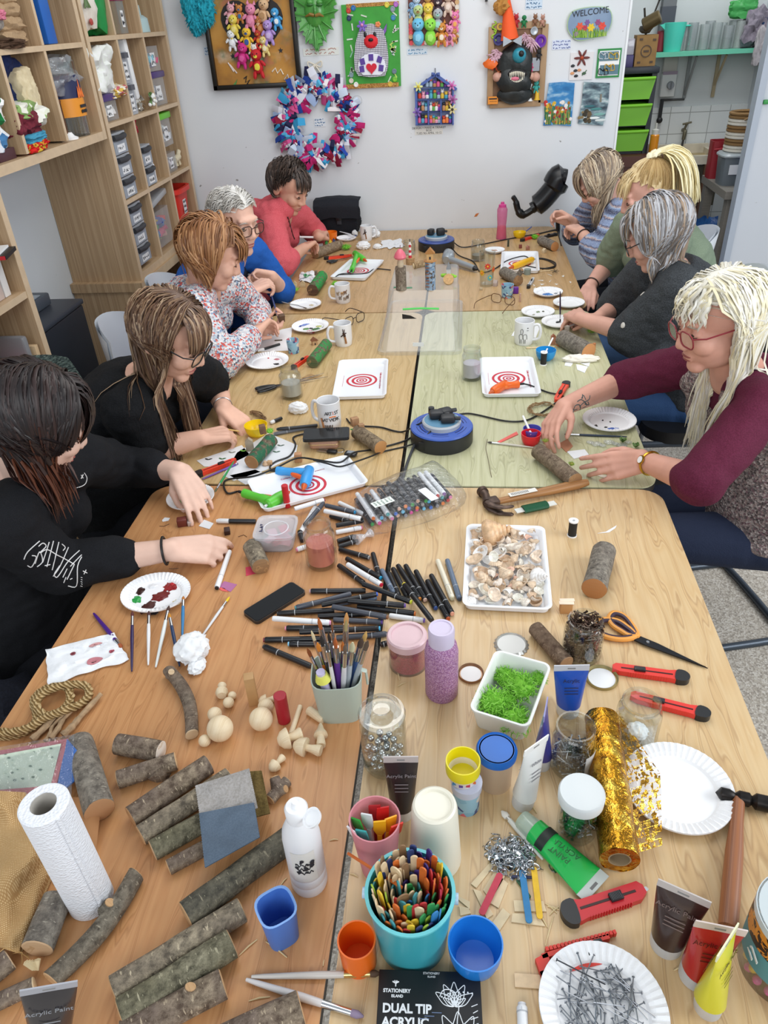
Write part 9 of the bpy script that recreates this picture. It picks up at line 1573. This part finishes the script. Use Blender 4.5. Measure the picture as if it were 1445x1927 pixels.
 for s in(-1,1):g=G().add(tb([H@V((s*.02,.0905,-.003)),H@V((s*.033,.0925,-.006)),H@V((s*.046,.086,-.003))],[.0012,.0019,.0012],6),mt('3a2a24',.6));(ell(g,H,(s*.033,.0835,.0005),(.0085,.0085,.005),2));g.obj('eyelashes',o,None,base)
 hair(o,base,J,H,hs,list(b.values()))
 if glasses:
  gl=G();gn=G();m=mt(glasses,.3)
  for s in(-1,1):pts=[H@V((s*.034+x,.108-abs(s*.034+x)*.1,-.006+z))for x,z in rq(.05,.038,.015,4)];gl.add(tb(pts,.0019,6,*LP),m);gn.add((pts,[tuple(range(len(pts)))]),cl('f2f5f6',.1,.03));gl.add(tb([H@V((s*.058,.1,.004)),H@V((s*.079,.08,.006)),H@V((s*.083,0,.006)),H@V((s*.082,-.03,-.012))],.0019,6),m)
  gl.add(tb([H@V((-.01,.107,0)),H@V((0,.11,.004)),H@V((.01,.107,0))],.0017,6),m);q=gl.obj('glasses',o,None,base);gn.obj('lens',q,None,base).matrix_local=M()
  q.children[0].data.transform(M())
 return o,base,J,H,B,b
def ring(o,base,a,b,r,m,nm,wd=.004,flat=1,u=.9):
 c=a.lerp(b,u);d=(b-a).normalized();x=d.orthogonal().normalized();y=d.cross(x);g=G().add(tb([c+(x*cos(i*PI/14)+y*sin(i*PI/14))*r for i in range(28)],wd,6,False,flat,None,True),m);return g.obj(nm,o,None,base)
def pl_(g,bv,lines,m,r=.0012,off=.0012,k=4):
 for ln in lines:
  P=[]
  for q in SP([(a,b,0)for a,b in ln],k)if len(ln)>1 else[V((*ln[0],0))]:
   h=bv.ray_cast(CP,ray(q.x,q.y).normalized())
   if h[0]is not None:P.append(h[0]+h[1]*off)
  if len(P)>1:g.add(tb(P,r,5),m)
def onb_(bv,px,py):h=bv.ray_cast(CP,ray(px,py).normalized());return h[0],h[1]
DN=(0,0,-1)
def TOP(frl,frr,add=.008,r=(.066,.058,.046),bulk=1,t1=.97,t0=-.05,extra=None):
 def fn(g,J):
  torso(g,J,1,add,max(0,t0),t1,bulk);sleeve(g,J,'l',frl,*r);sleeve(g,J,'r',frr,*r);ell(g,TR_(J['pel']),(0,0,-.01),(.135*bulk,.172*bulk,.09))
  for s in(-1,1):c=spine(J,.68)+(J['ls']-J['rs']).normalized()*.075*s+V((J['f0'].x*.085,0,-.01));ell(g,TR_(c),(0,0,0),(.06,.068,.07))
  if extra:extra(g,J)
 return fn
SK='d9a78e'
# --- left side, from the front
KB=ct('16171a','1d1e22',500,.9,.3,9)
o,base,J,H,B,gb=person('person in a black printed sweatshirt with dark hair, bending over paint plates',dict(head=(-.715,-.355,1.1),neck=(-.775,-.345,.95),rs=(-.765,-.5,.935),ls=(-.755,-.185,.905),re=(-.735,-.425,.765),rw=(-.489,-.36,.772),le=(-.755,.005,.775),lw=(-.561,-.071,.805),pel=(-.93,-.36,.5)),(.6,.5,-.46),'e0bba9',dict(n=560,len=(.25,.34),pal=['231a19','2c2120','1c1516','352624'],fy=.2,tips=['4a2c22','5e3626','3a2420'],fringe=.28,part=0,lift=.2,w=.0085,free=1,wave=.0012,brow='2a1f1c',seed=2,grav=.5),[('sweatshirt',KB,TOP(1.6,1.55,.012,(.07,.062,.048),1.02))],dict(r=(T(403,1034,.035),(.2,.5,-1),[.5,.75,.9,1],.9),l=(T(398,985,.012),(.5,-.6,-.7),.25,.5,.2)),'17181d')
WP_=mt('e6e6e6',.7);g=G()
pl_(g,gb['sweatshirt'],[[(45,1052),(52,1038),(74,1018)],[(72,1028),(80,1022),(86,1028),(74,1040)],[(60,1045),(68,1048),(60,1066),(52,1064)],[(66,1060),(74,1038),(80,1056),(70,1066)],[(76,1040),(88,1034),(106,1044),(118,1050),(140,1062)],[(92,1020),(80,1058)],[(100,1018),(88,1066)],[(110,1020),(98,1072)],[(116,1024),(122,1030),(118,1036)],[(128,1030),(112,1066),(100,1084)],[(150,1036),(128,1056),(112,1080),(106,1086),(102,1080),(112,1064)],[(154,1044),(132,1066)],[(140,1062),(126,1090)],[(118,1086),(126,1070)],[(154,1048),(146,1066),(144,1102),(128,1102)],[(132,1090),(136,1088)],[(124,1086),(120,1096)],[(84,1064),(94,1062)],[(156,1074),(164,1078)],[(162,1072),(158,1080)]],WP_,.0011,.0008)
pl_(g,gb['sweatshirt'],[[(152+1.5*sin(i*3),1086+4*i),(155,1087+4*i)]for i in range(5)],WP_,.0007,.0008);pl_(g,gb['sweatshirt'],[[(122,914),(140,918),(158,912),(163,900),(158,890)],[(152,894),(156,900)],[(156,893),(152,901)]],WP_,.0011,.0008)
if g.v:g.obj('white_print',o,None,base)
ring(o,base,J['re'],J['rw'],.0315,BK,'hair_band',.003,1,.93)
KT=ct('131416','1a1b1e',260,.85,.5,14)
o,base,J,H,B,gb=person('person in a loose black top and glasses with long brown hair',dict(head=(-.622,.195,1.075),neck=(-.725,.235,.925),rs=(-.735,.085,.9),ls=(-.655,.385,.885),re=(-.715,.13,.752),rw=(-.585,.169,.772),le=(-.64,.52,.77),lw=(-.572,.365,.768),pel=(-.93,.25,.5)),(.86,-.12,-.5),'e2b39c',dict(n=560,len=(.42,.54),pal=['5f4636','6d5140','7a5c46','86694f','523c2f','a88e74'],fringe=.1,part=-.1,fy=.05,lift=.13,w=.0072,brow='6a4e3c',seed=4,grav=.6),[('black_top',KT,TOP(.55,.62,.014,(.074,.072,.05),1.06))],dict(r=(T(452,812,.03),(.3,.4,-1),[.7,.9,1,1.1],.9),l=(T(458,800,.012),(0,-.1,-1),.3,.5,.25)),'1a1b20','17181a',1.05)
ring(o,base,J['le'],J['lw'],.029,ST,'bracelet',.0015,1,.88)
pen('wooden cocktail stick held by the person in black',T(416,806,.045),T(452,812,.022),'d8b46a',None,None,0,.0022,'cocktail_stick')
JM=sk(['dcdce0','c9ccd4','e6e4e6','8fa4c0','e08a80','d9d9dd','6a6f80','b9c8d4','cf5f58','eceaea'],150,.95,.8)
o,base,J,H,B,gb=person('person in a speckled multicoloured jumper with an auburn bob, holding a brown block',dict(head=(-.722,.945,1.09),neck=(-.785,.99,.955),rs=(-.783,.835,.93),ls=(-.735,1.13,.915),re=(-.668,.7,.785),rw=(-.592,.904,.813),le=(-.68,1.24,.78),lw=(-.605,1.02,.772),pel=(-.96,1,.5)),(.86,.2,-.46),'e0b09a',dict(n=420,len=(.18,.23),pal=['9a6a42','a87850','8a5c3a','b98a60','7c5234'],fringe=.09,part=.15,fy=.035,lift=.34,w=.0075,grav=.42,brow='8a6040',seed=5),[('jumper',JM,TOP(1.72,1.78,.012,(.07,.062,.05),1.04))],dict(r=(T(529,582,.1),(.55,.5,-.6),[.6,.8,.9,1],.8),l=(T(538,608,.055),(-.1,.4,.9),.85,.8)),'1f232e',None,1.03,.005)
g=G().add(box(.022,.016,.03,.001),mt('5f4634',.7));so(g,'wooden_block','small brown block held by the person in the speckled jumper','wooden block',L(T(530,604,.075),.5,.4));bsh('fine paintbrush held by the person in the speckled jumper',T(511,556,.13),T(524,600,.085),'2a3f7a','5a4a3c',.003)
def cardi(g,J):torso(g,J,1,.018,0,.93,1.02,(.5,2*PI-.5),.018);sleeve(g,J,'l',1.2,.07,.062,.056);sleeve(g,J,'r',1.12,.07,.062,.056)
o,base,J,H,B,gb=person('person in a blue cardigan with short white hair and dark glasses',dict(head=(-.728,1.29,1.118),neck=(-.775,1.345,.98),rs=(-.77,1.2,.94),ls=(-.725,1.49,.94),re=(-.8,1.315,.745),rw=(-.686,1.217,.866),le=(-.64,1.55,.76),lw=(-.635,1.4,.868),pel=(-.95,1.37,.5)),(.8,-.52,-.16),'e0b4a0',dict(n=360,len=(.05,.07),pal=['d2d0cb','e2e1de','bdbab4','c9c6c0'],sweep=(0,-.6,.2),lift=.07,w=.007,grav=.3,brow='b0a8a0',seed=6,fringe=0),[('navy_top',ct('1f2434','262c40',300,.85,.3,9),TOP(.5,.5,.006,(.062,.056,.046),1)),('cardigan',ct('1f56a8','2660b4',300,.85,.3,9),cardi)],dict(r=(T(497,534,.16),(.4,.5,-.4),[.6,.9,1,1.1],.9),l=(T(498,520,.155),(.3,-.6,-.5),[.7,.9,1,1.1],.9)),'1c2030','3a2420',1.02,.005)
g=G();r_=RR(3)
for i in range(12):h=onb_(gb['navy_top'],r_.uniform(462,486),r_.uniform(500,530));(g.add(ico(.007,1,(1,1.4,.5)),mt('d8d8d8',.8),TR_(h[0]))if h[0]is not None else 0)
if g.v:g.obj('white_flower_print',o,None,base)
def hood(g,J):torso(g,J,1,.012,0,.97,1.05);[ell(g,TR_(J['neck']+V((-.085*cos(a)-.015,.095*sin(a),.03-.02*cos(a)))),(0,0,0),(.055,.055,.06))for a in[-2.2+.44*i for i in range(11)]];ell(g,TR_(J['neck']+V((-.12,0,-.03))),(0,0,0),(.075,.125,.11))
CO=ct('dc6a72','cc545e',330,.9,.35,10)
o,base,J,H,B,gb=person('person in a coral zip hoodie with short dark hair, painting a log model',dict(head=(-.69,2.15,1.085),neck=(-.76,2.2,.945),rs=(-.77,2.045,.92),ls=(-.7,2.345,.91),re=(-.7,1.85,.79),rw=(-.629,2.065,.812),le=(-.64,2.47,.78),lw=(-.592,2.29,.81),pel=(-.93,2.22,.5)),(.8,-.36,-.48),'d6a48c',dict(n=340,len=(.05,.075),pal=['3a302c','463a34','2f2724','5a4a42'],sweep=(.1,-.3,.2),lift=.16,w=.0075,grav=.3,brow='3a2e28',seed=7,fringe=.07),[('hoodie',CO,TOP(1.25,1.35,.012,(.07,.064,.054),1.05,extra=hood))],dict(r=(T(600,446,.1),(.3,.6,-.6),[.6,.8,.9,1],.8),l=(T(603,440,.09),(0,-.6,-.7),.6,.6)),'1f2a4a',None,1.03,.005)
g=G();pl_(g,gb['hoodie'],[[(541,408),(546,425),(550,440),(554,450)]],BK,.003,.001);(g.obj('zip',o,None,base)if g.v else 0)
pen('white marker held by the person in the coral hoodie',T(562,446,.1),T(612,447,.08),'eeeeee',None,'26262a',0,.0055)
# --- right side, from the back
n=N('striped_knit');n.set(.95,0,.15);wv=n.n('TexWave',bands_direction='Z');wv.inputs['Scale'].default_value=4.6;wv.inputs['Distortion'].default_value=.7;wv.inputs['Detail Scale'].default_value=14;n.l(n.co(),wv.inputs[0]);n.base(n.mix(.22,n.ramp(wv.outputs['Fac'],[(0,'2f3450'),(.22,'7f93b8'),(.42,'a9bcd8'),(.58,'c9b0a8'),(.74,'4a4a66'),(.9,'8a9cc0')]),n.ramp(n.noise(n.co(),220,2),[(.4,'4a4e6a'),(.6,'c9cede')])));n.bump(n.noise(n.co((1,1,.4)),160,2),.8,.005)
o,base,J,H,B,gb=person('person in a blue and pink striped jumper with a grey blonde bob',dict(head=(.79,2.165,1.065),neck=(.875,2.215,.945),ls=(.88,2.05,.92),rs=(.815,2.345,.905),le=(.775,1.86,.8),lw=(.705,2.045,.862),re=(.74,2.45,.76),rw=(.7,2.26,.85),pel=(1.06,2.24,.5)),(-.76,.05,-.65),'deae9a',dict(n=420,len=(.28,.36),pal=['b9a48a','cbb89c','8f7f70','a8927a','7a6c60','d8c8ae'],fringe=.22,part=-.1,lift=.2,w=.0075,free=1,grav=.5,seed=8),[('striped_jumper',n.m,TOP(1.35,1.4,.012,(.074,.068,.062),1.08))],dict(l=(T(1064,420,.15),(-.3,.7,-.4),[.6,.9,1,1.1],.8),r=(T(1062,412,.15),(-.2,-.7,-.4),.8,.8)),'1c1e26',None,1.08,.005)
ring(o,base,J['le'],J['lw'],.03,BK,'watch',.006,.4,.84)
def tee(g,J):torso(g,J,1,.016,0,.97,1.22)
o,base,J,H,B,gb=person('person in a sage green T-shirt with a high blonde ponytail, resting one arm down',dict(head=(.875,1.53,1.13),neck=(.945,1.58,.985),ls=(.965,1.415,.955),rs=(.865,1.725,.95),re=(.815,1.845,.765),rw=(.712,1.665,.715),le=(.8,1.36,.74),lw=(.76,1.55,.62),pel=(1.06,1.6,.5)),(-.92,-.06,-.38),'dfab9a',dict(n=300,len=(.12,.16),pal=['d8c090','e2cda0','c9ae7c','bda072'],fringe=.07,tie=(0,-.055,.118),tail=(150,.3),tailpal=['f0e6bc','e9dcae','f4ecca','e0d09c'],lift=.03,w=.0065,brow='a88a60',seed=9,grav=0),[('green_tshirt',ct('7a8974','84937e',300,.85,.35,8),TOP(.95,.9,.014,(.08,.078,.05),1.2,extra=tee))],dict(r=(T(1100,585,-.02),(0,.2,-1),.4,.5)),'5a7aa8',None,1.18,.005)
ring(o,base,J['re'],J['rw'],.0305,mt('3a2a26'),'bracelet',.003,1,.86)
def poncho(g,J):
 for s in 'lr':cap2(g,J[s+'s'],J[s+'e'].lerp(J[s+'w'],.12),.085,.078,16);cap2(g,J['neck'].lerp(J[s+'s'],.5)-V((0,0,.03)),J[s+'e']+V((.1,.02,.04)),.08,.08,16)
 cap2(g,J['le']+V((.03,0,0)),J['pel']+V((0,-.06,.06)),.07,.1,16)
PO=ct('35383b','4a4e52',260,.95,.7,0)
o,base,J,H,B,gb=person('person in a charcoal buttoned poncho with a grey bob, holding a fine brush',dict(head=(.802,.99,1.112),neck=(.865,1.03,.975),ls=(.875,.86,.945),rs=(.83,1.165,.915),le=(.775,.935,.77),lw=(.589,1.067,.79),re=(.775,1.29,.765),rw=(.672,1.126,.772),pel=(1.02,1.06,.5)),(-.86,.18,-.48),'daa794',dict(n=420,len=(.2,.27),pal=['9a9a9e','b4b4b8','6f6a68','8a7868','b2b4b8','6a6460','a08a74'],fringe=.08,part=.2,fy=.065,lift=.2,w=.0072,grav=.5,brow='6a6460',seed=10),[('poncho',PO,TOP(1.05,1.05,.018,(.084,.08,.07),1.08,extra=poncho))],dict(l=(T(1056,574,.05),(.1,.5,-.8),[.6,.9,1,1.1],.9),r=(T(1098,596,.05),(0,-.3,-.9),.5,.6)),'2f4a72','1f1d1e',1.05,.0045)
PB_=mt('d8d4cc',.2)
for px,py in((1246,494),(1209,553),(1172,612),(1142,628)):
 h=onb_(gb['poncho'],px,py)
 if h[0]is not None:g=G().add(lt([(0,.003),(.007,.003),(.01,.001),(.01,-.002)],16),PB_,FZ(h[0],h[1]));g.obj('button',o,None,base)
bsh('dark purple brush held by the person in the charcoal poncho',T(1054,548,.13),T(1054,606,.006),'2f2240','1c1a1c',.003)
MA=ct('541a30','61213a',300,.8,.4,11);TW=sk(['7d7372','8c807e','6a6060','a0908c','5a5050','94807c','b0a4a0','7a5f64'],190,.95,.8)
def vest(g,J):
 torso(g,J,1,.019,0,.86,1.02);ell(g,TR_(J['pel']),(0,0,-0),(.15,.185,.09))
 for s in(-1,1):ell(g,TR_(spine(J,.66)+(J['ls']-J['rs']).normalized()*.075*s+V((-.092,0,-.01))),(0,0,0),(.062,.07,.075))
 for s in 'lr':cap2(g,J['neck'].lerp(J[s+'s'],.55)-V((0,0,.03)),J['neck'].lerp(J[s+'s'],.72)-V((0,0,.05)),.066,.062)
o,base,J,H,B,gb=person('person in maroon and a tweed tank with long white hair and red glasses',dict(head=(.772,.125,1.12),neck=(.85,.18,.965),ls=(.87,.015,.94),rs=(.8,.32,.93),le=(.705,-.15,.835),lw=(.627,.046,.775),re=(.64,.48,.8),rw=(.451,.309,.8),pel=(1.02,.2,.5)),(-.92,-.24,-.24),'d8a28e',dict(n=460,len=(.42,.54),pal=['e9e6da','f2f0e8','dcd6c2','d0cbbd','efe8cc','e2d8b6'],fringe=.075,part=.05,fy=.012,lift=.2,w=.0078,wave=.0024,grav=.55,brow='a89a8c',seed=12),[('maroon_top',MA,TOP(1.1,1.06,.008,(.064,.058,.052),1)),('tweed_tank',TW,vest)],dict(l=(T(1084,888,.035),(-.2,.75,-.6),[.28,.4,.5,.6],.1,.15),r=(T(1012,838,.03),(.35,-.35,-.85),[.4,.5,.55,.6],.5,.2)),'2a3248','8a2a34',1,.004,mouth='9a564e')
GO=mt('c9a040',.25,1);ring(o,base,J['le'],J['lw'],.03,GO,'watch_strap',.0035,.6,.86);c=J['le'].lerp(J['lw'],.86);d=(CP-c).normalized();dd=(J['lw']-J['le']).normalized();d=(d-dd*d.dot(dd)).normalized();g=G().add(lt([(0,.004),(.009,.004),(.0115,.003),(.012,0)],20),GO,FZ(c+d*.031,d));g.add(lt([(0,.0046),(.009,.0043)],20),WT,FZ(c+d*.031,d));g.obj('watch_face',o,None,base)
g=G();TA=mt('4a5a5c',.6);pl_(g,B,[[(1078,776),(1082,764),(1090,762),(1092,770),(1084,776)],[(1090,766),(1098,758),(1108,752),(1110,744)],[(1094,750),(1098,744),(1102,752)],[(1086,756),(1094,752),(1104,762),(1096,768)],[(1100,760),(1108,762),(1106,756)],[(1080,772),(1086,770)],[(1096,742),(1096,750)]],TA,.0018,-.0006);(g.obj('forearm_tattoo',o,None,base)if g.v else 0)
g=G();q=onb_(gb['tweed_tank'],1333,742)[0];(g.add(ico(.012,2,(1,.5,1)),mt('8a4a3a'),TR_(q+V((-.004,0,0))))if q is not None else 0);(g.obj('pendant',o,None,base)if g.v else 0)
# --- chairs
def shellchair(lab,p,ang,m,tall=.4):
 t=tH('chair',lab,'chair',L((p[0],p[1],0),ang));wd=.21
 Q(t,'seat',sh_(lambda u,v:((u-.5)*2*wd*(1-.1*v*v),-.2+.4*v,.435-.012*cos((u-.5)*3)+.02*v**3),10,10,.018),m)
 g=G().add(sh_(lambda u,v:((u-.5)*2*wd*(1-.25*v**4),.2+.06*v-.09*abs(u*2-1)**2.2*1,.46+tall*v-.05*abs(u*2-1)**3*v),14,14,0),m);g.add(sh_(lambda u,v:((.5-u)*2*wd*(1-.25*v**4),.214+.06*v-.09*abs(u*2-1)**2.2,.46+tall*v-.05*abs(u*2-1)**3*v),14,14,0),m);g.obj('backrest',t)
 for sx in(-1,1):
  for sy in(-1,1):Q(t,'leg',tb([(sx*.15,sy*.14,.42),(sx*.19,sy*.19,0)],.011,8),mt('8a8d92',.35,.6))
WC=mt('dfe4ea',.35)
for lab,p,s in(('white plastic chair behind the person in the speckled jumper',(-1,1.08),1),('white plastic chair behind the person in the coral hoodie',(-1,2.22),1),('white plastic chair behind the person in the blue cardigan',(-1,1.62),1),('white plastic chair behind the person with the blonde ponytail',(1.14,1.56),-1),('white plastic chair behind the person in the striped jumper',(1.12,2.24),-1)):shellchair(lab,p,PI/2 if s>0 else-PI/2,WC,.36)
UPH=sk(['3f4a48','4f5c58','5f6e68','37403f','74827a'],130,.95,.4,(1,1,3))
shellchair('grey green upholstered chair behind the person in the black top',(-.97,.46),PI/2+.15,UPH,.44);shellchair('dark chair under the person in the black sweatshirt',(-1.02,-.36),PI/2,mt('26282c',.6),.3)
GT=mt('4a525c',.35,.5)
def cantilever(lab,p,ang):
 t=tH('chair',lab,'chair',L((p[0],p[1],0),ang));Q(t,'seat',pr_(rq(.43,.42,.1),.045,.405),BK);Q(t,'frame',tb(SP([(-.2,.17,.4),(-.2,-.2,.395),(-.2,-.235,.36),(-.2,-.2,.05),(-.2,-.17,.014),(-.2,.2,.012),(-.17,.235,.012),(.17,.235,.012),(.2,.2,.012),(.2,-.17,.014),(.2,-.2,.05),(.2,-.235,.36),(.2,-.2,.395),(.2,.17,.4)],4),.0125,10),GT)
 g=G().add(sh_(lambda u,v:((u-.5)*.4,.235-.03*abs(u*2-1)**2,.58+.26*v),10,8,0),BK);g.add(sh_(lambda u,v:((.5-u)*.4,.258-.03*abs(u*2-1)**2,.58+.26*v),10,8,0),BK);[g.add(tb([(s*.17,.19,.42),(s*.17,.245,.62)],.011,8),GT)for s in(-1,1)];g.obj('backrest',t)
cantilever('black seated tubular cantilever chair under the person with long white hair',(.95,.36),-1.34);cantilever('black tubular chair under the person in the charcoal poncho',(1.04,1.02),-PI/2)
clm('dark_coat','dark navy fabric at the lower left edge of the room','coat',(-.8,-.75,.25),.3,.3,.35,ct('15171f','1b1e28',200),95);clm('dark_coat','black fabric corner at the right edge below the chairs','coat',(1.05,-.72,.2),.25,.25,.36,ct('0f1012','16181b',200),96)
# put every thing's origin at its own base
bpy.context.view_layer.update()
for o in list(COL.objects):
 if o.parent or o.type not in('MESH','EMPTY')or o.matrix_world.translation.length>1e-4 or o.get('kind')=='structure':continue
 kids=[c for c in o.children_recursive if c.type=='MESH']+([o]if o.type=='MESH' else[]);P=[c.matrix_world@V(q)for c in kids for q in c.bound_box]
 if not P:continue
 d=V(((min(p.x for p in P)+max(p.x for p in P))/2,(min(p.y for p in P)+max(p.y for p in P))/2,min(p.z for p in P)))
 if o.type=='MESH':
  if o.data.users>1:o.data=o.data.copy()
  o.data.transform(TR_(-d))
 o.location=o.location+d
 for c in o.children:c.matrix_local=TR_(-d)@c.matrix_local
